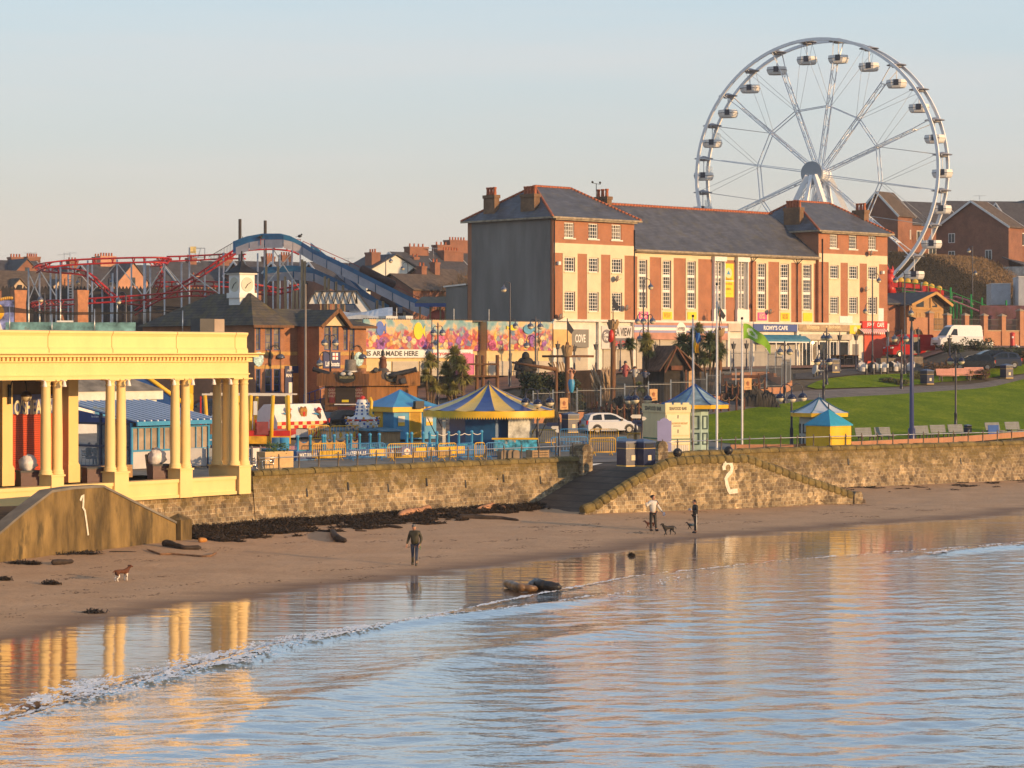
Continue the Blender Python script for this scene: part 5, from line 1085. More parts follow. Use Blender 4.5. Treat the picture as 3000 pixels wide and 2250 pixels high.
for px,py,lab in((810,1334,'dark blue drum, left of the pair by the pool'),(833,1334,'bright blue drum, right of the pair by the pool')):
 p=G(px,py);q=MB();q.lathe([(.3,0),(.3,.35),(.32,.37),(.3,.39),(.3,.7),(.32,.72),(.3,.74),(.3,1.05),(.27,1.07)],n=16);tag(q.build('drum',SKYB if d0 else mat('dull_blue',(.06,.17,.28),.4),None,p),lab,'drum','blue drums by the pool');d0=1
p=G(905,1288);pe=G(1002,1282);a_=math.atan2(pe.y-p.y,pe.x-p.x);t=thing('fire_trailer','white trailer with red and yellow checks and fire service badges','ride trailer',p,a_);m_=p.y/F;FP=Pl(p,a_)
x0,x1=FP.x(812),FP.x(958);hs,hb,ht=FP.z(880,1256),FP.z(880,1234),FP.z(880,1184);dpt=2.6
q=MB();q.hexa([(x0,0,hb),(x1,0,hb),(x1,dpt,hb),(x0,dpt,hb),(x0,.6,ht),(x1,.6,ht),(x1,1.2,ht),(x0,1.2,ht)]);q.build('body',TW,t)
q=MB();q.box(x0,x1,.0,dpt,hs,hb-.001);q.build('band_base',TW,t);q=MB();n=12;dx=(x1-x0)/n
for i in range(n):
 for j in range(2):q.box(x0+i*dx+.01,x0+(i+1)*dx-.01,-.03,-.001,lerp(hs,hb,j/2)+.01,lerp(hs,hb,(j+1)/2)-.01,(i+j)%2)
for i in range(6):
 for j in range(2):q.box(x1+.001,x1+.03,.02+i*dpt/6,(i+1)*dpt/6,lerp(hs,hb,j/2)+.01,lerp(hs,hb,(j+1)/2)-.01,(i+j)%2)
q.build('check_band',[RED,mat('pale_yellow',(.75,.6,.25),.5)],t)
MB().box(x0,x1,.05,dpt-.05,.15,hs-.001).build('skirt',mat('skirt_grey',(.4,.42,.46),.6,.1),t)
q=MB()
for i in range(6):xx=x1-1.8+i*.28;q.prism([(xx,.2),(xx+.14,.2),(xx+.3,.42),(xx+.14,.62),(xx,.62),(xx+.16,.42)],-.02,.04,i%2)
q.build('chevrons',[RED,mat('chevron_yellow',(.5,.5,.05),.5)],t)
def badge(px,py,w,h,y=-.2):
 x,z=FP(px,py,.3);q=MB();pts=[(x-w,z+h*.5),(x-w*.6,z+h),(x,z+h*.8),(x+w*.6,z+h),(x+w,z+h*.5),(x+w*.8,z-h*.3),(x,z-h),(x-w*.8,z-h*.3)];q.prism(pts,.16,.3);o=q.build('fire_badge',mat('badge_gold',(.4,.2,.03),.4,.4,6),t);q=MB();q.prism([(x-w*.4,z+h*.3),(x+w*.4,z+h*.3),(x,z-h*.5)],.14,.17);q.build('badge_shield',RED,o)
badge(886,1213,.32,.5)
for px in(840,928):
 x,z=FP(px,1214,.3);q=MB();q.sphere((x,.12,z+.22),.16,8,6,0);q.lathe([(.24,0),(.1,.14),(.02,.2)],(x,.12,z+.3),8,1);q.sphere((x+.05,.12,z-.1),.2,8,6,2,sc=(.8,.6,1.3));q.bar((x-.05,.1,z),(x-.5,.08,z+.1),.07,mi=3);q.build('painted_fire_figure',[SKIN,RED,DGREY,SKYB],t)
p=G(1062,1292);t=thing('lighthouse_ride','white lighthouse shaped ride studded with blue and gold balls','ride',p);k=1/1.0;hh=Ht(p,1164);b=MB();b.lathe([(.75,0),(.75,.15),(.7,hh*.17)],n=12);b.build('base',RED,t)
b=MB();b.lathe([(.5,hh*.17),(.95,hh*.3),(1.02,hh*.47),(.98,hh*.52),(.62,hh*.56),(.5,hh*.6),(.36,hh*.92),(.32,hh*.95)],n=12);b.build('tower',TW,t)
b=MB()
for lv in range(5):
 z=hh*(.27+.065*lv);r=.95+.05*lv
 for j in range(14):b.sphere((r*math.cos(j*.449+lv*.2),r*math.sin(j*.449+lv*.2),z),.085,6,4,(lv+j)%3)
for lv in range(4):
 for j in range(8):r=.5-.04*lv;b.sphere((r*math.cos(j*.785),r*math.sin(j*.785),hh*(.62+.08*lv)),.07,6,4,0)
b.build('balls',[BLUE,mat('gold_ball',(.65,.35,.05),.4),WHITE],t);MB().lathe([(1.03,hh*.46),(1.03,hh*.5)],n=12).build('red_band',RED,t)
b=MB();b.sphere((0,0,hh*.97),.2,10,6);b.build('lantern',RED,t);b=MB();b.tube([(.75,-.3,hh*.56),(.55,-.3,hh*.62),(.62,-.3,hh*.9),(.5,-.3,hh)],.11,8);b.build('slide_pole',YEL,t)
p=G(1172,1285);pe=G(1225,1280);t=thing('pay_booth','yellow and blue pay booth with a sky blue tent roof','booth',p,R(38));he,hp=Ht(p,1191),Ht(p,1141);w=1.75
MB().box(-w,w,-w,w,0,he-.3).build('wall',SKYB,t);q=MB()
for s in(-1,0,1):
 q.box(s*1.1-.42,s*1.1+.42,-w-.03,-w,.1,he-.35)if s==0 else None;q.box(-w-.0,-w+.0,0,0,0,0)if 0 else None
q.box(-.5,.5,-w-.03,-w-.001,.1,he-.33);q.box(w+.001,w+.03,-.5,.5,.1,he-.33);q.box(-w-.03,-w-.001,-.5,.5,.1,he-.33);q.build('yellow_door',YEL,t)
for x in(-1.15,1.15):q=MB();q.box(x-.27,x+.27,-w-.05,-w-.031,.9,he-1.25);q.box(x-.27,x+.27,-w-.05,-w-.031,he-1.0,he-.6);q.box(x-.27,x+.27,-w-.049,-w-.03,he-1.25,he-1.0,1);q.build('price_board',[OFFW,YEL],t)
q=MB();q.box(-w-.05,w+.05,-w-.05,w+.05,he-.3,he-.29)
MB().box(-w-.25,w+.25,-w-.25,w+.25,he-.32,he+.02).build('fascia',YEL,t)
def tentroof(w,z0,z1,n=7,sg=.25,seg=4,rot=math.pi/4):
 b=MB();pr=[(w*S2*(1-(i/n)),z0+(z1-z0)*((i/n)**1.0-sg*math.sin(math.pi*i/n)*.35))for i in range(n)]+[(.03,z1)];b.lathe(pr,n=seg,smooth=False,rot=rot,cap=True);return b
tentroof(w+.3,he+.02,hp).build('roof',SKYB,t);q=MB();q.box(-.35,.35,-w-.55,-w-.26,he-.1,he+.4);q.build('floodlight',BLACK,t);MB().box(w+.26,w+.5,-.35,.35,he-.1,he+.4).build('floodlight',BLACK,t)
p=G(1432,1318);t=thing('striped_canopy_ride','closed up ride under a wide yellow and blue striped round canopy','ride',p);m_=p.y/F;ha,hr,hl=Ht(p,1123),Ht(p,1203),Ht(p,1222);RR=192*m_;ns=20
b=MB()
for i in range(ns):
 a0,a1=2*math.pi*i/ns+.1,2*math.pi*(i+1)/ns+.1;am=(a0+a1)/2;mi=i%2
 for j in range(5):
  f0,f1=j/5,(j+1)/5;z=lambda f:ha-(ha-hr-.1)*(f**.92)-.12*math.sin(math.pi*f);pt_=lambda a,f,d=0:(RR*f*math.cos(a),RR*f*math.sin(a),z(f)-d)
  if j==0:b.add([pt_(a0,.02),pt_(a0,f1),pt_(am,f1,.06),pt_(a1,f1)],[(0,1,2),(0,2,3)],mi,True)
  else:b.add([pt_(a0,f0),pt_(am,f0,.06),pt_(a1,f0),pt_(a0,f1),pt_(am,f1,.06),pt_(a1,f1)],[(0,3,4,1),(1,4,5,2)],mi,True)
b.build('canopy',[mat('canvas_blue',(.012,.05,.24),.3,.12),mat('canvas_yellow',(.78,.5,.06),.35,.08)],t)
b=MB();n=160
for i in range(n):
 a0,a1=2*math.pi*i/n,2*math.pi*(i+1)/n;am=(a0+a1)/2;f=lambda a,z,r=RR+.01:(r*math.cos(a),r*math.sin(a),z);b.add([f(a0,hr+.05),f(a1,hr+.05),f(a1,hl+.1),f(am,hl-.06),f(a0,hl+.1)],[(0,1,2,3,4)])
b.build('valance',YEL,t);b=MB();b.lathe([(.08,ha-.1),(.1,ha+.12),(.02,ha+.2)],n=8);b.build('finial',BLACK,t)
x0,x1=-122*m_,62*m_;b=MB();b.lathe([(2.55,0),(2.55,hr)],n=8,rot=R(10),smooth=False);b.xf(Matrix.Translation((0,.3,0)));b.build('drum_panel',[mat('ride_blue',(.015,.1,.28),.35,.15)],t)
b=MB();e=57*m_;b.hexa([(e,-2.5,.5),(125*m_,-2.0,.5),(125*m_,-1.9,.5),(e,-2.4,.5),(e,-2.5,hr),(125*m_,-2.0,hr),(125*m_,-1.9,hr),(e,-2.4,hr)]);b.build('silver_panel',mat('silver_vinyl',(.6,.62,.6),.3,.4,1.5),t)
b=MB();b.box(-133*m_,-124*m_,-2.0,-1.9,0,hr);b.build('corner_post',OFFW,t)
for s,x in((1,150),(1,175),(-1,-150),(-1,-178)):b=MB();b.bar((x*m_,-1,hl),(x*m_-s*1.0,-2,.1),.04);b.build('stay',BLACK,t)
b=MB();b.box(17*m_,140*m_,-3.0,-2.7,.02,.75);b.build('painted_kerb',mat('bubble_paint',(.05,.3,.5),.5,1.2,4,dirt=((.75,.4,.1),2.5,.56)),t);MB().box(10*m_,143*m_,-3.05,-2.6,.76,.86).build('kerb_rail',YEL,t)
p=G(1090,1342);pe=G(1330,1340);a_=R(42);t=thing('waterball_pool','blue waterball pool with pale posts, wicker screens and lettered boards','pool',p,a_);WP=Pl(p,a_);x0,x1=WP.x(868),WP.x(1425)
MB().box(x0,x1,0,6,0,.55).build('deck',mat('pool_blue',(.03,.14,.36),.5,.2),t);MB().box(x0+.4,x1-.5,.5,5.5,.551,.6).build('water',mat('pool_water',(.08,.42,.55),.1,.2),t)
for px in(872,909,946,952,979,1016,1028,1053,1084,1111,1192,1206,1240,1259,1280,1314,1344,1382,1411):x=WP.x(px,.3);q=MB();q.lathe([(.08,.5),(.08,1.3),(.11,1.32),(.1,1.4),(.04,1.46)],(x,.3,0),8);q.build('rail_post',SKYB,t)
for a,c in((876,906),(913,943),(955,976),(982,1013),(1031,1050)):x,y=WP.x(a,.34),WP.x(c,.34);q=MB();n=8;zz=[1.15-.18*math.sin(math.pi*i/n)for i in range(n+1)];[q.hexa([(lerp(x,y,i/n),.33,.62),(lerp(x,y,(i+1)/n),.33,.62),(lerp(x,y,(i+1)/n),.37,.62),(lerp(x,y,i/n),.37,.62),(lerp(x,y,i/n),.33,zz[i]),(lerp(x,y,(i+1)/n),.33,zz[i+1]),(lerp(x,y,(i+1)/n),.37,zz[i+1]),(lerp(x,y,i/n),.37,zz[i])])for i in range(n)];q.build('wicker_screen',brickmat('wicker',(.5,.3,.14),(.42,.25,.11),(.2,.1,.05),w=.12,h=.05,ms=.008),t)
q=MB();q.tube([(WP.x(1259,.3)+i*(WP.x(1411,.3)-WP.x(1259,.3))/24,.3,1.28-.1*abs(math.sin(i*math.pi/4)))for i in range(25)],.025,5);q.build('rope',OFFW,t)
PBL=mat('board_blue',(.03,.06,.2),.5,.1)
for a,c,m in((868,934,PBL),(936,1000,YEL),(1002,1080,PBL),(1082,1130,YEL),(1138,1215,PBL),(1217,1254,YEL),(1256,1360,YEL)):
 s=MB().box(WP.x(a),WP.x(c),-.04,-.001,.08,.52).build('side_board',m,t)
 if m is PBL:letters('WATERBALLS',s,LET_W,(WP.x(a)+WP.x(c))/2,.31,(WP.x(c)-WP.x(a))*.78,.24,-.05,bold=.03)
q=MB();[q.box(WP.x(1140)+.1*i,WP.x(1140)+.1*i+.09,-.08,-.045,0,.3)for i in range(48)];q.build('pallet_skirt',WOODL,t)
x0,x1=WP.x(1176,-.6),WP.x(1207,-.6);zz=WP.z(1190,1308,-.6);s=MB().box(x0,x1,-.62,-.58,zz-.72,zz).build('poster',BLUE,t);q=MB();q.sphere(((x0+x1)/2,-.63,zz-.3),.22,10,6,0,sc=(1.1,.1,.9));q.sphere(((x0+x1)/2,-.64,zz-.28),.12,8,6,1,sc=(1,.1,1));q.build('poster_emblem',[OFFW,RED],s);MB().box(x0+.06,x1-.06,-.64,-.62,zz-.6,zz-.5).build('poster_band',YEL,s)
for px,by,ty,w,lab,m in((1105,1300,1262,.95,'grey slatted generator hut beside the pay booth',brickmat('grey_slats',(.12,.1,.08),(.1,.085,.07),(.04,.035,.03),w=20,h=.12)),(1137,1305,1264,.65,'pale plywood store beside the generator hut',WOODL),(1008,1290,1262,1.4,'white control cabin with painted gold scrolls',TW)):
 p=G(px,by);h=Ht(p,ty);t=thing('store_hut',lab,'hut',p,R(30));MB().box(-w,w,-.5,.8,0,h).build('wall',m,t);MB().hexa([(-w-.1,-.65,h),(w+.1,-.65,h),(w+.1,.95,h),(-w-.1,.95,h),(-w-.1,-.65,h+.06),(w+.1,-.65,h+.06),(w+.1,.95,h+.2),(-w-.1,.95,h+.2)]).build('roof',mat('teal_lid',(.05,.2,.3),.5),t)
 if m is TW:q=MB();[q.sphere((-1+.5*i,-.52,h*.6),.14,8,5,sc=(.8,.15,1.5))for i in range(5)];q.build('gold_scroll',YEL,t)
p=G(1575,1341);t=thing('wooden_crate','low pine crate on the promenade behind the sea wall','crate',p,R(30));q=MB();[q.box(-.55,.55,-.35,-.32,.05+.14*i,.15+.14*i)for i in range(3)];[q.box(-.55,.55,.32,.35,.05+.14*i,.15+.14*i)for i in range(3)];q.box(-.58,-.5,-.36,.36,0,.46);q.box(.5,.58,-.36,.36,0,.46);q.build('slats',WOODL,t);MB().box(-.55,.55,-.32,.32,.03,.06).build('base',WOODL,t)
for i,(px,s)in enumerate(((1472,'left of three'),(1492,'middle of three'),(1507,'right of three'))):
 p=G(px,1347);q=MB();q.prism([(-.19,0),(-.19,.42)]+[(-.19*math.cos(math.pi*k/8),.42+.17*math.sin(math.pi*k/8))for k in range(1,8)]+[(.19,.42),(.19,0)],-.35,.35);tag(q.build('mooring_box',mat('tan_box',(.26,.19,.12),.7),None,p,R(20)),'round topped tan equipment box behind the railing, '+s,'box','tan equipment boxes')
p=G(1950,1326);t=thing('seafood_kiosk','cream kiosk with a stepped parapet lettered as a seafood bar','kiosk',p,R(-14));m_=p.y/F;h=Ht(p,1180);a1=R(-14)
KL=mat('kiosk_cream',(.74,.62,.34),.55,.06);wf,wd=73*m_/math.cos(a1),3.9
SK=Pl(p,R(20));t.rotation_euler.z=R(20);wr=SK.x(2021);fl_=Pl(p,R(20)+R(90));wb=-2.6
q=MB();q.box(0,wr,0,3.6,.0,h-.6);q.build('wall',KL,t)
q=MB();q.box(-.04,wr+.04,-.06,.0,h-.62,h-.12);
for x in(0,wr*.36,wr*.72):q.box(x-.05,x+wr*.24,-.06,.02,h-.12,h)
q.box(-.06,-.0,.0,3.6,h-.62,h-.1);q.box(.001,wr-.001,.02,3.6,h-.6,h-.5);q.build('parapet',KL,t)
letters('SEAFOOD BAR',t.children[1],LET_D,wr*.5,h-.36,wr*.72,.2,-.07);letters('SEAFOOD BAR',t.children[1],LET_D,-1.8,h-.38,2.6,.26,-.075,rx=-1)
q=MB();q.box(.06,wr-.06,-.04,-.001,1.05,h-.75);q.box(.06,wr-.06,-.04,-.001,.5,.98);q.build('hatch',mat('hatch_cream',(.78,.68,.42),.5,.05),t);q=MB();q.box(0.02,wr-.02,-.07,-.041,.78,.86);q.box(-.03,-.001,.1,3.5,.78,.86);q.build('green_band',mat('kiosk_green',(.06,.2,.14),.5),t)
q=MB();[q.box(wr*.5-.03,wr*.5+.03,-.05,-.041,z,z+.22)for z in(1.2,2.1)];q.box(wr*.3,wr*.62,-.06,-.041,1.62,1.66);q.build('hinge',DGREY,t)
letters('FAMOUS SEAFOOD SPECIALIST',t.children[2],LET_O,wr*.5,1.8,wr*.8,.12,-.06)
q=MB();[q.box(.02+.12*i,.1+.12*i,-.03,-.0005,.02,.46)for i in range(int(wr/.12))];q.build('skirt',OFFW,t)
p=G(1946,1328);t=thing('folding_board','lavender folding board with shaped tops beside the cream kiosk','board',p,R(8));h=Ht(p,1226);m_=p.y/F
for s in(-1,1):q=MB();w=21*m_;q.prism([(0,0.1),(s*w,.1),(s*w,h-.12),(s*w*.75,h-.16),(s*w*.45,h-.02),(s*w*.2,h),(0,h+.08)][::s],-.06,-.01);q.build('panel',mat('lavender',(.27,.27,.5),.5,.06),t)
def shelter(px,by,ty,ey,we,wb,lab,colr,body,cap,gold,glz):
 p=G(px,by);m_=p.y/F;t=thing('octagonal_shelter',lab,'shelter',p);hp,he=Ht(p,ty),Ht(p,ey);r=we*m_;n=8;b=MB()
 pr=[(r*(1-f)+.04,he+.25+(hp-he-.25)*(f**1.35 if True else f))for f in(0,.15,.3,.45,.6,.75,.88,1)];vs=b.lathe(pr,n=8,smooth=False,rot=R(22.5));b.build('roof',colr,t)
 b=MB();b.lathe([(r,he),(r*1.01,he+.25)],n=8,rot=R(22.5),smooth=False);b.build('eaves_band',gold,t);b=MB();
 for k in range(8):a=R(22.5+45*k);b.tube([(q_*math.cos(a),q_*math.sin(a),z+.02)for q_,z in pr],.045,5)
 b.build('roof_rib',cap,t);b=MB();b.lathe([(r*.16,hp-.28),(.03,hp+.02),(.02,hp+.3)],n=8,smooth=False);b.build('roof_cap',cap,t)
 rb=wb*m_;b=MB();b.lathe([(rb,0),(rb,he+.05)],n=8,rot=R(22.5),smooth=False);b.build('wall',body,t)
 for k in range(8):
  a=R(45*k);c=rb*math.cos(R(22.5));M_=Matrix.Rotation(a+R(90),4,'Z');w=rb*.27
  b=MB();
  for z0,z1 in((.35,he*.42),(he*.5,he-.45)):
   b.box(-w,w,-c-.05,-c-.0,z0,z0+.08);b.box(-w,w,-c-.05,-c,z1-.08,z1);b.box(-w,-w+.08,-c-.05,-c,z0+.08,z1-.08);b.box(w-.08,w,-c-.05,-c,z0+.08,z1-.08)
  b.xf(M_);b.build('panel_frame',glz,t)
 return t
shelter(2035,1318,1127,1196,103,42,'pale blue octagonal shelter with a swept grey blue roof behind the flagpoles',mat('lead_blue_roof',(.22,.33,.4),.5,.45,1.5),mat('duck_egg',(.35,.5,.48),.6,.15),BLUE,YEL,mat('dark_teal',(.03,.07,.08),.5))
shelter(2400,1318,1166,1220,86,60,'pale octagonal kiosk with a white canvas roof behind the yellow tent',mat('canvas_pale',(.55,.6,.66),.5,.1),mat('kiosk_white',(.4,.46,.46),.6,.1),mat('kiosk_cap',(.03,.12,.2),.4),YEL,DGREY)
p=G(2420,1322);t=thing('market_tent','small closed market tent with yellow sides and a blue pyramid roof','tent',p,R(57));m_=p.y/F;TP=Pl(p,R(57));he,hp=Ht(p,1194),Ht(p,1150);
pc=G(2432,1324);t.location=pc;he,hp=Ht(pc,1245),Ht(pc,1200);ra=R(42);t.rotation_euler.z=ra;A1,A2=Pl(pc,ra),Pl(pc,ra+R(90));wx,wy=A1 .x(2494),A2 .x(2361)
q=MB();n=10
for i in range(n):
 for(f,L_)in((lambda s:(s*wx,.03*math.sin(s*9),0),0),(lambda s:(.03*math.sin(s*8),s*wy,0),1),(lambda s:(s*wx,wy,0),2),(lambda s:(wx,s*wy,0),3)):
  a,c=Vector(f(i/n)),Vector(f((i+1)/n));q.quad(a,c,c+Vector((0,0,he)),a+Vector((0,0,he)))
q.build('side_wall',mat('tent_yellow',(.8,.48,.005),.45,.06,2,.2),t);q=MB();c=Vector((wx/2,wy/2,hp));v=[Vector((-.08,-.08,he)),Vector((wx+.08,-.08,he)),Vector((wx+.08,wy+.08,he)),Vector((-.08,wy+.08,he))]
for i in range(4):q.add([v[i],v[(i+1)%4],c],[(0,1,2)]);q.quad(v[i]-Vector((0,0,.08)),v[(i+1)%4]-Vector((0,0,.08)),v[(i+1)%4],v[i])
q.build('roof',mat('tent_blue',(.03,.33,.5),.5,.08,2,.2),t);q=MB();q.bar(c-Vector((0,0,.1)),c+Vector((0,0,.35)),.05);q.build('pole_tip',BLACK,t)
PALM=mat('palm_leaf',(.3,.27,.07),.6,.35,4);PALMD=mat('palm_leaf_dark',(.1,.13,.04),.6,.35,4);TRUNK=mat('palm_trunk',(.13,.085,.05),.9,.3,4)
def spiky(b,c,r,n,rnd=random,up=.0):
 for _ in range(n):
  z=rnd.uniform(-.55,1);th=rnd.uniform(0,6.283);k=math.sqrt(max(0,1-z*z));d=Vector((k*math.cos(th),k*math.sin(th),z+up)).normalized();L_=r*rnd.uniform(.75,1.15)*(1-.15*abs(z));s=d.cross(Vector((0,0,1)));s=s.normalized()if s.length>.01 else Vector((1,0,0));w=.03*r+.03
  m_,e=d*L_*.55,d*L_+Vector((0,0,-.22*L_*(1-max(0,z)*.6)));c_=Vector(c);b.add([c_-s*w*.5,c_+s*w*.5,c_+m_+s*w,c_+e,c_+m_-s*w],[(0,1,2,4),(4,2,3)])
def palm(base,heads,lab,leaf,D):
 """heads: (px, py, radius px)"""
 p=at(base,D);m_=p.y/F;t=thing('cordyline_palm',lab,'palm tree',p,0,'spiky cordyline palms');b=MB();c=MB()
 for hx_,hy,rp in heads:
  q=Vector(((hx_-base)*m_,random.uniform(-.4,.4),Ht(p,hy)));b.tube([(random.uniform(-.1,.1),0,0),(q.x*.55,q.y*.5,q.z*.45),tuple(q-Vector((0,0,.05)))],[.14,.1,.08],7);spiky(c,q,rp*m_*1.12,330)
  spiky(c,q-Vector((0,0,rp*m_*.3)),rp*m_*.6,30,up=-.6)
 b.build('trunk',TRUNK,t);c.build('crown',leaf,t)
palm(1262,[(1262,1058,34),(1248,1100,28),(1272,1132,30)],'bushy spiky palm left of the lamp, with three heads',PALM,170)
palm(1330,[(1332,1040,36),(1306,1082,30),(1318,1108,26)],'tallest spiky palm of the cluster before the sea mural',PALM,172)
palm(1362,[(1352,1068,34),(1358,1108,36),(1330,1140,28),(1304,1142,22)],'spiky palm with a low skirt beside the timber frame',PALM,171)
palm(1868,[(1845,1008,27)],'slim leaning spiky palm with one dark head above the golf hut',PALMD,186)
palm(1888,[(1894,995,30),(1900,1030,26),(1888,1018,22)],'slim spiky palm with sunlit yellow heads above the golf hut',PALM,187)
palm(2050,[(2000,1004,40),(2035,985,36),(2030,1025,36)],'broad dark spiky palm left of the middle flagpole',PALMD,192)
palm(2078,[(2080,1002,42),(2095,1035,38),(2060,1050,30),(2112,1022,26)],'broad dark spiky palm right of the middle flagpole',PALMD,191)
palm(2052,[(2048,962,24)],'pale headed spiky palm rising above the dark pair',PALM,196)
for i,(px,py,rp,lab)in enumerate(((1785,1066,26,'low spiky plant at the foot of the tall pirate mast'),(1683,1120,34,'low green spiky plant behind the figurehead'),(1872,1076,24,'low spiky plant left of the golf hut'),(1395,1075,0,''))):
 if not rp:continue
 p=at(px,184);c=MB();spiky(c,(0,0,Ht(p,py)*.5),rp*p.y/F*1.1,200);tag(c.build('yucca',PALMD if i!=1 else PALM,None,p),lab,'plant','low spiky plants')
p=at(1765,182);c=MB();m_=p.y/F
for k in range(60):
 x,a=random.uniform(-30,30)*m_,random.uniform(-.3,.3);h=Ht(p,1075)*random.uniform(.6,1.05);c.tube([(x*.4,0,0),(x*.8,a,h*.6),(x+a,a,h)],[.02,.03,.015],4);c.tube([(x*.8,a,h*.65),(x+a,a,h)],[.11,.03],5)
tag(c.build('pampas_grass',mat('pampas',(.45,.32,.2),.9,.2,4),None,p),'tall feathery pampas grass beside the wooden barrel','plant')
ROCK=mat('dark_rock',(.045,.038,.03),.95,.5,.8,1,0,3)
def mound(x0,x1,top,D,dep,lab,m,name='rock_mound',seed=1,base=None):
 pa,pb=at(x0,D),at(x1,D);w=(pb.x-pa.x);p=at((x0+x1)/2,D);h=Ht(p,top);b=MB();nu,nv=40,16;vs=[]
 for j in range(nv+1):
  for i in range(nu+1):
   s,t=i/nu*2-1,j/nv*2-1;f=max(0,1-s*s*s*s)*max(0,1-t*t);z=h*f**.55*(.72+.4*noise.noise((s*3,t*2,seed)))+.25*noise.noise((s*11,t*6,seed));vs.append((s*w/2,t*dep,z-.3))
 b.add(vs,[(j*(nu+1)+i,j*(nu+1)+i+1,(j+1)*(nu+1)+i+1,(j+1)*(nu+1)+i)for j in range(nv)for i in range(nu)],0,False);o=b.build(name,m,None,p);tag(o,lab,'rock mound');return p,h,o
IVY=mat('ivy_leaf',(.03,.045,.012),.8,.4,3)
mound(1500,1640,1128,178,2.2,'dark craggy rock mound behind the striped canopy',ROCK)
p,h,o=mound(1545,1700,1090,182,2.5,'ivy covered rock mound under the ship timbers',ROCK,seed=4)
c=MB();[leafball(c,(random.uniform(-2.2,1.9),random.uniform(-1.6,-.2),random.uniform(.3,h*.85)),.55,90,.11)for _ in range(34)];tag(c.build('ivy',IVY,None,p),'dark ivy spreading over the rock mound','ivy')
mound(2090,2240,1098,190,2.2,'dark rock cascade by the rope fence in the golf garden',ROCK,seed=9)
mound(2160,2280,1120,187,1.5,'low rocky heap behind the railings under the green flag',ROCK,seed=15)
mound(1780,1905,1128,180,1.4,'low dark rocks at the foot of the tall pirate mast',ROCK,seed=19)
D=172;p=at(1420,D);m_=p.y/F;t=thing('climbing_timbers','rough timber frame of three posts and two rails by the palms','timber frame',p)
for px,ty in((1397,1040),(1415,1041),(1457,1040)):q=MB();q.tube([((px-1420)*m_,0,-.3),((px-1420)*m_,0,Ht(p,ty))],.13,8);q.build('post',WOOD,t)
for y in(1067,1102):q=MB();q.bar((-48*m_,-.15,Ht(p,y)),(42*m_,-.15,Ht(p,y)),.13);q.build('rail',WOOD,t)
def piratemast(px,D,ty,nest,yard,lab,extra=None):
 p=at(px,D);m_=p.y/F;t=thing('pirate_mast',lab,'ship mast',p);h=Ht(p,ty);q=MB();q.lathe([(.24,0),(.17,h-.3),(.1,h)],n=9);q.build('mast',WOOD,t)
 z0,z1,r=Ht(p,nest[1]),Ht(p,nest[0]),nest[2]*m_;q=MB();n=16
 for i in range(n):a=2*math.pi*i/n;d=random.uniform(0,.35);q.bar((r*.62*math.cos(a),r*.62*math.sin(a),z0),(r*math.cos(a),r*math.sin(a),z1-d),.2,.06)
 q.lathe([(r*.6,z0),(r*.7,z0+.15)],n=12);q.build('crows_nest',WOODL,t)
 if yard:q=MB();q.tube([((yard[0]-px)*m_,0,Ht(p,yard[2])),((yard[1]-px)*m_,0,Ht(p,yard[2]))],.09,7);q.build('yard',WOOD,t)
 q=MB();q.tube([(0,0,h-.1),(0,0,h+1.8)],.04,5);q.prism([(.04,h+1.6),(.5,h+.9),(.3,h+.6),(.04,h+.9)],-.02,.02);q.build('pennant',DGREY,t)
 return p,t,m_
p,t,m_=piratemast(1662,180,1002,(1008,1044,17),(1588,1740,1044),'pirate mast with a slatted crow nest and a wide yard')
q=MB();[q.prism([((a-1662)*m_,Ht(p,1046)),((a+12-1662)*m_,Ht(p,1046)),((a+9-1662)*m_,Ht(p,b_)),((a+2-1662)*m_,Ht(p,b_-5))],-.05,.0)for a,b_ in((1646,1066),(1676,1064),(1690,1058))];q.build('tattered_sail',mat('sail_grey',(.4,.38,.36),.9,.2),t)
p,t,m_=piratemast(1796,181,935,(936,965,17),None,'taller pirate mast with a red bundle hanging on it')
q=MB();q.sphere((-6*m_,-.3,Ht(p,984)),.22,9,7,sc=(1,.8,2.2));q.sphere((-9*m_,-.3,Ht(p,994)),.16,8,6,sc=(1,.8,1.6));q.build('red_bundle',RED,t)
p,t,m_=piratemast(2108,192,958,(960,985,15),None,'pirate mast behind the middle flagpole')
p=at(1560,179);m_=p.y/F;q=MB();q.tube([((1500-1560)*m_,0,Ht(p,1062)),((1630-1560)*m_,.2,Ht(p,1082))],[.07,.16],8);q.tube([((1630-1560)*m_,.2,0),((1630-1560)*m_,.2,Ht(p,1082))],.12,7);tag(q.build('bowsprit',WOOD,None,p),'long bowsprit spar jutting left from the rock mound','spar')
p=at(1700,184);m_=p.y/F;t=thing('ship_hull','dark wooden ship hull wreck among the palms','ship wreck',p);q=MB();q.prism([(-75*m_,Ht(p,1092)),(60*m_,Ht(p,1083)),(52*m_,0),(-40*m_,0),(-75*m_,Ht(p,1080)),(-92*m_,Ht(p,1062)),(-94*m_,Ht(p,1066))],0,1.6);q.build('hull',mat('hull_dark',(.05,.028,.018),.85,.4,2),t);q=MB();[q.bar((x*m_,.4,Ht(p,1092)),((x-9)*m_,.4,Ht(p,1060)),.12)for x in(-70,-62,-52,-44)];q.build('broken_rib',WOODL,t)
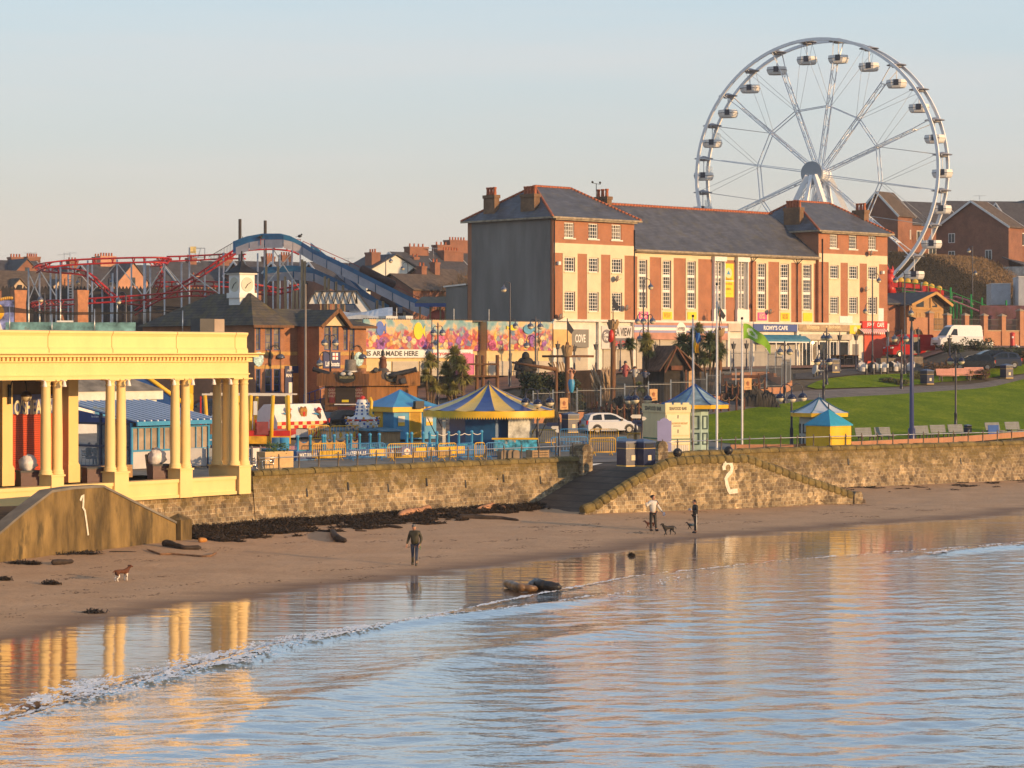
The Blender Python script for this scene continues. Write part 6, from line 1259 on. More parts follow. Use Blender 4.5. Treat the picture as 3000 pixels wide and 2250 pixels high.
p=at(1752,178);t=thing('wooden_barrel','large dark barrel lying on its side beside the pampas grass','barrel',p+Vector((0,0,.55)));q=MB();q.lathe([(.36,-.62),(.46,-.3),(.48,0),(.46,.3),(.36,.62)],n=14);q.xf(Matrix.Rotation(R(78),4,'Y')@Matrix.Rotation(R(20),4,'X'));q.build('staves',mat('barrel_wood',(.07,.04,.025),.8,.3,4),t);q=MB();q.lathe([(.47,-.35),(.49,-.3),(.49,-.25)],n=14);q.lathe([(.49,.25),(.49,.3),(.47,.35)],n=14);q.xf(Matrix.Rotation(R(78),4,'Y')@Matrix.Rotation(R(20),4,'X'));q.build('hoop',DGREY,t)
def statue(px,D,by,ty,parts,lab,name='statue'):
 p=at(px,D);z0=Ht(p,by);h=Ht(p,ty)-z0;t=thing(name,lab,'statue',p+Vector((0,0,z0)))
 for nm,m,fn in parts:b=MB();fn(b,h);b.build(nm,m,t)
 return t
statue(1674,177,1150,1080,[('skirt',SKYB,lambda b,h:b.lathe([(.1,0),(.2,h*.12),(.26,h*.4),(.2,h*.55)],n=10)),('torso',SKIN,lambda b,h:(b.lathe([(.17,h*.55),(.14,h*.62),(.2,h*.74),(.1,h*.82),(.07,h*.86)],n=10),b.sphere((0,0,h*.93),.13,10,8),b.tube([(.18,0,h*.78),(.3,-.1,h*.9),(.05,-.1,h*1.0)],.05,6),b.tube([(-.18,0,h*.78),(-.3,-.1,h*.9),(-.05,-.1,h*1.0)],.05,6))),('hair',DGREY,lambda b,h:b.sphere((0,.05,h*.95),.16,8,6,sc=(1,.8,1.2)))],'ship figurehead statue in sky blue trousers against a pirate mast','figurehead')
statue(1540,184,1108,1032,[('body',mat('gorilla_black',(.02,.019,.02),.8,.3,5,.6,0,12),lambda b,h:(b.sphere((0,0,h*.34),h*.36,12,8,sc=(.9,.8,1)),b.sphere((0,.05,h*.58),h*.32,12,8,sc=(1,.75,.8)),b.sphere((0,-.05,h*.84),h*.17,12,8,sc=(.9,1,1.1)),b.sphere((0,-.2,h*.8),h*.09,8,6),b.tube([(-h*.28,0,h*.62),(-h*.36,-.15,h*.36),(-h*.15,-.35,h*.3)],[h*.12,h*.1,h*.07],8),b.tube([(h*.28,0,h*.62),(h*.36,-.15,h*.36),(h*.1,-.38,h*.42)],[h*.12,h*.1,h*.07],8),b.tube([(-h*.2,-.1,h*.15),(-h*.3,-.6,h*.2),(-h*.3,-.65,0)],[h*.13,h*.1,h*.09],8),b.tube([(h*.2,-.1,h*.15),(h*.3,-.6,h*.2),(h*.3,-.65,0)],[h*.13,h*.1,h*.09],8)))],'black seated gorilla statue in front of the cream shop wall','gorilla_statue')
for px,D,by,ty,c,lab in((1832,184,1104,1060,(.4,.1,.1),'pirate figure in red beside the tall mast'),(1860,184,1105,1075,(.5,.48,.45),'pale pirate figure left of the golf hut'),(1890,185,1106,1085,(.1,.12,.2),'dark pirate figure in front of the golf hut')):
 cm_=mat('figure_%d'%px,c,.7);statue(px,D,by,ty,[('coat',cm_,lambda b,h:(b.lathe([(.12,0),(.24,h*.3),(.2,h*.6),(.22,h*.76),(.08,h*.82)],n=8),b.tube([(.2,0,h*.72),(.34,-.1,h*.5),(.2,-.25,h*.45)],.06,6),b.tube([(-.2,0,h*.72),(-.34,0,h*.5),(-.3,-.2,h*.55)],.06,6))),('head',SKIN,lambda b,h:b.sphere((0,0,h*.88),.12,8,6)),('hat',DGREY,lambda b,h:b.lathe([(.22,h*.93),(.12,h*.96),(.1,h*1.05),(.02,h*1.08)],n=8))],lab,'pirate_figure')
p=at(1965,186);m_=p.y/F;a_=R(20);t=thing('golf_hut','dark boarded hut with a steep rusty roof in the golf garden','hut',p,a_);w,d,he,hp=35*m_,2.2,Ht(p,1072),Ht(p,1016)
q=MB();q.prism([(-w,0),(w*.75,0),(w*.75,he),(-.1,hp-.1),(-w,he)],-.9,2.2);q.build('wall',mat('hut_dark',(.035,.028,.022),.9,.4,2),t)
q=MB();[q.hexa([(-.05,-1.15,hp),(s*(w+.5 if s<0 else w*.75+1.6),-1.15,he-.45),(s*(w+.5 if s<0 else w*.75+1.6),2.5,he-.45),(-.05,2.5,hp),(-.05,-1.15,hp+.1),(s*(w+.5 if s<0 else w*.75+1.6),-1.15,he-.33),(s*(w+.5 if s<0 else w*.75+1.6),2.5,he-.33),(-.05,2.5,hp+.1)])for s in(-1,1)];q.build('roof',mat('rusty_roof',(.16,.08,.045),.9,.4,3,.6,0,10),t)
q=MB();q.bar((-w*1.1,-1.2,he-.5),(0,-1.2,hp),.12);q.bar((0,-1.2,hp),(w*1.3,-1.2,he-.3),.12);q.bar((w*.8,-1.2,0),(w*.8,-1.2,he-.3),.14);q.bar((-w*.5,-.95,he*.95),(w*.5,-.95,he*.95),.5,.35);q.build('trim',RUST,t)
q=MB();q.prism([(w*.98,.9),(w*1.55,.9),(w*1.5,he*.9),(w*1.02,he*.86)],-1.35,-1.28);q.build('skull_board',mat('parchment',(.62,.36,.16),.8,.2,3),t)
def ropefence(pts,D,lab,hh=.95,n=8):
 p=at(pts[0][0],D);t=thing('rope_fence',lab,'fence',p);tops=[]
 for i in range(n+1):
  px=pl(i/n,[(k/(len(pts)-1),q[0])for k,q in enumerate(pts)]);dd=pl(i/n,[(k/(len(pts)-1),q[1])for k,q in enumerate(pts)]);g=at(px,dd)-p;q=MB();h=hh*random.uniform(.9,1.2);q.tube([g+Vector((0,0,-.4)),g+Vector((0,0,h))],.075,6);q.build('post',RUST,t);tops.append(g+Vector((0,0,h-.12)))
 q=MB()
 for a,c in zip(tops,tops[1:]):q.tube([a.lerp(c,k/6)-Vector((0,0,.22*math.sin(math.pi*k/6)))for k in range(7)],.025,4)
 q.build('rope',WOODL,t)
ropefence([(1735,178),(1800,177),(1900,178),(1960,180)],178,'rusty post and rope fence in front of the golf hut',1.25,14)
ropefence([(2030,184),(2090,183),(2180,184)],184,'rope fence curving below the middle flagpole',1.1,8)
ropefence([(2110,188),(2180,188),(2240,190)],188,'rope fence on the rock cascade under the green flag',1.4,8)
q=MB();p=at(2178,190);[q.box(x-.06,x+.06,-.06,.06,0,1.9)for x in(-1.6,-.2,1.2)];q.box(-1.7,1.3,-.05,.05,1.5,1.75);q.box(-1.7,1.3,-.05,.05,.9,1.1);tag(q.build('timber_rail',RUST,None,p),'rusty timber rail on the cascade right of the middle flagpole','rail')
GREYR=mat('railing_grey',(.42,.46,.5),.4,.1,2,0,.5)
def railwall(pix,lab,wall_h=.55,hr_=1.75,brick=True,D=None):
 pts=[G(*q)if not D else at(q[0],D)for q in pix];p0=pts[0];t=thing('railed_wall' if brick else 'metal_railing',lab,'railing',p0);w,f,posts=MB(),MB(),[]
 for a,c in zip(pts,pts[1:]):
  a,c=a-p0,c-p0;L_=(c.xy-a.xy).length;d=(c-a).normalized();n_=Vector((-d.y,d.x,0)).normalized()*.14;k=max(1,round(L_/2.1))
  for i in range(k):
   s,e=a.lerp(c,i/k),a.lerp(c,(i+1)/k);z=(s.z+e.z)/2+.0;zt=z+(wall_h if brick else 0)
   if brick:s0,e0=Vector((s.x,s.y,z-.5)),Vector((e.x,e.y,z-.5));u=Vector((0,0,wall_h+.5));w.hexa([s0-n_,e0-n_,e0+n_,s0+n_,s0-n_+u,e0-n_+u,e0+n_+u,s0+n_+u])
   for zz in(zt+.12,zt+hr_-.15):f.bar((s.x,s.y,zz),(e.x,e.y,zz),.045)
   nb=15
   for j in range(1,nb):q=s.lerp(e,j/nb);f.bar((q.x,q.y,zt+.05),(q.x,q.y,zt+hr_),.018)
   posts.append((s,zt))
 posts.append((pts[-1]-p0,posts[-1][1]))
 if brick:w.build('brick_base',BRICKO,t)
 f.build('railing_bars',mat('bar_grey',(.16,.17,.19),.5,.1,2,0,.3),t);k=MB();k.box(-.04,.04,-.04,.04,0,hr_+.06);pm=None
 for s,zt in posts[:99]:
  if pm is None:o=pm=k.build('railing_post',GREYR,t)
  else:o=pm.copy();col.objects.link(o);o.parent=t
  o.location=(s.x,s.y,zt)
railwall([(1562,1240),(1620,1238),(1760,1226),(1900,1212),(2030,1200),(2110,1176),(2290,1152)],'grey railings on a stepped orange brick wall along the golf garden')
railwall([(2290,1152),(2316,1140),(2250,1108),(2140,1112)],'grey railings turning back along the shop pavement')
railwall([(1330,1262),(1440,1252),(1562,1240)],'dark railings behind the striped canopy',brick=False)
railwall([(1195,1232),(1260,1236),(1330,1240)],'dark railings under the palms beside the pirate kiosk',brick=False)
railwall([(1490,1135),(1560,1131)],'pale railings beside the gorilla statue',brick=False,hr_=1.4)
for px,py,D,lab in((1652,1183,172,'parchment pirate notice on the railings right of the striped canopy'),(1914,1157,171,'parchment pirate notice on the railings above the cream kiosk'),(2190,1125,177,'parchment pirate notice on the railings under the green flag')):
 p=P(px,py,D);p=hit(px,py+60,land);p=Vector(((px-1500)/F*(p.y-.5),p.y-.5,HC-(py-YH)/F*(p.y-.5)));t=thing('pirate_notice',lab,'sign',p,R(30),'parchment notices on the railings');m_=p.y/F;w=14*m_;q=MB();q.prism([(-w,-w*1.2),(-w*.3,-w*1.26),(w*.4,-w*1.18),(w,-w*1.22),(w*.95,0),(w,w*1.2),(0,w*1.28),(-w,w*1.2),(-w*.96,.1)],-.04,0);q.build('board',mat('parchment',(.62,.36,.16),.8,.2,3),t);q=MB();q.sphere((0,-.05,w*.2),w*.38,8,6,sc=(1,.1,1));q.box(-w*.3,w*.3,-.06,-.041,-w*.35,-w*.1);q.box(-w*.6,w*.6,-.06,-.041,-w*.85,-w*.7);q.build('faded_skull',mat('faded_red',(.35,.13,.06),.8,.2),t)
p=at(1075,166);a_=R(-8);t=thing('pirate_kiosk','brown plank kiosk with cannons and a broken top edge lettered for adventure golf','kiosk',p,a_);KK=Pl(p,a_);m_=p.y/F
xl,xm_,xr_,z1,z2,z3=KK.x(952),KK.x(1075),KK.x(1186,-.0),KK.z(1000,1128),KK.z(1000,1092),KK.z(1000,1128)
PLANK=mat('kiosk_plank',(.33,.14,.035),.75,.25,1.5,.3,0,18,(5,5,.5));PLANKD=mat('kiosk_plank_dark',(.2,.085,.03),.8,.3,1.5,.3,0,18,(5,5,.5))
q=MB();q.box(xl,xm_,0,4,0,z1);q.build('wall',PLANKD,t);q=MB();q.hexa([(xm_,0,0),(xr_,1.2,0),(xr_,5,0),(xm_,4,0),(xm_,0,z1),(xr_,1.2,z1),(xr_,5,z1),(xm_,4,z1)]);q.build('wall',PLANK,t)
q=MB();x=xl-.5
while x<xm_+.2:q.box(x,x+.22,-.35,-.25,z1-.05+random.uniform(-.05,.0),z2+random.uniform(-.12,.12));x+=.23
q.build('fascia',PLANKD,t);q=MB();s=0;L_=xr_+.7-xm_
while s<L_:y=-.35+1.25*s/L_;q.hexa([(xm_+s,y,z1-.05),(xm_+s+.2,y+.08,z1-.05),(xm_+s+.2,y+.16,z1-.05),(xm_+s,y+.08,z1-.05)]+[(xm_+s,y,z2+.0),(xm_+s+.2,y+.08,z2+random.uniform(-.1,.15)),(xm_+s+.2,y+.16,z2+.1),(xm_+s,y+.08,z2+.1)]);s+=.21
q.build('fascia',PLANK,t);MB().box(xl-.3,xm_+.1,-.25,4.2,z1,z1+.1).hexa([(xm_,-.2,z1),(xr_+.5,1.,z1),(xr_+.5,5,z1),(xm_,4.2,z1),(xm_,-.2,z1+.1),(xr_+.5,1.,z1+.1),(xr_+.5,5,z1+.1),(xm_,4.2,z1+.1)]).build('roof',DGREY,t)
q=MB().box(KK.x(984),KK.x(1041),-.05,.0,KK.z(1000,1181),KK.z(1000,1131)).build('shutter',brickmat('dark_shutter',(.05,.035,.025),(.045,.03,.02),(.015,.01,.01),w=30,h=.09,ms=.012),t);MB().box(KK.x(1002),KK.x(1022),-.08,-.051,KK.z(1000,1178),KK.z(1000,1171)).build('notice',NY,q)
MB().box(KK.x(982),KK.x(1044),-.3,0,KK.z(1000,1186),KK.z(1000,1183)).build('counter',WHITE,t)
for a in(973,1052):q=MB().box(KK.x(a-8),KK.x(a+8),-.06,-.001,KK.z(1000,1180),KK.z(1000,1135)).build('red_board',mat('board_red',(.16,.02,.02),.6),t);[letters(s,q,mat('dim_lettering',(.4,.3,.22),.6),KK.x(a),KK.z(1000,1142+9*i),.5,.16,-.07)for i,s in enumerate(('GOLF','OPEN','DAILY'))]
def oval(px,py,w,h,y,txt,rot=0):
 x,z=KK(px,py,y);b=MB();b.prism([(w*math.cos(2*math.pi*i/20)*(1+.06*math.sin(i*5)),h*math.sin(2*math.pi*i/20)*(1+.06*math.cos(i*7)))for i in range(20)],-.06,0);o=b.build('sign_board',mat('sign_black',(.03,.028,.02),.6),t);o.location=(x,y,z);o.rotation_euler.z=rot;letters(txt,o,mat('sign_gold',(.45,.38,.16),.5),0,-.04,w*1.6,h*.38,-.075);b=MB();b.sphere((-.25,-.07,h*.5),.12,8,5,sc=(1.6,.2,1));b.sphere((.25,-.07,h*.5),.12,8,5,sc=(1.6,.2,1));b.build('carving',OFFW,o)
oval(1016,1104,.62,.42,-.42,"SMUGGLERS COVE");oval(1149,1103,.5,.38,.25,"SMUGGLERS COVE",R(22))
MB().box(KK.x(990),KK.x(1062),-.02,-.001,KK.z(1000,1238),KK.z(1000,1192)).build('lower_board',mat('board_maroon',(.1,.02,.025),.6,.15),t)
CAN_=mat('cannon_iron',(.03,.028,.028),.5,.25)
def cannon(px,py,az,el,L_,lab,y=.4):
 x,z=KK(px,py,y);p_=KK.w(x,y,z1+.1);c=thing('cannon',lab,'cannon',p_,R(az),'cannons on the pirate kiosk roof');b=MB();b.lathe([(.1,-L_*.5),(.2,-L_*.48),(.21,-L_*.3),(.17,L_*.2),(.15,L_*.4),(.19,L_*.44),(.19,L_*.5),(.1,L_*.5)],n=12);b.xf(Matrix.Translation((0,0,.75))@Matrix.Rotation(R(90-el),4,'Y'));b.build('barrel',CAN_,c);b=MB();b.hexa([(-.5,-.25,0),(.3,-.25,0),(.3,.25,0),(-.5,.25,0),(-.4,-.22,.6),(.15,-.22,.55),(.15,.22,.55),(-.4,.22,.6)]);b.build('carriage',mat('carriage',(.07,.035,.02),.8),c)
 for s in(-1,1):b=MB();b.lathe([(.2,0),(.2,.07)],n=12);b.xf(Matrix.Translation((.0,s*.3,.2))@Matrix.Rotation(R(90),4,'X'));b.build('wheel',DGREY,c)
cannon(950,1080,165,18,1.7,'black cannon pointing left off the pirate kiosk roof');cannon(1092,1072,-70,15,1.6,'black cannon pointing forward at the middle of the pirate kiosk roof');cannon(1180,1080,8,14,2.0,'long black cannon pointing right off the pirate kiosk roof')
x,z=KK(1027,1070,.5);t2=thing('half_barrel','grey hooped barrel on the pirate kiosk roof','barrel',KK.w(x,.5,z1+.1));b=MB();hh=z-z1;b.lathe([(.42,0),(.46,hh*.4),(.38,hh+.3)],n=14);b.build('staves',mat('grey_stave',(.2,.18,.16),.8,.3,4),t2);[MB().lathe([(.47,zz),(.47,zz+.06)],n=14).build('hoop',WHITE,t2)for zz in(.15,hh*.6)]
x,z=KK(1122,1060,.5);t2=thing('barrel_stack','sack and lantern barrel stack topped by a small flagstaff on the pirate kiosk','barrel stack',KK.w(x,.5,z1+.1));b=MB();b.sphere((0,0,.55),.55,12,8,sc=(1,.9,1.1));b.build('sack',mat('grey_sack',(.12,.1,.09),.9,.3),t2);b=MB();b.lathe([(.22,1.0),(.28,1.3),(.22,1.7),(.3,1.75),(.05,1.95)],n=10);b.build('lantern',mat('lantern_brown',(.16,.06,.03),.6),t2);b=MB();b.lathe([(.16,1.95),(.1,2.2),(.03,2.4)],n=8);b.build('finial',CAN_,t2)
x,z=KK(1015,1050,2);t2=thing('lamp_stick','thin dark mast on the pirate kiosk roof left of the barrel','mast',KK.w(KK.x(1025,2),2,z1+.1));b=MB();b.tube([(0,0,0),(0,0,Ht(KK.w(x,2,0),1003)-z1)],[.09,.03],6);b.build('pole',RUST,t2)
LO=P(746,1040,170.);LO.z=land(LO.x,LO.y);LP_=Pl(LO,R(43));st=thing('lifeboat_station','two storey brick lifeboat station with slate roofs, blue frames and a white clock turret','building',LO,R(43));X_=lambda px,y=0.:LP_.x(px,y);Zs=lambda py,px=800,y=0.:LP_.z(px,py,y)
BLF=mat('station_blue',(.02,.05,.2),.45,.1);BNB=mat('buff_band',(.5,.3,.09),.8,.15,4)
xw,xg0,xg1=X_(832),X_(935),X_(1073);ze=Zs(953)
W1=[(746,763,957,1026),(773,797,957,1026),(798,821,957,1026),(746,763,1081,1150),(773,797,1081,1150),(798,821,1081,1150)]
W2=[(946,968,957,1026),(970,992,957,1026),(1003,1019,960,1026),(1021,1039,960,1026),(1000,1037,1085,1150)]
def wr_(l,px):return[(X_(a)+.12,X_(b),LP_.z(px,d),LP_.z(px,c))for a,b,c,d in l]
r1,r2=wr_(W1,790),wr_(W2,990);ze2=LP_.z(1000,955)
b=MB();b.wall(0,xw,0,ze,r1,0,.15);b.quad((0,0,0),(0,0,ze),(0,14,ze),(0,14,0));b.quad((xw,0,0),(xw,3,0),(xw,3,ze),(xw,0,ze));b.wall(xw,xg0,0,ze,[],2.6);b.wall(xg0,xg1,0,ze2,r2,0,.15);b.quad((xg0,0,0),(xg0,0,ze2),(xg0,3,ze2),(xg0,3,0));b.quad((xg1,0,0),(xg1,9,0),(xg1,9,ze2),(xg1,0,ze2))
b.build('brick_wall',brickmat('station_brick',(.42,.16,.07),(.34,.12,.055),(.36,.22,.13),big=.2),st)
for w in r1+r2:window(st,*w,1,3,.1,BLF,GLASSW if w[2]>4 else GLASS,t=.07)
b=MB()
for a,c,y in((-.03,xw+.03,-.03),(xg0-.03,xg1+.03,-.03),(xw,xg0,2.57)):
 for p0,p1 in((1041,1030),(1080,1070)):b.box(a,c,y,y+.03,Zs(p0),Zs(p1))
b.build('buff_band',BNB,st)
zr=Zs(860,700,4)
b=MB();e=.5;A=[(-e,-e,ze),(xw+e,-e,ze),(xw+e,14,ze),(-e,14,ze),(xw*.5,2.2,zr),(xw*.5,7.0,zr)];b.add(A,[(0,1,4),(1,2,5,4),(2,3,5),(3,0,4,5),(3,2,1,0)]);b.build('roof',SLATEM,st)
zr2=Zs(905,890,4.5);zg=Zs(907,978);xm=X_(978);xg2=X_(1012)
b=MB();b.add([(xw-.2,2.0,ze),(xg1+.6,-.5,ze2),(xg1+.6,9,ze2),(xw-.2,9,ze),(xw-.2,5.2,zr2),(xg1-1.2,5.2,zr2),(xg0,2.,ze),(xg0,-.5,ze2)],[(0,6,5,4),(6,7,1,5),(1,2,5),(2,3,4,5)])
b.add([(xg0-.25,-.6,ze2-.05),(xm,-.6,zg),(xg2+.1,-.6,ze2-.05),(xg0-.25,4,ze2-.05),(xm,4,zg),(xg2+.1,4,ze2-.05)],[(0,1,4,3),(1,2,5,4)]);b.build('roof',SLATEM,st)
b=MB();b.prism([(xg0,ze2),(xg2-.1,ze2),(xm,zg-.15)],-.12,.0);b.build('gable',mat('gable_cream',(.68,.55,.35),.8,.08),st)
b=MB();b.bar((xg0-.25,-.62,ze2-.1),(xm,-.62,zg-.02),.1,.28);b.bar((xm,-.62,zg-.02),(xg2+.1,-.62,ze2-.1),.1,.28);b.build('bargeboard',WOOD,st);MB().box(-e,xw+e,-e-.06,-e,ze-.18,ze).build('gutter',WOOD,st);MB().box(xg2,xg1+.6,-.58,-.5,ze2-.18,ze2).build('gutter',WOOD,st)
s=MB().box(X_(945),X_(995),-.1,-.03,LP_.z(970,1079),LP_.z(970,1031)).build('banner',mat('banner_navy',(.02,.03,.12),.5,.08),st)
def ensign(par,x,z,w,y):
 b=MB()
 for i in range(2):
  for j in range(2):b.box(x+w*(-.5+.58*i),x+w*(-.5+.58*i+.42),y,y+.01,z+w*(-.5+.58*j),z+w*(-.5+.58*j+.42),0)
 b.box(x-w*.06,x+w*.06,y-.004,y,z-w*.5,z+w*.5,1);b.box(x-w*.5,x+w*.5,y-.008,y-.004,z-w*.06,z+w*.06,1);b.build('flag_emblem',[LET_W,RED],par)
xc_=X_(970);zt_=LP_.z(970,1044);ensign(s,xc_+.3,zt_,.5,-.12);letters('Lifeboats',s,LET_W,xc_+.05,LP_.z(970,1066),1.3,.36,-.11,bold=.03)
s=MB().box(X_(834,2.5),X_(886,2.5),2.45,2.52,.3,LP_.z(860,1072,2.5)).build('notice_board',mat('banner_navy',(.02,.03,.12),.5,.08),st);x=X_(846,2.5);letters('RNLI',s,LET_W,x+.08,LP_.z(850,1100,2.5),.72,.24,2.44,bold=.03);letters('Lifeboats',s,LET_W,x+.08,LP_.z(850,1085,2.5),.55,.14,2.44);ensign(s,x+.15,LP_.z(850,1078,2.5),.25,2.44);MB().box(X_(857,2.5),X_(878,2.5),2.42,2.45,.4,LP_.z(860,1093,2.5)).build('orange_panel',mat('orange_panel',(.55,.2,.03),.5),s);MB().box(X_(844,2.5),X_(856,2.5),2.42,2.45,.35,LP_.z(860,1120,2.5)).build('pale_panel',LET_W,s)
xt,yt=xw*.5,3.3;zb_,z1_,z2_=zr-.9,LP_.z(717,800,3.3),LP_.z(717,764,3.3);w_=.66;tu=MB().box(xt-w_,xt+w_,yt-w_,yt+w_,zb_,z1_).build('clock_turret',WHITE,st)
MB().box(xt-w_-.12,xt+w_+.12,yt-w_-.12,yt+w_+.12,zr-.35,zr+.02).box(xt-w_-.14,xt+w_+.14,yt-w_-.14,yt+w_+.14,z1_-.12,z1_).build('cornice',WHITE,tu)
for M_,nm in((Matrix.Translation((xt,yt-w_-.01,z1_-.85))@Matrix.Rotation(R(90),4,'X'),0),(Matrix.Translation((xt-w_-.01,yt,z1_-.85))@Matrix.Rotation(R(-90),4,'Z')@Matrix.Rotation(R(90),4,'X'),1)):
 b=MB();b.lathe([(.53,-.02),(.53,.03)],n=24);b.xf(M_);c_=b.build('clock_face',mat('clock_cream',(.62,.58,.46),.6,.04),tu);b=MB();b.bar((0,0,.045),(.32,.18,.045),.045,.02);b.bar((0,0,.045),(-.2,-.28,.045),.06,.02);b.xf(M_);b.build('clock_hands',BLACK,c_)
b=MB();n=6;b.lathe([((w_+.3)*S2*((1-i/n)**1.6*.93+.07),z1_+(z2_-z1_)*(i/n))for i in range(n+1)],(xt,yt,0),4,rot=R(45),smooth=False);b.lathe([(.09,z2_),(.05,z2_+.7)],(xt,yt,0),6);b.build('turret_roof',mat('lead_dark',(.025,.024,.028),.6,.2,spec=.2),tu)
for px,a,lab in((789,812,'wall lamp on the left brick wing of the lifeboat station'),(1031,1052,'wall lamp below the right windows of the lifeboat station')):
 x,z=LP_(px,1048);t=thing('wall_lamp','swan neck '+lab,'lamp',LP_.w(x,-.02,0),R(43),'wall lamps on the lifeboat station');b=MB();b.box(-.08,.08,-.12,0,z-.6,z+.4);q=[(.45-.45*math.cos(math.pi*i/10),-.1,z+.4+.5*math.sin(math.pi*i/10))for i in range(11)];b.tube(q+[(.9,-.1,z+.25)],.035,6);b.build('bracket',BLACK,t);b=MB();b.sphere((.9,-.1,z-.05),.34,12,5,t1=.5);b.build('lamp_dome',SILV,t)
for px in(756,1050):x,z=LP_(px,1052);b=MB();b.prism([(x+.42*math.cos(k*.3142)*(1+.1*(k%2)),z+.5*math.sin(k*.3142)*(1+.1*(k%2)))for k in range(20)],-.08,-.02);b.build('round_plaque',mat('plaque_blue',(.4,.6,.62),.5,.5,5),st)
b=MB();p=LP_.w(0,-2,0);t=thing('access_ramp','blue railed access ramp in front of the lifeboat station','ramp',LP_.w(X_(885),-1.5,0),R(43));[b.bar((-1+.5*i,0,0),(-1+.5*i,0,1.3+.12*i),.05)for i in range(12)];b.bar((-1,0,1.3),(1.5,0,1.95),.06);b.bar((1.5,0,1.95),(4.5,0,2.4),.06);b.bar((-1,0,.7),(4.5,0,1.6),.05);b.build('railing',BLF,t);MB().hexa([(-1,.1,-.3),(4.5,.1,-.3),(4.5,1.3,-.3),(-1,1.3,-.3),(-1,.1,.1),(4.5,.1,.9),(4.5,1.3,.9),(-1,1.3,.1)]).build('slope',CONC,t)
p=at(620,128);t=thing('roof_plant','dark plant box with a pale louvred end above the parapet','plant box',Vector((p.x,p.y,HC-(978-YH)/F*p.y)),R(35));h=(978-934)*p.y/F;MB().box(-.85,.0,-.3,.8,-.6,h).build('box',DGREY,t);MB().box(.001,.6,-.32,.8,-.6,h*.98).build('louvre',mat('tan_louvre',(.42,.32,.24),.7,.1),t)
D=128;t=thing('roof_netting','dark netting strung between thin steel poles above the parapet','netting',P(280,985,D));q0=P(280,985,D);
for px,ty in((28,898),(152,920),(277,905),(535,910)):a=P(px,1000,D)-q0;b=MB();b.tube([a,P(px,ty,D)-q0],.03,5);b.build('pole',STEEL,t)
b=MB();tp=[(-40,897),(28,898),(90,908),(152,912),(215,914),(277,914),(400,914),(535,910)];bt=[(-40,922),(28,915),(90,919),(152,922),(215,923),(277,922),(400,918),(535,911)]
for(a,c),(d,e)in zip(zip(tp,tp[1:]),zip(bt,bt[1:])):b.quad(P(*d,D)-q0,P(*e,D)-q0,P(*c,D)-q0,P(*a,D)-q0)
b.build('net',clearglass('black_net',(.02,.018,.015),.82),t)
AO=bl(-21.4,0);AO=Vector((AO[0],AO[1],7.0));MP_=Pl(AO,AB);ar=thing('mural_arcade','long low arcade with a colourful undersea mural above cream shutters','arcade',AO,AB)
m,nt,b_,N,L=newmat('sea_mural');tc=N('ShaderNodeTexCoord');sp=N('ShaderNodeSeparateXYZ');L(tc.outputs['Object'],sp.inputs[0]);cb=N('ShaderNodeCombineXYZ');L(sp.outputs[0],cb.inputs[0]);L(sp.outputs[2],cb.inputs[1])
nz=N('ShaderNodeTexNoise',inp={'Scale':.9,'Detail':3.});L(cb.outputs[0],nz.inputs[0]);va=N('ShaderNodeVectorMath',operation='MULTIPLY_ADD');L(nz.outputs['Color'],va.inputs[0]);va.inputs[1].default_value=(.9,.9,0);L(cb.outputs[0],va.inputs[2])
v1=N('ShaderNodeTexVoronoi',inp={'Scale':2.4});L(va.outputs[0],v1 .inputs[0]);s1_=N('ShaderNodeSeparateColor');L(v1 .outputs['Color'],s1_.inputs[0])
coral=ramp(N,L,s1_.outputs[0],[(0,(.55,.09,.16)),(.2,(.3,.08,.28)),(.38,(.75,.33,.05)),(.55,(.5,.04,.08)),(.7,(.82,.56,.1)),(.85,(.13,.24,.42)),(1,(.75,.52,.22))])
n2=N('ShaderNodeTexNoise',inp={'Scale':1.2,'Detail':5.});L(cb.outputs[0],n2 .inputs[0]);wat=ramp(N,L,n2 .outputs[0],[(.35,(.12,.3,.36)),(.5,(.32,.42,.4)),(.6,(.75,.45,.2)),(.72,(.3,.35,.3))])
zz=N('ShaderNodeMath',operation='MULTIPLY_ADD');L(sp.outputs[2],zz.inputs[0]);zz.inputs[1].default_value=-.38;zz.inputs[2].default_value=1.68;ad=N('ShaderNodeMath',operation='ADD');L(zz.outputs[0],ad.inputs[0]);L(nz.outputs[0],ad.inputs[1]);fm=ramp(N,L,ad.outputs[0],[(.66,(0,0,0)),(.78,(1,1,1))])
v3=N('ShaderNodeTexVoronoi',inp={'Scale':4.5});L(va.outputs[0],v3 .inputs[0]);sh=ramp(N,L,v3 .outputs['Distance'],[(.0,(1.3,1.3,1.3)),(.7,(.55,.5,.5))]);mm=N('ShaderNodeMixRGB',blend_type='MULTIPLY');mm.inputs[0].default_value=.8;L(coral,mm.inputs[1]);L(sh,mm.inputs[2])
mx=N('ShaderNodeMixRGB');L(fm,mx.inputs[0]);L(wat,mx.inputs[1]);L(mm.outputs[0],mx.inputs[2]);L(mx.outputs[0],b_.inputs['Base Color']);b_.inputs['Roughness'].default_value=.45;MURAL=m
xA0,xA1,xB0,xB1=MP_.x(1062),MP_.x(1381),MP_.x(1427),MP_.x(1619);zt_,zb2,zs=MP_.z(1220,937),MP_.z(1220,1023),MP_.z(1220,1048)
b=MB();b.box(xA0,xA1,-.12,0,zb2,zt_);b.box(xB0,xB1-.05,-.05,.05,zb2-.1,zt_-.05);b.box(xA1,xB0,.9,1.0,zb2-.15,zt_-.1);b.quad((xB0,0,zb2-.1),(xB0,0,zt_-.05),(xB0,.95,zt_-.05),(xB0,.95,zb2-.1));b.build('mural',MURAL,ar)
b=MB();random.seed(3)
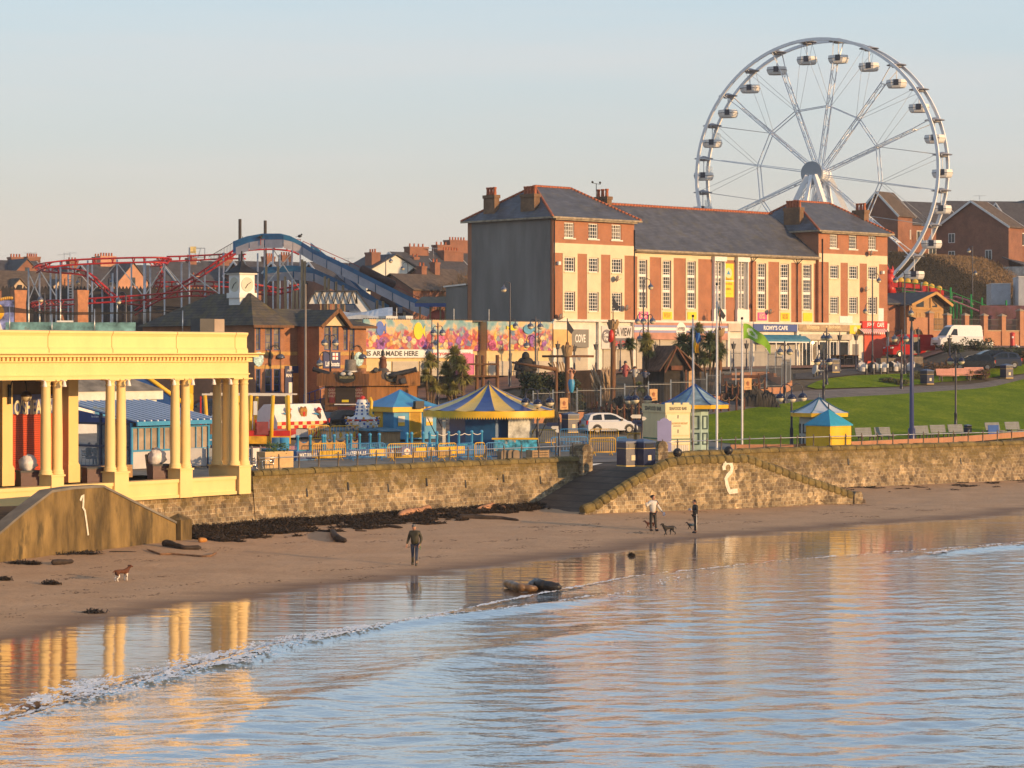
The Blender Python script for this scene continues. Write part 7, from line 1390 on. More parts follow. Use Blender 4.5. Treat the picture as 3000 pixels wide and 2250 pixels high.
for _ in range(26):
 x=random.uniform(xA0+.5,xB1-.5);x=x if not xA1-.2<x<xB0+.2 else xA0+2;z=lerp(zb2,zt_,random.uniform(.1,.4));r=random.uniform(.18,.5);k=random.randrange(4);b.lathe([(r,0),(r*.9,.02)],n=9);M_=Matrix.Translation((x,-.135,z))@Matrix.Rotation(R(90),4,'X')@Matrix.Diagonal((1,random.uniform(.6,1.2),1,1));b.v[-18:]=[tuple(M_@Vector(q))for q in b.v[-18:]];b.mi[-11:]=[k]*11
b.build('coral',[mat('coral_pink',(.65,.12,.3),.5,.4,5),mat('coral_orange',(.8,.35,.08),.5,.4,5),mat('coral_purple',(.3,.1,.4),.5,.4,5),mat('coral_sand',(.78,.55,.3),.5,.3,5)],ar)
def pfish(x,z,w,h,m,flip=1):
 b=MB();b.prism([(x+w*math.cos(2*math.pi*i/18),z+h*math.sin(2*math.pi*i/18))for i in range(18)],-.17,-.125);b.prism([(x+flip*w*.85,z),(x+flip*w*1.5,z+h*.7),(x+flip*w*1.5,z-h*.7)][::flip],-.165,-.126);b.build('painted_fish',m,ar)
pfish(MP_.x(1222),MP_.z(1222,970),.5,.72,mat('fish_yellow',(.85,.6,.02),.4,.06));pfish(MP_.x(1110),MP_.z(1110,962),.42,.6,mat('fish_blue',(.08,.15,.5),.4,.15));pfish(MP_.x(1500),MP_.z(1500,960),.5,.25,mat('fish_yellow',(.85,.6,.02),.4,.06),-1);pfish(MP_.x(1545),MP_.z(1545,965),.6,.4,mat('fish_teal',(.1,.35,.55),.4,.2))
s=MB().box(xA0,xA1,-.2,-.05,zs,zb2-.02).build('shop_sign',TW,ar);letters('DREAMS ARE MADE HERE',s,LET_D,MP_.x(1118),(zs+zb2)/2,7.6,.42,-.22);letters('everyone welcome',s,LET_R,MP_.x(1315),(zs+zb2)/2-.03,4.6,.4,-.22)
b=MB();b.box(xA0,xA1,.1,9,0,zs);b.box(xA0,xA1,.0,9,zs,zt_-.1);b.box(xB0,xB1-.02,.06,9,0,zt_-.1);b.box(xA1,xB0,1.01,9,0,zt_-.15);b.build('wall',mat('arcade_cream',(.66,.5,.25),.75,.08),ar)
b=MB();[b.box(xA0+.25*i,xA0+.25*i+.14,-.16,-.1,zt_,zt_+.09)for i in range(int((xA1-xA0)/.25))];b.box(xA0,xB1-.1,.5,9,zt_-.1,zt_+.02);b.build('roof_edge',mat('roof_felt',(.1,.09,.08),.9,.2),ar)
for p0,p1,mm in((1112,1145,OFFW),(1150,1225,SHUT),(1230,1300,SHUT),(1305,1372,BLACK),(1432,1500,SHUT),(1506,1560,SHUT),(1566,1612,SHUT)):MB().box(MP_.x(p0),MP_.x(p1),-.02,.099 if p0<1400 else .059,.02,zs-.3).build('roller_shutter',mm,ar)
MB().box(MP_.x(1330),MP_.x(1376),-.6,-.1,.1,1.9).build('pink_stall',mat('pink_panel',(.65,.15,.3),.6),ar)
b=MB();[b.bar((x,4,zt_),(x,4,zt_+1.1),.05)for x in(-1+xA0+8,xA1+1.5,xB1-4)];b.box(xA0+5,xA0+6.3,3,4,zt_,zt_+.35);b.box(xA0+7.2,xA0+8,3,4,zt_,zt_+.4);b.build('roof_vent',STEEL,ar)
p=at(205,170);t=thing('painted_hoarding','turquoise painted hoarding behind the colonnade parapet','hoarding',Vector((p.x,p.y,HC-(1000-YH)/F*p.y)),R(8));m_=p.y/F;MB().box(-185*m_,190*m_,0,.1,0,56*m_).build('board',mat('turquoise_paint',(.16,.33,.34),.5,.7,.8,dirt=((.2,.1,.05),.9,.6)),t);MB().box(-38*m_,10*m_,-.06,-.01,56*m_,61*m_).build('white_box',WHITE,t)
p=at(20,178);t=thing('fairground_ride','gold crowned blue and purple fairground ride front at the left edge','ride front',Vector((p.x,p.y,HC-(1000-YH)/F*p.y)),R(5));m_=p.y/F;b=MB();b.box(-22*m_,20*m_,0,.2,0,120*m_);b.build('panel',mat('ride_purple',(.2,.25,.6),.4,.7,1.6),t);b=MB();[b.sphere((x*m_,-.1,(122+5*math.sin(x))*m_),5*m_,6,5)for x in range(-22,20,6)];b.build('gold_crown',mat('gold_ball',(.65,.35,.05),.4),t);b=MB();b.hexa([(-60*m_,-.5,0),(0*m_,-.5,0),(0,0,0),(-60*m_,0,0),(-60*m_,-.5,62*m_),(-22*m_,-.5,62*m_),(-22*m_,0,62*m_),(-60*m_,0,62*m_)]);b.build('white_side',TW,t);b=MB();b.sphere((-30*m_,-.6,85*m_),26*m_,10,8);b.build('yellow_dome',YEL,t)
CD=242.
def track(par,pts,m,gauge=.9,D=CD,tie=1.1,r=.075,name='track',seg=5):
 c=[P(px,py,dd)-par.location for px,py,dd in pts];pp_=[]
 for i in range(len(c)-1):
  p0,p1,p2,p3=c[max(i-1,0)],c[i],c[i+1],c[min(i+2,len(c)-1)]
  for k in range(seg):t=k/seg;pp_.append(.5*((2*p1)+(p2-p0)*t+(2*p0-5*p1+4*p2-p3)*t*t+(3*p1-p0-3*p2+p3)*t**3))
 pp_.append(c[-1]);lf,rt,sp_=[],[],[]
 for i,q in enumerate(pp_):
  d=(pp_[min(i+1,len(pp_)-1)]-pp_[max(i-1,0)]).normalized();n_=Vector((-d.y,d.x,0));n_=n_.normalized()if n_.length>.05 else Vector((0,1,0));lf.append(q+n_*gauge/2+Vector((0,0,.18)));rt.append(q-n_*gauge/2+Vector((0,0,.18)));sp_.append(q-Vector((0,0,.3)))
 b=MB();b.tube(lf,r,5);b.tube(rt,r,5);b.tube(sp_,r*1.3,5);acc=0
 for i in range(1,len(pp_)):
  acc+=(pp_[i]-pp_[i-1]).length
  if acc>tie:acc=0;b.bar(lf[i],sp_[i],.09);b.bar(rt[i],sp_[i],.09);b.bar(lf[i],rt[i],.09)
 b.build(name,m,par);return pp_
p0=at(330,CD);cs=thing('roller_coaster','red tracked roller coaster on grey steel supports behind the colonnade','roller coaster',p0)
track(cs,[(108,790,246),(130,778,240),(200,768,240),(330,762,240),(470,760,240),(485,768,246),(440,772,252)],REDR)
track(cs,[(112,784,246),(160,790,243),(230,795,243),(265,808,243),(300,838,243),(335,868,243),(365,880,243),(440,888,243)],REDR)
track(cs,[(100,898,250),(115,888,245),(200,884,241),(330,876,240),(450,868,240),(560,858,240),(625,862,242)],REDR)
track(cs,[(100,902,250),(130,908,253),(230,905,254)],REDR)
track(cs,[(395,915,246),(450,880,246),(520,845,246),(600,795,246),(680,742,246),(715,727,246),(790,722,246),(850,727,246),(875,737,249)],REDR)
track(cs,[(470,770,249),(472,800,249),(468,830,249),(460,850,250)],REDR);track(cs,[(490,757,252),(560,755,252),(660,750,252),(720,750,252)],REDR);track(cs,[(455,832,255),(600,830,255),(720,836,255),(790,845,256),(830,850,256),(875,838,256)],REDR);track(cs,[(745,852,250),(800,855,250),(860,845,250)],REDR)
def support(px,ty,D,by=None):a=P(px,ty,D);g=Vector((a.x,a.y,land(a.x,a.y)-.2));b=MB();b.tube([g-p0,a-p0],.085,6);b.build('support',STEEL,cs)
for px,ty,D in((84,785,243),(116,770,244),(148,782,246),(165,795,246),(177,766,241),(200,780,247),(213,772,248),(257,763,241),(270,770,247),(330,800,247),(343,760,241),(385,772,248),(422,758,241),(426,758,248),(440,780,252),(482,760,242),(532,770,250),(555,725,252),(600,798,247),(642,780,250),(655,740,246),(705,730,246),(755,742,248),(775,725,246),(800,723,248),(820,745,252),(843,760,252),(856,728,246),(880,735,249),(325,840,243),(300,842,243)):support(px,ty,D)
b=MB()
for(a,ya,c,yc)in((84,800,116,870),(116,800,84,880),(116,790,165,870),(257,870,343,770),(343,770,422,870),(422,870,482,775),(482,775,555,860),(177,880,257,900),(642,860,555,800),(705,740,755,860),(775,840,856,740),(800,730,880,850)):b.bar(P(a,ya,243)-p0,P(c,yc,243)-p0,.09)
b.build('cross_brace',STEEL,cs)
b=MB();[b.bar(P(x,790,247)-p0,P(x,905,247)-p0,.1)for x in(199,213)];[b.bar(P(199,795+8*i,247)-p0,P(213,795+8*i,247)-p0,.07)for i in range(14)];b.build('ladder',STEEL,cs)
b=MB();q=[P(612,752,250),P(705,698,250)];b.bar(q[0]-p0,q[1]-p0,.06);b.bar(q[0]-p0-Vector((0,0,.9)),q[1]-p0-Vector((0,0,.9)),.05);[b.bar(q[0].lerp(q[1],i/22)-p0,q[0].lerp(q[1],i/22)-p0-Vector((0,0,.9)),.03)for i in range(23)];b.bar(P(711,693,250)-p0,P(711,735,250)-p0,.08);b.build('walkway_rail',DGREY,cs)
b=MB();q=[(555,727),(600,727),(600,755),(556,755)];[b.bar(P(*q[i],255)-p0,P(*q[(i+1)%4],255)-p0,.08)for i in range(4)];b.bar(P(572,727,255)-p0,P(572,755,255)-p0,.06);b.bar(P(588,727,255)-p0,P(580,755,255)-p0,.06);b.build('gantry',STEEL,cs);b=MB();b.box(-.3,.3,-.1,.1,-.35,.35);b.v=[tuple(Vector(v)+P(566,732,254.6)-p0)for v in b.v];b.build('mirror',mat('gold_foil',(.85,.6,.25),.25,.35,3),cs)
fl0=at(1050,236);lf_=thing('log_flume','log flume with blue chutes and pale side panels falling to the right','log flume',fl0);FB,FPN=mat('flume_blue',(.02,.14,.3),.4,.2),mat('flume_panel',(.42,.4,.44),.5,.12)
def chute(pts,w=1.3,hh=1.0):
 c=[P(*q)-fl0 for q in pts];b,e=MB(),MB();off=Vector((-.3,.95,0))*w
 for a,d in zip(c,c[1:]):
  u=Vector((0,0,hh));b.hexa([a,d,d+off,a+off,a+Vector((0,0,.15)),d+Vector((0,0,.15)),d+off+Vector((0,0,.15)),a+off+Vector((0,0,.15))]);b.hexa([a+u*.6,d+u*.6,d+u*.6+off*.06,a+u*.6+off*.06,a+u*1.05,d+u*1.05,d+u*1.05+off*.06,a+u*1.05+off*.06]);b.hexa([a+off,d+off,d+off*1.05,a+off*1.05,a+off+u*1.25,d+off+u*1.25,d+off*1.05+u*1.25,a+off*1.05+u*1.25])
  n=max(1,int((d-a).length/1.6))
  for i in range(n):s,f=a.lerp(d,(i+.03)/n),a.lerp(d,(i+.97)/n);q=Vector((.0,-.04,0));e.hexa([s+q*2-u*.25,f+q*2-u*.25,f+q-u*.25,s+q-u*.25,s+q*2+u*.58,f+q*2+u*.58,f+q+u*.58,s+q+u*.58])
 b.build('chute',FB,lf_);e.build('side_panel',FPN,lf_)
chute([(690,742,240),(730,727,239.5),(775,719,239),(830,719,238),(858,726,238),(885,740,238),(915,759,237),(1000,800,236),(1100,850,235),(1200,900,234),(1262,925,233)])
chute([(780,818,244),(860,812,243),(920,818,242),(980,845,241),(1060,885,239),(1140,925,237)]);chute([(915,738,246),(960,775,246),(1010,820,245),(1060,870,244),(1110,905,243)],.8,.8);chute([(1000,905,244),(1080,905,242),(1180,912,240)],1,.7)
b=MB();pr_=[(888,707),(940,730),(1025,768),(1110,812),(1230,874)];[b.bar(P(*a,239)-fl0,P(*c,239)-fl0,.07)for a,c in zip(pr_,pr_[1:])];[b.bar(P(a,c,239)-fl0,P(a-6,c+24,239)-fl0,.05)for a,c in pr_];[b.bar(P(a,700,239)-fl0,P(a,718,239)-fl0,.05)for a in(763,795,845,880)];[b.bar(P(a,701,239)-fl0,P(c,701,239)-fl0,.05)for a,c in((763,793),(798,880))];b.bar(P(798,712,239)-fl0,P(878,716,239)-fl0,.04);b.build('handrail',mat('rail_red',(.35,.06,.04),.5),lf_)
for a,ta in((885,740),(893,745),(952,790),(963,795),(985,805),(1005,815),(1105,860),(1122,862),(780,760),(815,760),(835,790),(860,830),(870,830),(1185,895)):b=MB();q=P(a,ta+20,236.9);b.tube([Vector((q.x+random.uniform(-.3,.3),q.y,land(q.x,q.y)))-fl0,q-fl0],.13,6);b.build('timber_leg',WOODL,lf_)
lb=None
for(px,py,D,r,lab)in((1105,812,234.9,-27,'upper'),(1160,905,240,-35,'lower')):b=MB();b.lathe([(.2,-1.9),(.38,-1.8),(.4,1.8),(.22,1.95)],n=10);b.xf(Matrix.Rotation(R(90),4,'Y'));o=b.build('flume_boat',mat('log_brown',(.06,.025,.02),.7,.3,3),None,P(px,py+14,D)+Vector((0,.55,.55)));o.rotation_euler.y=R(-r);tag(o,lab+' dark brown log boat on the flume chute','boat','log boats on the flume')
for px,ty,lab in((703,642,'dark timber mast left of the two rising over the coaster'),(777,646,'dark timber mast right of the two rising over the coaster')):mast(px,0,ty,.2,mat('dark_timber',(.05,.04,.035),.8,.3),lab,name='timber_mast',D=250,taper=.8)
for px,py,lab in((762,700,'black bird perched on the handrail, left'),(878,697,'black bird perched on the handrail corner, right')):q=P(px,py,239);b=MB();b.sphere((0,0,.18),.16,8,6,sc=(1.3,.8,1));b.sphere((.18,0,.34),.09,8,6);b.bar((-.15,0,.15),(-.42,0,.08),.07,.04);b.bar((.25,0,.34),(.34,0,.32),.03);tag(b.build('bird',BLACK,None,q),lab,'bird','black birds on the flume handrail')
q0=at(1000,222);t=thing('trussed_gantry','white panelled truss gantry in front of the flume','gantry',q0);D=222;b=MB();v=[P(x,y,D)-q0 for x,y in((922,853),(1045,853),(1048,890),(905,890))];b.hexa([v[3],v[2],v[2]+Vector((0,.2,0)),v[3]+Vector((0,.2,0)),v[0],v[1],v[1]+Vector((0,.2,0)),v[0]+Vector((0,.2,0))]);v=[P(x,y,D)-q0 for x,y in((1045,853),(1092,918),(1062,918),(1040,890))];b.hexa([v[3],v[2],v[2]+Vector((0,.2,0)),v[3]+Vector((0,.2,0)),v[0],v[1],v[1]+Vector((0,.2,0)),v[0]+Vector((0,.2,0))]);b.build('panel',TW,t)
b=MB();x=922;f=0
while x<1040:b.bar(P(x,890 if f else 854,D-.15)-q0,P(x+11,854 if f else 890,D-.15)-q0,.09);x+=11;f=1-f
b.bar(P(890,900,D-.1)-q0,P(925,853,D-.1)-q0,.12);b.bar(P(1045,853,D-.1)-q0,P(1095,920,D-.1)-q0,.14);b.bar(P(920,853,D-.1)-q0,P(1046,853,D-.1)-q0,.14);b.build('truss',DGREY,t)
for x in(940,960,975,995,1010):b=MB();a=P(x,890,D+.1);b.bar(a-q0,Vector((a.x,a.y,q0 .z))-q0,.12);b.build('leg',WOODL,t)
p=at(1090,216);t=thing('awning_sheet','pale blue sheeted awning below the flume','awning',p);b=MB();n=12;v=[[P(lerp(985,1150,i/n),(908+8*math.sin(i*.4)if j else 925+3*math.sin(i*.9)),216+(3 if j else 0))-p for i in range(n+1)]for j in(0,1)];[b.quad(v[0][i],v[0][i+1],v[1][i+1],v[1][i])for i in range(n)];[b.quad(v[0][i]-Vector((0,0,.6)),v[0][i+1]-Vector((0,0,.6)),v[0][i+1],v[0][i])for i in range(n)];b.build('sheet',mat('pale_sheet',(.5,.55,.62),.4,.15),t)
p=at(1260,228);t=thing('flume_station','flume loading shed with a corrugated roof and blue valance','shed',p);m_=p.y/F;z0,z1=Ht(p,888),Ht(p,868);b=MB();b.hexa([(-45*m_,0,z0),(50*m_,0,z0),(50*m_,4,z0),(-30*m_,4,z0),(-25*m_,1.5,z1),(50*m_,1.5,z1),(50*m_,2,z1),(-25*m_,2,z1)]);b.build('roof',brickmat('corrugated',(.2,.17,.12),(.17,.145,.1),(.1,.085,.06),w=.3,h=9,ms=.03,bump=.8),t);MB().box(-45*m_,50*m_,-.1,-.0,z0-.35,z0).build('valance',BLUE,t);b=MB();[b.bar((x*m_,.3,0),(x*m_,.3,z0),.15)for x in(-30,0,30,45)];b.build('post',WOODL,t);b=MB();b.sphere((25*m_,1,z0-1.6),1.0,12,6,sc=(1.2,.6,1),t1=.5);b.build('red_hood',mat('coral_red',(.6,.1,.06),.5),t)
HB_,HR_,HP_=brickmat('house_brick',(.3,.1,.055),(.24,.08,.045),(.28,.18,.12),big=.2),mat('house_render',(.55,.42,.3),.85,.1),mat('house_pink',(.55,.28,.17),.85,.1)
HW,HS,HS2=mat('house_white',(.68,.68,.62),.8,.06),mat('house_slate',(.07,.065,.07),.7,.25,2),mat('house_tile',(.12,.085,.06),.85,.3,2)
def house(px,D,rz,w,d,ye,yr,lab,wall=None,roof=None,chim=(),wins=(),dorm=(),lift=0,trim=True,name='terraced_house',base=None,group='terraced houses on the hill'):
 p=at(px,D);p.z+=lift;a=R(rz);t=thing(name,lab,'house',p,a,group);he,hr=Ht(p,ye),Ht(p,yr);wall,roof=wall or HB_,roof or HS
 b=MB();b.box(-w/2,w/2,-d/2,d/2,-3,he);b.prism([(-d/2,he),(d/2,he),(0,hr-.1)],-w/2,w/2,0,'x');b.build('wall',wall,t)
 b=MB();o=.35;th=.14
 for s in(-1,1):b.hexa([(-w/2-o,s*(d/2+o),he-.35*(hr-he)/(d/2)*1),(w/2+o,s*(d/2+o),he-.35*(hr-he)/(d/2)),(w/2+o,0,hr),(-w/2-o,0,hr),(-w/2-o,s*(d/2+o),he-.35*(hr-he)/(d/2)+th),(w/2+o,s*(d/2+o),he-.35*(hr-he)/(d/2)+th),(w/2+o,0,hr+th),(-w/2-o,0,hr+th)])
 r=b.build('roof',roof,t)
 if trim:
  for x in(-w/2-o-.03,w/2+o+.03):
   b=MB()
   for s in(-1,1):b.bar((x,s*(d/2+o),he-.35*(hr-he)/(d/2)+.02),(x,0,hr+.02),.06,.28)
   b.build('bargeboard',WHITE,t)
 for i,(cx,cy,cw,cdp,yt,n)in enumerate(chim):
  ht=Ht(p,yt);b=MB();b.box(cx-cw/2,cx+cw/2,cy-cdp/2,cy+cdp/2,he,ht-.25);b.box(cx-cw/2-.06,cx+cw/2+.06,cy-cdp/2-.06,cy+cdp/2+.06,ht-.25,ht);c=b.build('chimney',HB_ if wall is not HP_ else HP_,r);b=MB();[b.lathe([(.13,0),(.11,.4),(.14,.45)],(cx+(k/max(1,n-1)-.5)*cw*.7 if cw>=cdp else cx,cy+((k/max(1,n-1)-.5)*cdp*.7 if cdp>cw else 0),ht),7)for k in range(n)];b.build('chimney_pot',TILE,c)
 for(face,a0,a1,z0,z1)in wins:
  b=MB()
  if face=='f':b.box(a0,a1,-d/2-.04,-d/2,z0,z1)
  elif face=='l':b.box(-w/2-.04,-w/2,a0,a1,z0,z1)
  o_=b.build('window',WHITE,t);b=MB();m1,m2=.09,(a0+a1)/2
  for s0,s1 in((a0+m1,m2-.04),(m2+.04,a1-m1)):
   if face=='f':b.box(s0,s1,-d/2-.055,-d/2-.041,z0+m1,z1-m1)
   else:b.box(-w/2-.055,-w/2-.041,s0,s1,z0+m1,z1-m1)
  b.build('pane',GLASS,o_)
 for(cx,dw,ye_,yr_,mm)in dorm:
  z0,z1=Ht(p,ye_),Ht(p,yr_);b=MB();b.prism([(cx-dw/2,0),(cx+dw/2,0),(cx+dw/2,z0),(cx,z1),(cx-dw/2,z0)],-d/2-.5,-d/2+.6);b.build('gable',mm,t);b=MB();[b.hexa([(cx+s*(dw/2+.25),-d/2-.7,z0-.3),(cx,-d/2-.7,z1+.02),(cx,.5,z1+.02),(cx+s*(dw/2+.25),.5,z0-.3),(cx+s*(dw/2+.25),-d/2-.7,z0-.18),(cx,-d/2-.7,z1+.14),(cx,.5,z1+.14),(cx+s*(dw/2+.25),.5,z0-.18)])for s in(-1,1)];b.build('dormer_roof',roof,t);b=MB().box(cx-.3,cx+.3,-d/2-.55,-d/2-.5,z0-.6,z0+.5).build('window',GLASS,t)
 return t
house(10,322,38,9,9,820,765,'red brick house with a white edged gable at the left edge of the skyline',chim=((-2,0,1.3,1,748,4),),dorm=((1.0,3.4,797,763,HB_),))
house(105,330,38,11,9,842,790,'house with two tall paired chimneys behind the coaster',chim=((-3,.2,1.8,1.2,755,4),(-.8,-.4,1.9,1.4,753,5)))
house(85,300,38,13,8,850,797,'low mossy roofed house in front of the paired chimneys',roof=HS2,dorm=((2,3,850,822,HR_),(-3.5,2.5,850,822,HR_)),chim=((4.5,0,1.4,1,806,3),),name='mossy_house')
house(250,328,38,13,9,838,783,'slate roofed house with a pale chimney stack left of the pink gable',chim=((2.2,0,1.8,1,752,4),(-2,0,1.3,1,765,3)))
house(360,322,38,12,9,840,778,'house with a large pink triangular gable behind the coaster supports',chim=((-2.5,0,2.3,1.1,752,5),),dorm=((-1.2,4.4,827,775,HP_),),wall=HP_)
house(470,328,38,12,9,842,782,'slate house with a pink flared chimney below the coaster top turn',chim=((0,0,1.4,1,762,3),(3,-4.5,1.3,1,810,2)),dorm=((-2.5,3,848,815,HP_),),wall=HP_)
house(600,330,38,13,9,838,772,'slate roofed house behind the coaster lift hill',chim=((-2.2,0,1.2,1,757,3),(2.8,0,1.6,1.1,762,4)))
house(690,335,38,11,9,838,770,'slate roofed house left of the white clock turret',chim=((-1.5,0,1.6,1,752,4),))
house(800,330,38,12,9,838,770,'slate roofed house right of the white clock turret',chim=((-.8,0,1.5,1.2,752,4),(2,0,1.7,1,747,4)))
house(910,328,38,12,9,832,772,'slate roofed house behind the falling flume chute',chim=((2,0,1.3,1,758,3),))
house(1020,325,38,12,9,842,773,'dark roofed house left of the white gabled house',chim=((-3,0,2.2,1,765,5),(4.4,-1,2.6,1.1,762,4)))
house(1118,322,128,6.5,9.5,800,749,'white rendered house with a tall lit gable and a slate roof',HW,chim=((-1.5,2.5,1.6,1.4,742,3),),wins=(('f',-.5,.5,0,0),)if 0 else(),name='white_house',trim=False)
house(1190,330,38,7,7,805,758,'small pale gabled house right of the white house',HW,chim=((1.5,0,.9,.8,752,2),),name='pale_house')
house(1240,335,38,11,9,805,743,'slate house with a massive four pot red chimney',chim=((-1.2,0,3.2,1.4,724,4),(4,-1,3.4,1.6,733,6)))
house(1325,345,38,8,9,800,740,'brick house with stepped chimney stacks beside the dark flank',chim=((-2.0,0,2.3,1.4,719,3),(1.2,.5,3.6,1.6,703,6)))
house(1205,290,50,7,7,850,806,'low house with orange ridge tiles below the massive chimney',HB_,HS2,chim=((2.4,.5,.9,.9,778,2),),trim=False,name='low_house')
house(1272,300,50,7,7,838,790,'low house with a lean red chimney behind the bare trees',HB_,HS2,chim=((-1,-1,.9,.9,770,2),),trim=False,name='low_house')
for px,ty,by,w,lab in((238,850,958,.66,'tall pink flared chimney stack behind the netting'),(55,850,955,.7,'curved brick chimney stack near the left edge'),(190,798,860,.6,'flared brick stack beside the coaster ladder')):
 p=at(px,235 if ty>800 else 262);h=Ht(p,ty);b=MB();b.add([(s*w*k,r*w*.6*k,z)for z,k in((-1,2.2),(h*.45,1.5),(h*.6,.9),(h*.85,.85),(h,1.0))for s,r in((-1,-1),(1,-1),(1,1),(-1,1))],[(i*4+j,i*4+(j+1)%4,(i+1)*4+(j+1)%4,(i+1)*4+j)for i in range(4)for j in range(4)]+[(16,17,18,19)]);tag(b.build('chimney_stack',mat('flared_brick',(.45,.2,.1),.85,.2,2),None,p,R(40)),lab,'chimney','flared chimney stacks')
p=at(300,262);t=thing('dark_hoarding','long dark toothed hoarding below the terraced roofs','hoarding',p,R(8));m_=p.y/F;h0,h1=Ht(p,905),Ht(p,846);b=MB();b.box(-290*m_,330*m_,0,.2,-1,h1);x=-290*m_
while x<330*m_:b.add([(x,-.01,h1),(x+.35,-.01,h1),(x+.17,-.01,h1+.35)],[(0,1,2)]);x+=.38
b.build('board',mat('dark_hoard',(.035,.03,.032),.8,.3),t)
def aerial(px,D,by,ty,lab):q=P(px,by,D);h=(by-ty)*D/F;b=MB();b.tube([(0,0,-1.),(0,0,h)],.03,4);b.bar((-.9,0,h*.9),(.9,0,h*.95),.04);[b.bar((x,-.3,h*.92),(x,.3,h*.92),.025)for x in(-.7,-.4,-.1,.3,.7)];tag(b.build('tv_aerial',STEEL,None,q),lab,'aerial','television aerials')
for a in((90,329,752,740,'television aerial on the paired chimneys'),(188,326,785,743,'television aerial above the coaster, left of two'),(205,326,785,738,'square headed aerial above the coaster, right of two'),(1270,334,745,726,'television aerial on the slate house by the massive chimney'),(1020,324,773,755,'television aerial left of the white house'),(2870,338,591,572,'television aerial on the gabled brick house on the right hill')):aerial(*a)
hw=[('l',-2.2,-.9,3.6,5.4),('l',-2.2,-1.,.3,1.4)]
house(2592,326,50,3.8,6.4,632,565,'tall narrow red brick house with a mossy tiled gable behind the wheel',HB_,HS2,wins=[('l',.6,1.9,2.7,4.6),('l',-2.3,-1.2,.2,1.3),('f',1.2,1.5,3.0,4.3)],name='hill_house',group='brick houses on the right hill')
house(2690,338,30,9,8,660,594,'brick house with a dark roof between the two gabled houses',HB_,HS,wins=[('f',-1.5,-.1,1,2.6),('f',1,2.2,3,4.6),('f',-3.6,-2.4,3,4.6)],name='hill_house',group='brick houses on the right hill')
house(2868,324,50,3.8,11,668,592,'wide red brick gabled house with small white windows on the right hill',HB_,HS2,wins=[('l',2.6,3.6,2.5,3.8),('l',2.6,3.6,-.1,1.4),('l',-3,-2,0,1.4)],name='hill_house',group='brick houses on the right hill')
house(2880,350,8,12,8,650,592,'dark roofed terrace behind the wide gabled house',HB_,HS,dorm=((5.2,3.,640,592,HB_),),name='hill_house',group='brick houses on the right hill');house(2995,340,20,8,8,665,598,'dark roofed brick house at the right edge of the hill',HB_,HS,wins=[('f',-2.8,-1.6,2.6,4.4)],name='hill_house',group='brick houses on the right hill')
p=at(2985,320);t=thing('conservatory','glazed white lean-to conservatory at the right edge of the hill','conservatory',p,R(60));MB().box(-2,2,-1.5,1.5,0,1.6).build('glazing',mat('pale_glazing',(.5,.5,.48),.2,.3),t);MB().hexa([(-2.2,-1.7,1.6),(2.2,-1.7,1.6),(2.2,1.6,2.8),(-2.2,1.6,2.8),(-2.2,-1.7,1.7),(2.2,-1.7,1.7),(2.2,1.6,2.95),(-2.2,1.6,2.95)]).build('roof',HS,t)
TYRE,RIMM=mat('tyre',(.012,.012,.013),.8),mat('wheel_rim',(.22,.22,.23),.35,.1,2,0,.7);CARG=glassmat('car_glass',(.012,.016,.02),.05);LENS,LAMPR,PLATE=mat('headlight',(.6,.6,.62),.1),mat('tail_light',(.45,.01,.01),.2),mat('plate_yellow',(.75,.6,.1),.5)
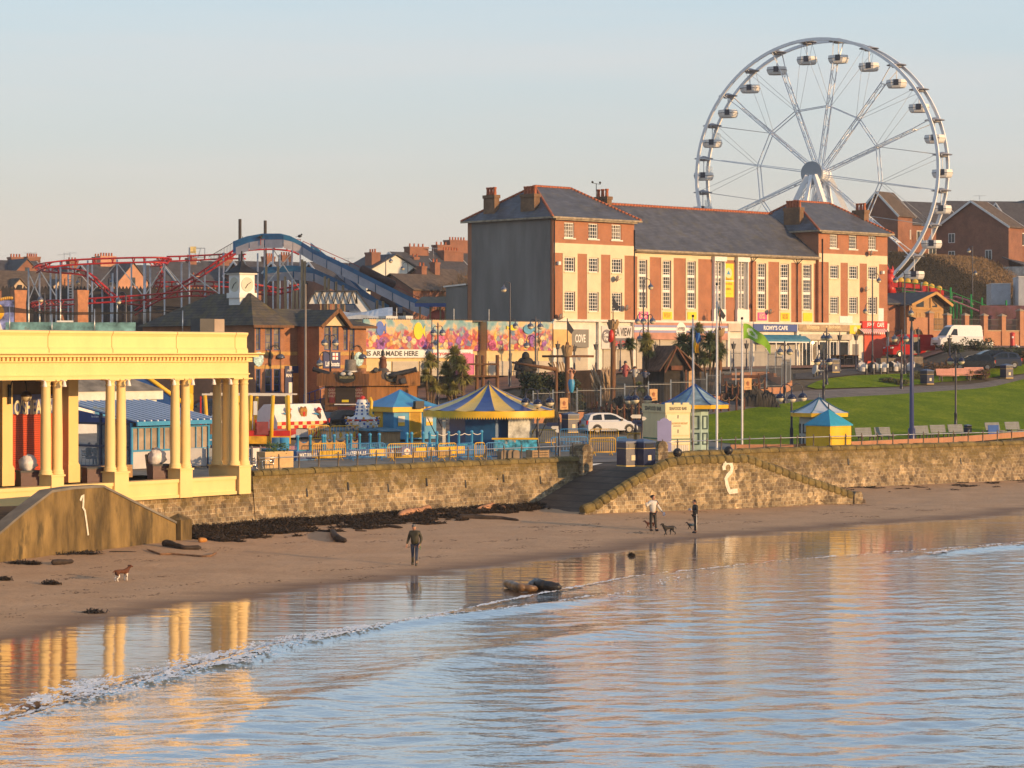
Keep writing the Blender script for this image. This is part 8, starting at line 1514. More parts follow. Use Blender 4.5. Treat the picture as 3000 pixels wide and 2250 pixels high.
def car(p,rz,lab,paint,body,cabin,W,wheels,wr,cat='car',name='parked_car',group=None,side=None,rear=None):
 """body, cabin: side outlines in (x, z), nose towards +x"""
 t=thing(name,lab,cat,p,rz,group);b=MB();n=len(body);cz=.07
 def sec(y,ins):
  cx=sum(q[0]for q in body)/n;cy=sum(q[1]for q in body)/n;return[(x-(ins if x>cx else-ins),y,z-(ins if z>cy else 0))for x,z in body]
 L_=[sec(-W/2+.0,.09),sec(-W/2+.06,.02),sec(-W/2+.12,0),sec(W/2-.12,0),sec(W/2-.06,.02),sec(W/2,.09)];L_[0],L_[-1]=sec(-W/2,.06),sec(W/2,.06)
 b.add([v for s in L_ for v in s],[(i*n+j,(i+1)*n+j,(i+1)*n+(j+1)%n,i*n+(j+1)%n)for i in range(5)for j in range(n)]+[tuple(range(n)),tuple(reversed(range(5*n,6*n)))],0,False);b.build('body',paint,t)
 k=len(cabin);zb,zt=min(z for x,z in cabin),max(z for x,z in cabin);b=MB();yy=lambda z:W/2-.08-.2*(z-zb)/(zt-zb)
 b.add([(x,-yy(z),z)for x,z in cabin]+[(x,yy(z),z)for x,z in cabin],[(i,(i+1)%k,k+(i+1)%k,k+i)for i in range(k)]+[tuple(range(k))[::-1],tuple(range(k,2*k))]);b.build('cabin',paint,t)
 xs=[x for x,z in cabin];x0,x1=min(xs),max(xs);c=Vector((sum(xs)/k,0,(zb+zt)/2))
 def inset(pts,f=.86):
  cx,cz_=sum(q[0]for q in pts)/len(pts),sum(q[1]for q in pts)/len(pts);return[(cx+(x-cx)*f,cz_+(z-cz_)*f)for x,z in pts]
 segs=side or[cabin]
 for s in(-1,1):
  for sg in segs:q=inset(sg);b=MB();vs=[(x,s*(yy(z)+.012),z)for x,z in q];b.add(vs,[tuple(range(len(q)))[::-s]]);b.build('side_window',CARG,t)
 for(ia,ib),nm in(((0,1),'rear_window'),((k-1,k-2),'windscreen')):
  (xa_,za),(xb_,zb_)=cabin[ia],cabin[ib];b=MB();sg=-1 if ia==0 else 1;f0,f1=.1,.93;q=[(lerp(xa_,xb_,f)+sg*.015,lerp(za,zb_,f)+.01)for f in(f0,f1)];b.add([(q[0][0],-yy(q[0][1])*.9,q[0][1]),(q[0][0],yy(q[0][1])*.9,q[0][1]),(q[1][0],yy(q[1][1])*.9,q[1][1]),(q[1][0],-yy(q[1][1])*.9,q[1][1])],[(0,1,2,3)if sg>0 else(3,2,1,0)]);b.build(nm,CARG,t)
 for x in wheels:
  for s in(-1,1):
   M_=Matrix.Translation((x,s*(W/2-.1),wr))@Matrix.Rotation(R(90),4,'X');b=MB();b.lathe([(wr*.6,-.11),(wr*.94,-.11),(wr,-.07),(wr,.07),(wr*.94,.11),(wr*.6,.11)],n=18);b.xf(M_);w=b.build('wheel',TYRE,t);b=MB();b.lathe([(wr*.62,-.115),(wr*.5,-.09),(.05,-.1),(.05,.1),(wr*.5,.09),(wr*.62,.115)],n=12);b.xf(M_);b.build('rim',RIMM,w)
   b=MB();b.prism([(x+(wr+.07)*math.cos(math.pi*i/10),wr+(wr+.07)*math.sin(math.pi*i/10))for i in range(11)],s*(W/2+.004),s*(W/2-.05));b.build('wheel_arch',BLACK,t)
 xf_,xr_=max(x for x,z in body),min(x for x,z in body);zm=zb-.22
 for s in(-1,1):
  b=MB();b.box(xf_-.22,xf_-.02,s*(W/2-.3)-.14,s*(W/2-.3)+.22*(s>0)-.0,zm-.02,zm+.14);b.build('headlight',LENS,t);b=MB();b.box(xr_-.01,xr_+.1,s*(W/2-.16)-.1,s*(W/2-.16)+.1,zm-.02,zm+.26);b.build('tail_light',LAMPR,t);b=MB();b.box(x1-.55,x1-.4,s*(W/2+.02)-.06,s*(W/2+.02)+.1,zb+.02,zb+.16);b.build('wing_mirror',BLACK,t)
 b=MB();b.box(xr_-.02,xr_+.02,-.26,.26,zm-.14,zm-.03);b.build('number_plate',PLATE,t);MB().box(xf_-.03,xf_+.02,-.26,.26,.32,.43).box(xf_-.04,xf_+.012,-.5,.5,.46,.56).build('grille',BLACK,t)
 return t
HB1=[(-1.95,.22),(-1.98,.55),(-1.9,.92),(1.0,.94),(1.75,.78),(1.97,.55),(1.98,.24)];HC1=[(-1.9,.9),(-1.62,1.36),(-1.2,1.47),(-.1,1.48),(.35,1.36),(1.15,.92)]
SD1=[[(-1.62,.95),(-1.5,1.3),(-1.1,1.4),(-.75,1.41),(-.75,.95)],[(-.7,.95),(-.7,1.41),(-.1,1.41),(.3,1.3),(.85,.95)]]
CARW,CARK,CARB=mat('car_white',(.62,.64,.68),.2,.03),mat('car_black',(.012,.013,.017),.15,.05),mat('car_darkblue',(.02,.03,.06),.15,.05)
pw=at(1783,172);t=car(pw,R(20),'white three door hatchback behind the crowd barriers',CARW,HB1,HC1,1.7,(-1.22,1.25),.31,side=SD1)
car(at(1020,163),R(35),'black car mostly hidden behind the lighthouse ride',CARK,HB1,HC1,1.7,(-1.22,1.25),.31,side=SD1)
car(at(600,163),R(200),'dark estate car behind the red trampoline frame',CARB,HB1,[(-1.9,.9),(-1.75,1.4),(-1.2,1.5),(-.1,1.5),(.35,1.38),(1.15,.92)],1.75,(-1.22,1.25),.32,side=SD1)
car(G(2850,1086),R(195)-R(20),'black hatchback with its tail to the shrubs behind the pink benches',CARK,HB1,HC1,1.7,(-1.22,1.25),.31,side=SD1,group='dark cars parked behind the shrubs')
car(G(2925,1081),R(190),'dark blue hatchback at the right behind the shrubs',CARB,HB1,HC1,1.7,(-1.22,1.25),.31,side=SD1,group='dark cars parked behind the shrubs');car(G(2893,1074),R(190),'dark saloon between the black hatchback and the dark blue one',CARK,HB1,HC1,1.7,(-1.22,1.25),.31,side=SD1,group='dark cars parked behind the shrubs')
VB=[(-2.5,.3),(-2.55,.6),(-2.5,1.2),(1.5,1.22),(2.2,1.1),(2.45,.85),(2.48,.32)]
def van(p,rz,lab,paint,**k):
 t=car(p,rz,lab,paint,VB,[(-2.5,1.15),(-2.46,2.2),(-2.3,2.32),(.7,2.34),(1.0,2.2),(1.75,1.18)],1.95,(-1.7,1.6),.34,'van','parked_van',side=[[(.35,1.25),(.35,2.0),(.8,2.0),(1.3,1.3)]]);return t
pv=at(2803,240);v=van(pv,R(200),'white panel van parked beside the piered brick wall',CARW)
pr_=at(2662,241);v2=van(pr_,R(202),'red panel van with its side door open beside the red shuttered cafe',mat('van_red',(.42,.012,.012),.6,.04,spec=.08));MB().box(-.75,.3,-.99,-.96,.4,2.05).box(-.75,.3,.96,.99,.4,2.05).build('open_side_door',BLACK,v2)
p=at(2966,246);t=thing('post_box','red pillar post box against the piered brick wall','post box',p);b=MB();b.lathe([(.26,.25),(.24,.3),(.24,1.4)],n=16);b.build('body',RED,t);b=MB();b.lathe([(.29,1.4),(.29,1.47),(.2,1.58),(.03,1.62)],n=16);b.build('cap',RED,t);MB().lathe([(.27,0),(.27,.25)],n=16).build('base',BLACK,t);MB().box(-.1,.1,-.25,-.235,1.0,1.2).build('notice_plate',WHITE,t)
WCH=mat('wicker_white',(.6,.58,.56),.7,.1,8);wc0=None;DCH=mat('wicker_dark',(.035,.035,.04),.7,.2)
def tubchair(m):
 t=thing('tub_chair','','chair',(0,0,0));b=MB();b.lathe([(.3,.05),(.32,.45)],n=12);b.build('seat',m,t);b=MB();vs=[];n=14
 for i in range(n+1):a=R(-20)+R(220)*i/n;h=.95-.32*abs(i/n-.5)*2;vs+=[(.36*math.cos(a),.36*math.sin(a),.1),(.39*math.cos(a),.39*math.sin(a),h),(.33*math.cos(a),.33*math.sin(a),h),(.3*math.cos(a),.3*math.sin(a),.1)]
 b.add(vs,[(i*4+j,(i+1)*4+j,(i+1)*4+(j+1)%4,i*4+(j+1)%4)for i in range(n)for j in range(4)],0,True);b.build('back_shell',m,t);return t
tw,td=tubchair(WCH),tubchair(DCH);uw=ud=False
for i,(px,py,k,s)in enumerate(((2527,1090,'w','left of the dark ones, before the red shutter'),(2553,1092,'d','first of two beside the tall red cafe lamp'),(2572,1092,'w','in front of the others by the road'),(2590,1092,'w','at the corner lamp of the red cafe'),(2606,1090,'d','second of two near the corner lamp'),(2622,1089,'w','by the wooden planter left end'),(2640,1089,'w','beyond the two globe lamp'),(2668,1088,'w','rightmost, before the red van'))):
 q=G(px,py);s=('white' if k=='w' else 'dark')+' wicker tub chair '+s;rz=R(random.uniform(-60,160))
 if k=='w' and not uw:uw=True;tw.location,tw.rotation_euler.z=q,rz;tw['label']=s;tw['group']='wicker tub chairs outside the cafe'
 elif k=='d' and not ud:ud=True;td.location,td.rotation_euler.z=q,rz;td['label']=s;td['group']='wicker tub chairs outside the cafe'
 else:dup(tw if k=='w' else td,q,rz,s,'wicker tub chairs outside the cafe')
for px,py,lab in((2450,1078,'left of three'),(2474,1076,'middle of three'),(2500,1074,'right of three')):
 q=at(px,236);t=thing('bar_table','dark high table with stools outside the glazed cafe, '+lab,'table',q,AB,'dark high tables outside the glazed cafe');MB().box(-.5,.5,-.35,.35,1.0,1.06).build('tabletop',WOOD,t)
 for x in(-.4,.4):b=MB();b.box(x-.04,x+.04,-.3,.3,0,1.0);b.build('leg',DGREY,t)
 for x in(-.45,.0,.45):b=MB();b.box(x-.15,x+.15,-.75,-.45,.68,.73);[b.bar((x+u*.13,-.6+w*.13,0),(x+u*.1,-.6+w*.1,.68),.03)for u in(-1,1)for w in(-1,1)];b.build('stool',DGREY,t)
for px,py,w,lab in((2595,1072,2.2,'long weathered wooden planter behind the tub chairs'),(2682,1076,1.5,'weathered wooden planter in front of the red van')):q=at(px,224);t=thing('timber_planter',lab,'planter',q,AB);b=MB();[b.box(-w/2,w/2,-.3,.3,.2*i+.01,.2*i+.2)for i in range(5)];b.build('box',mat('grey_timber',(.2,.16,.12),.85,.25,2),t);b=MB();leafball(b,(0,0,1.05),.3,90,.06,(2.2,.8,.5));b.build('plants',PALMD,t)
def shrub(px,D,r,n,lab,m,sq=(1.4,.8,.62),group='shrubs in the verge beds',name='shrub'):r*=.8;q=at(px,D+(9 if D<215 else 8));b=MB();[leafball(b,(random.uniform(-1,1)*r*sq[0]*.8,random.uniform(-.5,.5)*r,r*.5*random.uniform(.5,1.3)),r*.5,n//7,.09)for _ in range(9)];t=thing(name,lab,'shrub',q,0,group);b.build('foliage',m,t);b=MB();[b.tube([(0,0,-.1),(random.uniform(-1,1)*r,random.uniform(-.5,.5)*r,r*.8)],[.05,.02],5)for _ in range(6)];b.build('stems',TRUNK,t)
RUSTL,OLIVE,DARKL=mat('rust_leaf',(.13,.07,.025),.8,.4,3),mat('olive_leaf',(.085,.085,.025),.8,.4,3),mat('dark_leaf',(.03,.045,.015),.8,.4,3)
for px,D,r,n,lab,m in((2752,207,1.5,700,'rusty brown shrub behind the leftmost pink bench',RUSTL),(2800,209,1.5,700,'rusty shrub behind the middle pink bench',RUSTL),(2862,205,1.1,500,'small rusty shrub behind the rightmost pink bench',RUSTL),(2690,203,.9,400,'low olive shrub left of the navy bin on the verge',OLIVE),(2905,211,1.3,600,'rusty shrub in front of the dark cars',RUSTL),(2945,213,1.5,700,'dark green shrub behind the right navy bin',DARKL),(2985,213,1.6,800,'rusty leaved shrub at the right edge',RUSTL),(3030,214,1.6,700,'dark shrub just past the right edge',DARKL),(2790,224,1.3,600,'low dark shrub below the white van',DARKL),(2860,226,1.4,600,'low dark shrub right of the white van',DARKL),(2640,197,.7,250,'low grey flowering plants beside the verge path',OLIVE),(2600,198,.6,250,'low grey flowering plants near the verge tip',OLIVE)):shrub(px,D,r,n,lab,m)
p=at(2868,243);t=thing('covered_boat','blue and white covered dinghy shape beside the brick wall','cover',p,R(20));b=MB();b.hexa([(-1.3,-.4,.1),(1.3,-.5,.1),(1.3,.5,.1),(-1.3,.4,.1),(-.9,-.2,.55),(1.2,-.45,.6),(1.2,.45,.6),(-.9,.2,.55)]);b.build('cover',NAVY,t);MB().box(.9,1.35,-.52,.52,.1,.62).build('white_end',WHITE,t)
b=MB();b.sphere((0,0,.16),.14,8,6,sc=(1.5,.8,.9));b.sphere((.18,0,.32),.075,8,6);b.bar((.24,0,.32),(.33,0,.3),.025);b.bar((-.05,.03,0),(-.05,.03,.1),.02);b.bar((.03,-.03,0),(.03,-.03,.1),.02);tag(b.build('seagull',WHITE,None,at(2982,245),R(150)),'white gull standing near the red post box','bird')
WA=at(2690,251);WAa=R(33);WPl=Pl(WA,WAa);wt=thing('boundary_wall','orange brick boundary wall with stone capped piers and iron railings','wall',WA,WAa);Wx=lambda px:WPl.x(px)
zt_=WPl.z(2830,927);zl=WPl.z(2830,968)
prs=[(2727,918),(2779,924),(2831,925),(2886,926),(2939,927),(2992,912),(3046,925),(3100,925)]
b=MB();b.box(Wx(2727),Wx(3100),-.0,.3,-.6,zl-.06);b.build('low_wall',BRICKO,wt);MB().box(Wx(2727),Wx(3100),-.06,.36,zl-.06,zl+.06).build('coping',mat('stone_cap',(.4,.3,.2),.8,.15),wt)
for px,py in prs:x=Wx(px);z=WPl.z(px,py);b=MB();b.box(x-.3,x+.3,-.12,.5,-.6,z);b.build('pier',BRICKO,wt);b=MB();b.lathe([(.54,z),(.54,z+.08),(.05,z+.3)],(x,.19,0),4,rot=R(45),smooth=False);b.build('pier_cap',mat('stone_cap',(.4,.3,.2),.8,.15),wt)
for(a,_),(c,_)in zip(prs,prs[1:]):xa_,xc_=Wx(a)+.3,Wx(c)-.3;b=MB();n=14;[b.bar((lerp(xa_,xc_,i/n),.15,zl),(lerp(xa_,xc_,i/n),.15,zt_-.25),.03)for i in range(n)];b.bar((xa_,.15,zt_-.3),(xc_,.15,zt_-.3),.07);b.bar((xa_,.15,zt_-.9),(xc_,.15,zt_-.9),.04);b.build('railing',DGREY,wt)
b=MB();x0,x1=Wx(2655),Wx(2716);z1=WPl.z(2685,930);xc_,rr=Wx(2686),Wx(2703)-Wx(2686);zs=WPl.z(2686,986);pts=[(xc_-rr,-.6)]+[(xc_-rr*math.cos(math.pi*i/12),zs+rr*math.sin(math.pi*i/12))for i in range(13)]+[(xc_+rr,-.6)]
for(a,za),(c,zc2)in zip(pts,pts[1:]):
 if c>a:b.hexa([(a,-.1,za),(c,-.1,zc2),(c,.3,zc2),(a,.3,za),(a,-.1,z1),(c,-.1,z1),(c,.3,z1),(a,.3,z1)])
b.box(x0,xc_-rr,-.1,.3,-.6,z1);b.box(xc_+rr,x1,-.1,.3,-.6,z1);b.build('gate_arch',BRICKO,wt);b=MB();[b.bar((xc_+rr*k,.1,-.4),(xc_+rr*k,.1,zs+rr*math.sqrt(max(0,1-k*k))),.05)for k in(-.8,-.6,-.4,-.2,0,.2,.4,.6,.8)];b.bar((xc_-rr,.1,zs),(xc_+rr,.1,zs),.06);b.build('iron_gate',mat('iron_gate',(.2,.15,.06),.5),wt)
CO_=at(2664,258);cot=thing('cottage','buff brick cottage with a timber gable and dark slate roof beyond the brick building','cottage',CO_,R(33));CPl=Pl(CO_,R(33));cx0,cx1,cm=CPl.x(2664),CPl.x(2764),CPl.x(2726);ceb,cap_=CPl.z(2715,890),CPl.z(2726,859)
b=MB();b.prism([(cx0,-1),(cx1,-1),(cx1,ceb),(cm,cap_-.1),(cx0,ceb)],0,8);b.build('wall',BRICKY,cot);b=MB();b.box(-7.5,cx0-.01,1.5,8,-1,ceb-.1);b.build('side_wall',BRICK2,cot)
b=MB();[b.hexa([(cm,-.9,cap_),(e,-.9,ceb-.25),(e,8.3,ceb-.25),(cm,8.3,cap_),(cm,-.9,cap_+.16),(e,-.9,ceb-.09),(e,8.3,ceb-.09),(cm,8.3,cap_+.16)])for e in(cx0-.5,cx1+.5)];b.hexa([(-8,1.0,ceb-.1),(cx0,1.0,ceb-.1),(cx0,4.7,cap_-.2),(-8,4.7,cap_-.2),(-8,1.0,ceb+.05),(cx0,1.0,ceb+.05),(cx0,4.7,cap_),(-8,4.7,cap_)]);b.build('roof',HS,cot)
b=MB();b.bar((cx0-.5,-.95,ceb-.2),(cm,-.95,cap_+.03),.1,.3);b.bar((cm,-.95,cap_+.03),(cx1+.5,-.95,ceb-.2),.1,.3);b.box(cm-.1,cm+.1,-.12,-.0,ceb-1,cap_-.3);b.box(cx0+.3,cx1-.3,-.12,0,ceb-.65,ceb-.45);b.build('bargeboard',mat('ochre_timber',(.5,.27,.08),.7,.12),cot)
for a,c in((2684,2697),(2730,2740),(2742,2752)):window(cot,CPl.x(a),CPl.x(c),.6,ceb-.9,1,1,-.0,mat('ochre_timber',(.5,.27,.08),.7),GLASS)
for s,(a,c)in((-1,(2684,2706)),(1,(2724,2745))):b=MB();xa_,xc_=CPl.x(a),CPl.x(c);b.add([(xa_,-.03,ceb-.35),(xc_,-.03,ceb-.35),(xc_ if s<0 else xa_,-.03,lerp(ceb,cap_,.55)),(xa_ if s<0 else xc_,-.03,ceb-.1)],[(0,1,2,3)]);b.build('gable_window',GLASS,cot)
DG=at(2780,268);dr=thing('dragon_coaster','small dragon coaster with a red train on green rails above the cottage','roller coaster',DG);
def local_track(pts,m,**k):return track(dr,pts,m,**k)
def track2(pts,m,g=.8,r=.07):
 c=[P(*q)-DG for q in pts];b=MB();[b.tube([q+Vector((0,s*g,0))for q in c],r,5)for s in(-.5,.5)];[b.bar(c[i].lerp(c[i+1],k/4)+Vector((0,-g/2,0)),c[i].lerp(c[i+1],k/4)+Vector((0,g/2,0)),.06)for i in range(len(c)-1)for k in range(4)];b.build('track',m,dr);return c
track2([(2590,848,268),(2650,850,266),(2720,858,266),(2790,880,266),(2850,905,265),(2910,928,264),(2970,945,263)],mat('rail_pink',(.55,.2,.25),.5));track2([(2720,870,272),(2800,870,271),(2835,880,270),(2850,892,268)],mat('rail_pink',(.55,.2,.25),.5))
b=MB()
for q in(0,-1.0):c=[P(x,y,265.4)-DG+Vector((0,0,q+.9))for x,y in((2645,850),(2720,858),(2790,880),(2850,903),(2910,926),(2972,946))];[b.bar(a,d,.06)for a,d in zip(c,c[1:])]
c=[(2645,850),(2680,853),(2720,858),(2755,868),(2790,880),(2820,891),(2850,903),(2880,914),(2910,926),(2940,936),(2972,946)];[b.bar(P(x,y,265.4)-DG+Vector((0,0,-.2)),P(x,y,265.4)-DG+Vector((0,0,.95)),.06)for x,y in c];b.build('green_rail',GREENP,dr)
for px,ty in((2785,842),(2793,880),(2803,882),(2845,862),(2846,892),(2877,872),(2890,905),(2815,885),(2701,827),(2650,820),(2912,915),(2948,880)):a=P(px,ty,266.5);b=MB();b.tube([(a.x-DG.x,a.y-DG.y,land(a.x,a.y)-DG.z),tuple(a-DG)],.1,6);b.build('green_post',GREENP if px not in(2701,2650)else OFFW,dr)
dt=thing('dragon_train','red dragon train with yellow backed seats and a red head on the small coaster','coaster train',P(2660,848,266));o0=P(2660,848,266)
for i,(px,py)in enumerate(((2622,838),(2640,838),(2660,840),(2682,842),(2712,850),(2730,856),(2752,862))):q=P(px,py,266)-o0;b=MB();b.box(-.42,.42,-.5,.5,-.15,.45);b.v=[tuple(Vector(v)+q)for v in b.v];b.build('car_body',RED,dt);b=MB();b.sphere((0,.2,.62),.36,10,6,sc=(1,.4,1));b.v=[tuple(Vector(v)+q)for v in b.v];b.build('seat_back',mat('seat_yellow',(.6,.4,.05),.5),dt)
q=P(2606,818,266)-o0;b=MB();b.sphere((0,0,0),.65,10,8,sc=(.9,.8,1.2));b.sphere((.1,-.1,.8),.35,10,8);b.lathe([(.2,0),(.02,.6)],(-.2,0,.9),6);b.lathe([(.2,0),(.02,.6)],(.35,0,.9),6);b.tube([(0,0,-.4),(.2,0,-1.6)],[.5,.6],8);b.v=[tuple(Vector(v)+q)for v in b.v];b.build('dragon_head',RED,dt)
for a,c,ty,by,D,lab in((2904,2960,832,893,274,'pale lorry box left of the two at the fairground'),(2984,3050,811,905,270,'white lorry box at the right edge of the fairground')):
 p=at(a,D);m_=p.y/F;t=thing('lorry_trailer',lab,'trailer',p,R(-6),'lorry trailers at the fairground');h0,h1=Ht(p,by),Ht(p,ty);L_=(c-a)*m_;MB().box(0,L_,0,6,max(.8,h0),h1).build('box',mat('lorry_pale',(.5,.52,.56),.5,.1),t);MB().box(-.05,L_+.05,-.05,6,h1,h1+.08).build('roof_rim',WHITE,t)
 for x in(.6,L_-.6):M_=Matrix.Translation((x,.3,.45))@Matrix.Rotation(R(90),4,'X');b=MB();b.lathe([(.45,-.15),(.45,.15)],n=14);b.xf(M_);b.build('wheel',TYRE,t)
p=at(2960,262);t=thing('maroon_hoarding','dark maroon stall fronts behind the piered wall','hoarding',p,R(12));m_=p.y/F;MB().box(-95*m_,100*m_,0,.2,0,Ht(p,895)).build('board',mat('stall_maroon',(.1,.03,.05),.7,.7,.8,dirt=((.05,.05,.15),.8,.55)),t)
TWIG=mat('twigs',(.2,.14,.085),.9,.25,3)
def baretree(px,D,ty,lab,n=3):
 p=at(px,D);h=Ht(p,ty);t=thing('bare_tree',lab,'tree',p,0,'bare winter trees on the slope');b,c=MB(),MB();rnd=random.Random(px)
 def br(a,d,L_,r,k):
  e=a+d*L_;(b if k>2 else c).tube([a,a.lerp(e,.5)+Vector((rnd.uniform(-.1,.1),rnd.uniform(-.1,.1),.05))*L_,e],[r,r*.8,r*.55],5 if k>2 else 3)
  if k:
   for _ in range(rnd.randint(4,5)):q=(d+Vector((rnd.gauss(0,.5),rnd.gauss(0,.5),rnd.gauss(.15,.3)))).normalized();br(a.lerp(e,rnd.uniform(.55,1)),q,L_*rnd.uniform(.6,.82),r*.55,k-1)
 br(Vector((0,0,0)),Vector((rnd.uniform(-.1,.1),0,1)),h*.33,.22,4);b.build('trunk',TRUNK,t);c.build('crown',TWIG,t)
for a in((1345,285,748,'bare winter tree nearest the dark flank'),(1318,290,765,'bare winter tree below the stepped chimneys'),(1285,288,790,'smaller bare tree left of the other two'),(1362,280,770,'bare tree touching the dark flank')):baretree(*a)
def scrub(name,lab,region,m,n,s,hh):
 b=MB();rnd=random.Random(11)
 for _ in range(n):
  px,D=region(rnd);p=at(px,D);h=hh*rnd.uniform(.4,1.2)
  for _ in range(6):q=p+Vector((rnd.gauss(0,.6),rnd.gauss(0,.6),rnd.uniform(0,h)));u=Vector((rnd.gauss(0,.5),rnd.gauss(0,.5),rnd.gauss(.6,.5))).normalized()*s*rnd.uniform(.5,1.4);w=u.orthogonal().normalized()*s*.35;b.add([q-w,q+w,q+u+w*.3,q+u-w*.3],[(0,1,2,3)])
 o=b.build(name,m);o['kind']='stuff';o['label']=lab;o['category']='scrub'
SCM,SCD,SCG=mat('dry_scrub',(.2,.13,.065),.95,.3,.4),mat('dark_scrub',(.034,.026,.014),.95,.4,.4),mat('green_scrub',(.05,.055,.02),.95,.4,.4)
scrub('scrub_grass','dry brown grass along the top of the bank on the right',lambda r:(r.uniform(2590,3060),r.uniform(311,322)),SCM,11000,.22,.45)
scrub('scrub','dark brown scrub covering the bank on the right',lambda r:(r.uniform(2560,3060),r.uniform(282,313)),SCD,17000,.2,.6)
scrub('scrub','brown and green scrub on the slope behind the flume',lambda r:(r.uniform(1090,1400),r.uniform(262,292)),SCG,4200,.4,2.0);scrub('scrub','straggling brown scrub among the houses behind the flume',lambda r:(r.uniform(1060,1400),r.uniform(270,305)),SCM,1200,.35,2.2)
def skin(nodes,edges,root=0,sub=1):
 """nodes: (x, y, z, r)"""
 me=bpy.data.meshes.new('s');me.from_pydata([n[:3]for n in nodes],edges,[]);o=bpy.data.objects.new('s',me);col.objects.link(o)
 md=o.modifiers.new('k','SKIN');md.use_smooth_shade=True
 for i,n in enumerate(nodes):v=me.skin_vertices[0].data[i];v.radius=(n[3],n[4]if len(n)>4 else n[3]);v.use_root=(i==root)
 s=o.modifiers.new('u','SUBSURF');s.levels=s.render_levels=sub
 r=bpy.data.meshes.new_from_object(o.evaluated_get(bpy.context.evaluated_depsgraph_get()));bpy.data.objects.remove(o);bpy.data.meshes.remove(me);return r
def put(me,name,m,par,smooth=True):
 me.materials.clear();me.materials.append(m);me.name=name;me.polygons.foreach_set('use_smooth',[smooth]*len(me.polygons));o=bpy.data.objects.new(name,me);col.objects.link(o);o.parent=par;return o
def chain(lst):return[(i,i+1)for i in range(len(lst)-1)]
def person(p,rz,lab,H,J,cl,extra=None,hat=None,hair=None,face=1):
 """J: joints in a 1.75 m frame facing -y: hips, knees, feet, shoulders, elbows, hands (left = +x)"""
 t=thing('person',lab,'person',p,rz);k=H/1.75;S=lambda q:Vector(q)*k
 j={a:S(b)for a,b in J.items()};pel,ch,nk=j['pelvis'],j['chest'],j['neck'];hd=j['head']
 nodes=[(*pel,.11*k,.09*k),(*((pel+ch)/2),.1*k,.08*k),(*ch,.12*k,.09*k),(*nk,.055*k)];edges=[(0,1),(1,2),(2,3)]
 def add(base,pts):
  a=base
  for q in pts:nodes.append((*q[0],q[1]*k));edges.append((a,len(nodes)-1));a=len(nodes)-1
  return a
 for s in 'lr':
  sg=1 if s=='l' else-1
  add(0,[(j['hip'+s],.095),(j['knee'+s],.062),(j['foot'+s]+Vector((0,0,.08))*k,.042),(j['foot'+s]+Vector((0,-.14,.035))*k,.04)])
  w=j['hand'+s];e=j['elbow'+s];d=(w-e).normalized();a=add(2,[(j['sh'+s],.062),(e,.045),(w,.028),(w+d*.07*k,.032)])
  n=Vector((0,-1,0));n=(n-d*n.dot(d)).normalized();c=d.cross(n)
  for f in range(4):q0=w+d*.09*k+c*(f-1.5)*.019*k;add(a,[(q0+d*.03*k+n*.006*k,.009),(q0+d*(.055+.008*(f in(1,2)))*k+n*.022*k,.008)])
  add(a,[(w+d*.04*k+c*.035*k*sg+n*.01*k,.01),(w+d*.075*k+c*.05*k*sg+n*.025*k,.009)])
 put(skin(nodes,edges),'body',SKIN,t)
 b=MB();b.sphere(hd,.1*k,14,10,sc=(.82,.95,1.22));b.sphere(hd+Vector((0,-.098,-.012))*k,.018*k,6,5,sc=(.8,1,1.3))
 for s in(-1,1):b.sphere(hd+Vector((s*.083,.005,0))*k,.025*k,6,5,sc=(.4,.8,1.2));b.sphere(hd+Vector((s*.034,-.085,.018))*k,.011*k,6,4,1)
 b.box(hd.x-.025*k,hd.x+.025*k,hd.y-.094*k,hd.y-.08*k,hd.z-.062*k,hd.z-.054*k,1);b.build('head',[SKIN,mat('face_dark',(.08,.03,.025),.5)],t)
 for nm,m,gr,parts in cl:
  nodes,edges=[],[]
  def pt(q,r):nodes.append((*q,*(x*k for x in(r if isinstance(r,tuple)else(r,)))));return len(nodes)-1
  if parts=='top':
   hem=gr;a=pt(pel+Vector((0,0,hem))*k,(.2,.155));b_=pt((pel+ch)/2,(.185,.15));c=pt(ch+Vector((0,0,.02))*k,(.2,.155));d=pt(nk-Vector((0,0,.01))*k,.085);edges+=[(a,b_),(b_,c),(c,d)]
   for s in 'lr':e=pt(j['sh'+s],.088);f=pt(j['elbow'+s],.07);g=pt(lerp(j['elbow'+s],j['hand'+s],.93),.044);edges+=[(c,e),(e,f),(f,g)]
  else:
   a=pt(pel+Vector((0,0,.08))*k,(.165,.13))
   for s in 'lr':e=pt(j['hip'+s]-Vector((0,0,.03))*k,.1);f=pt(j['knee'+s],.072);g=pt(lerp(j['knee'+s],j['foot'+s],gr)+Vector((0,0,.05))*k,.055);edges+=[(a,e),(e,f),(f,g)]
  put(skin(nodes,edges),nm,m,t)
 for s in 'lr':
  f=j['foot'+s];bt=extra.get('boot',.12)if extra else .12;kn=j['knee'+s];top=f+(kn-f)*min(1,bt/max(.01,(kn-f).length/k));b_=put(skin([(*(f+Vector((0,.02,.06))*k),.06*k),(*(f+Vector((0,-.16,.035))*k),.045*k,.04*k),(*lerp(f,top,.5),.062*k),(*top,.066*k)],[(0,1),(0,2),(2,3)]),'boot' if bt>.2 else 'shoe',extra['shoe']if extra else BLACK,t)
 if hair:b=MB();b.sphere(hd+Vector((0,.022,.02))*k,.108*k,12,8,sc=(.86,.95,1.18),t1=.62);b.build('hair',hair,t)
 if hat:b=MB();b.sphere(hd+Vector((0,-.01,.04))*k,.115*k,12,6,sc=(.92,1.1,.9),t1=.5);b.sphere(hd+Vector((0,-.09,.045))*k,.075*k,10,4,sc=(1,1,.25));b.build('flat_cap',hat,t)
 return t
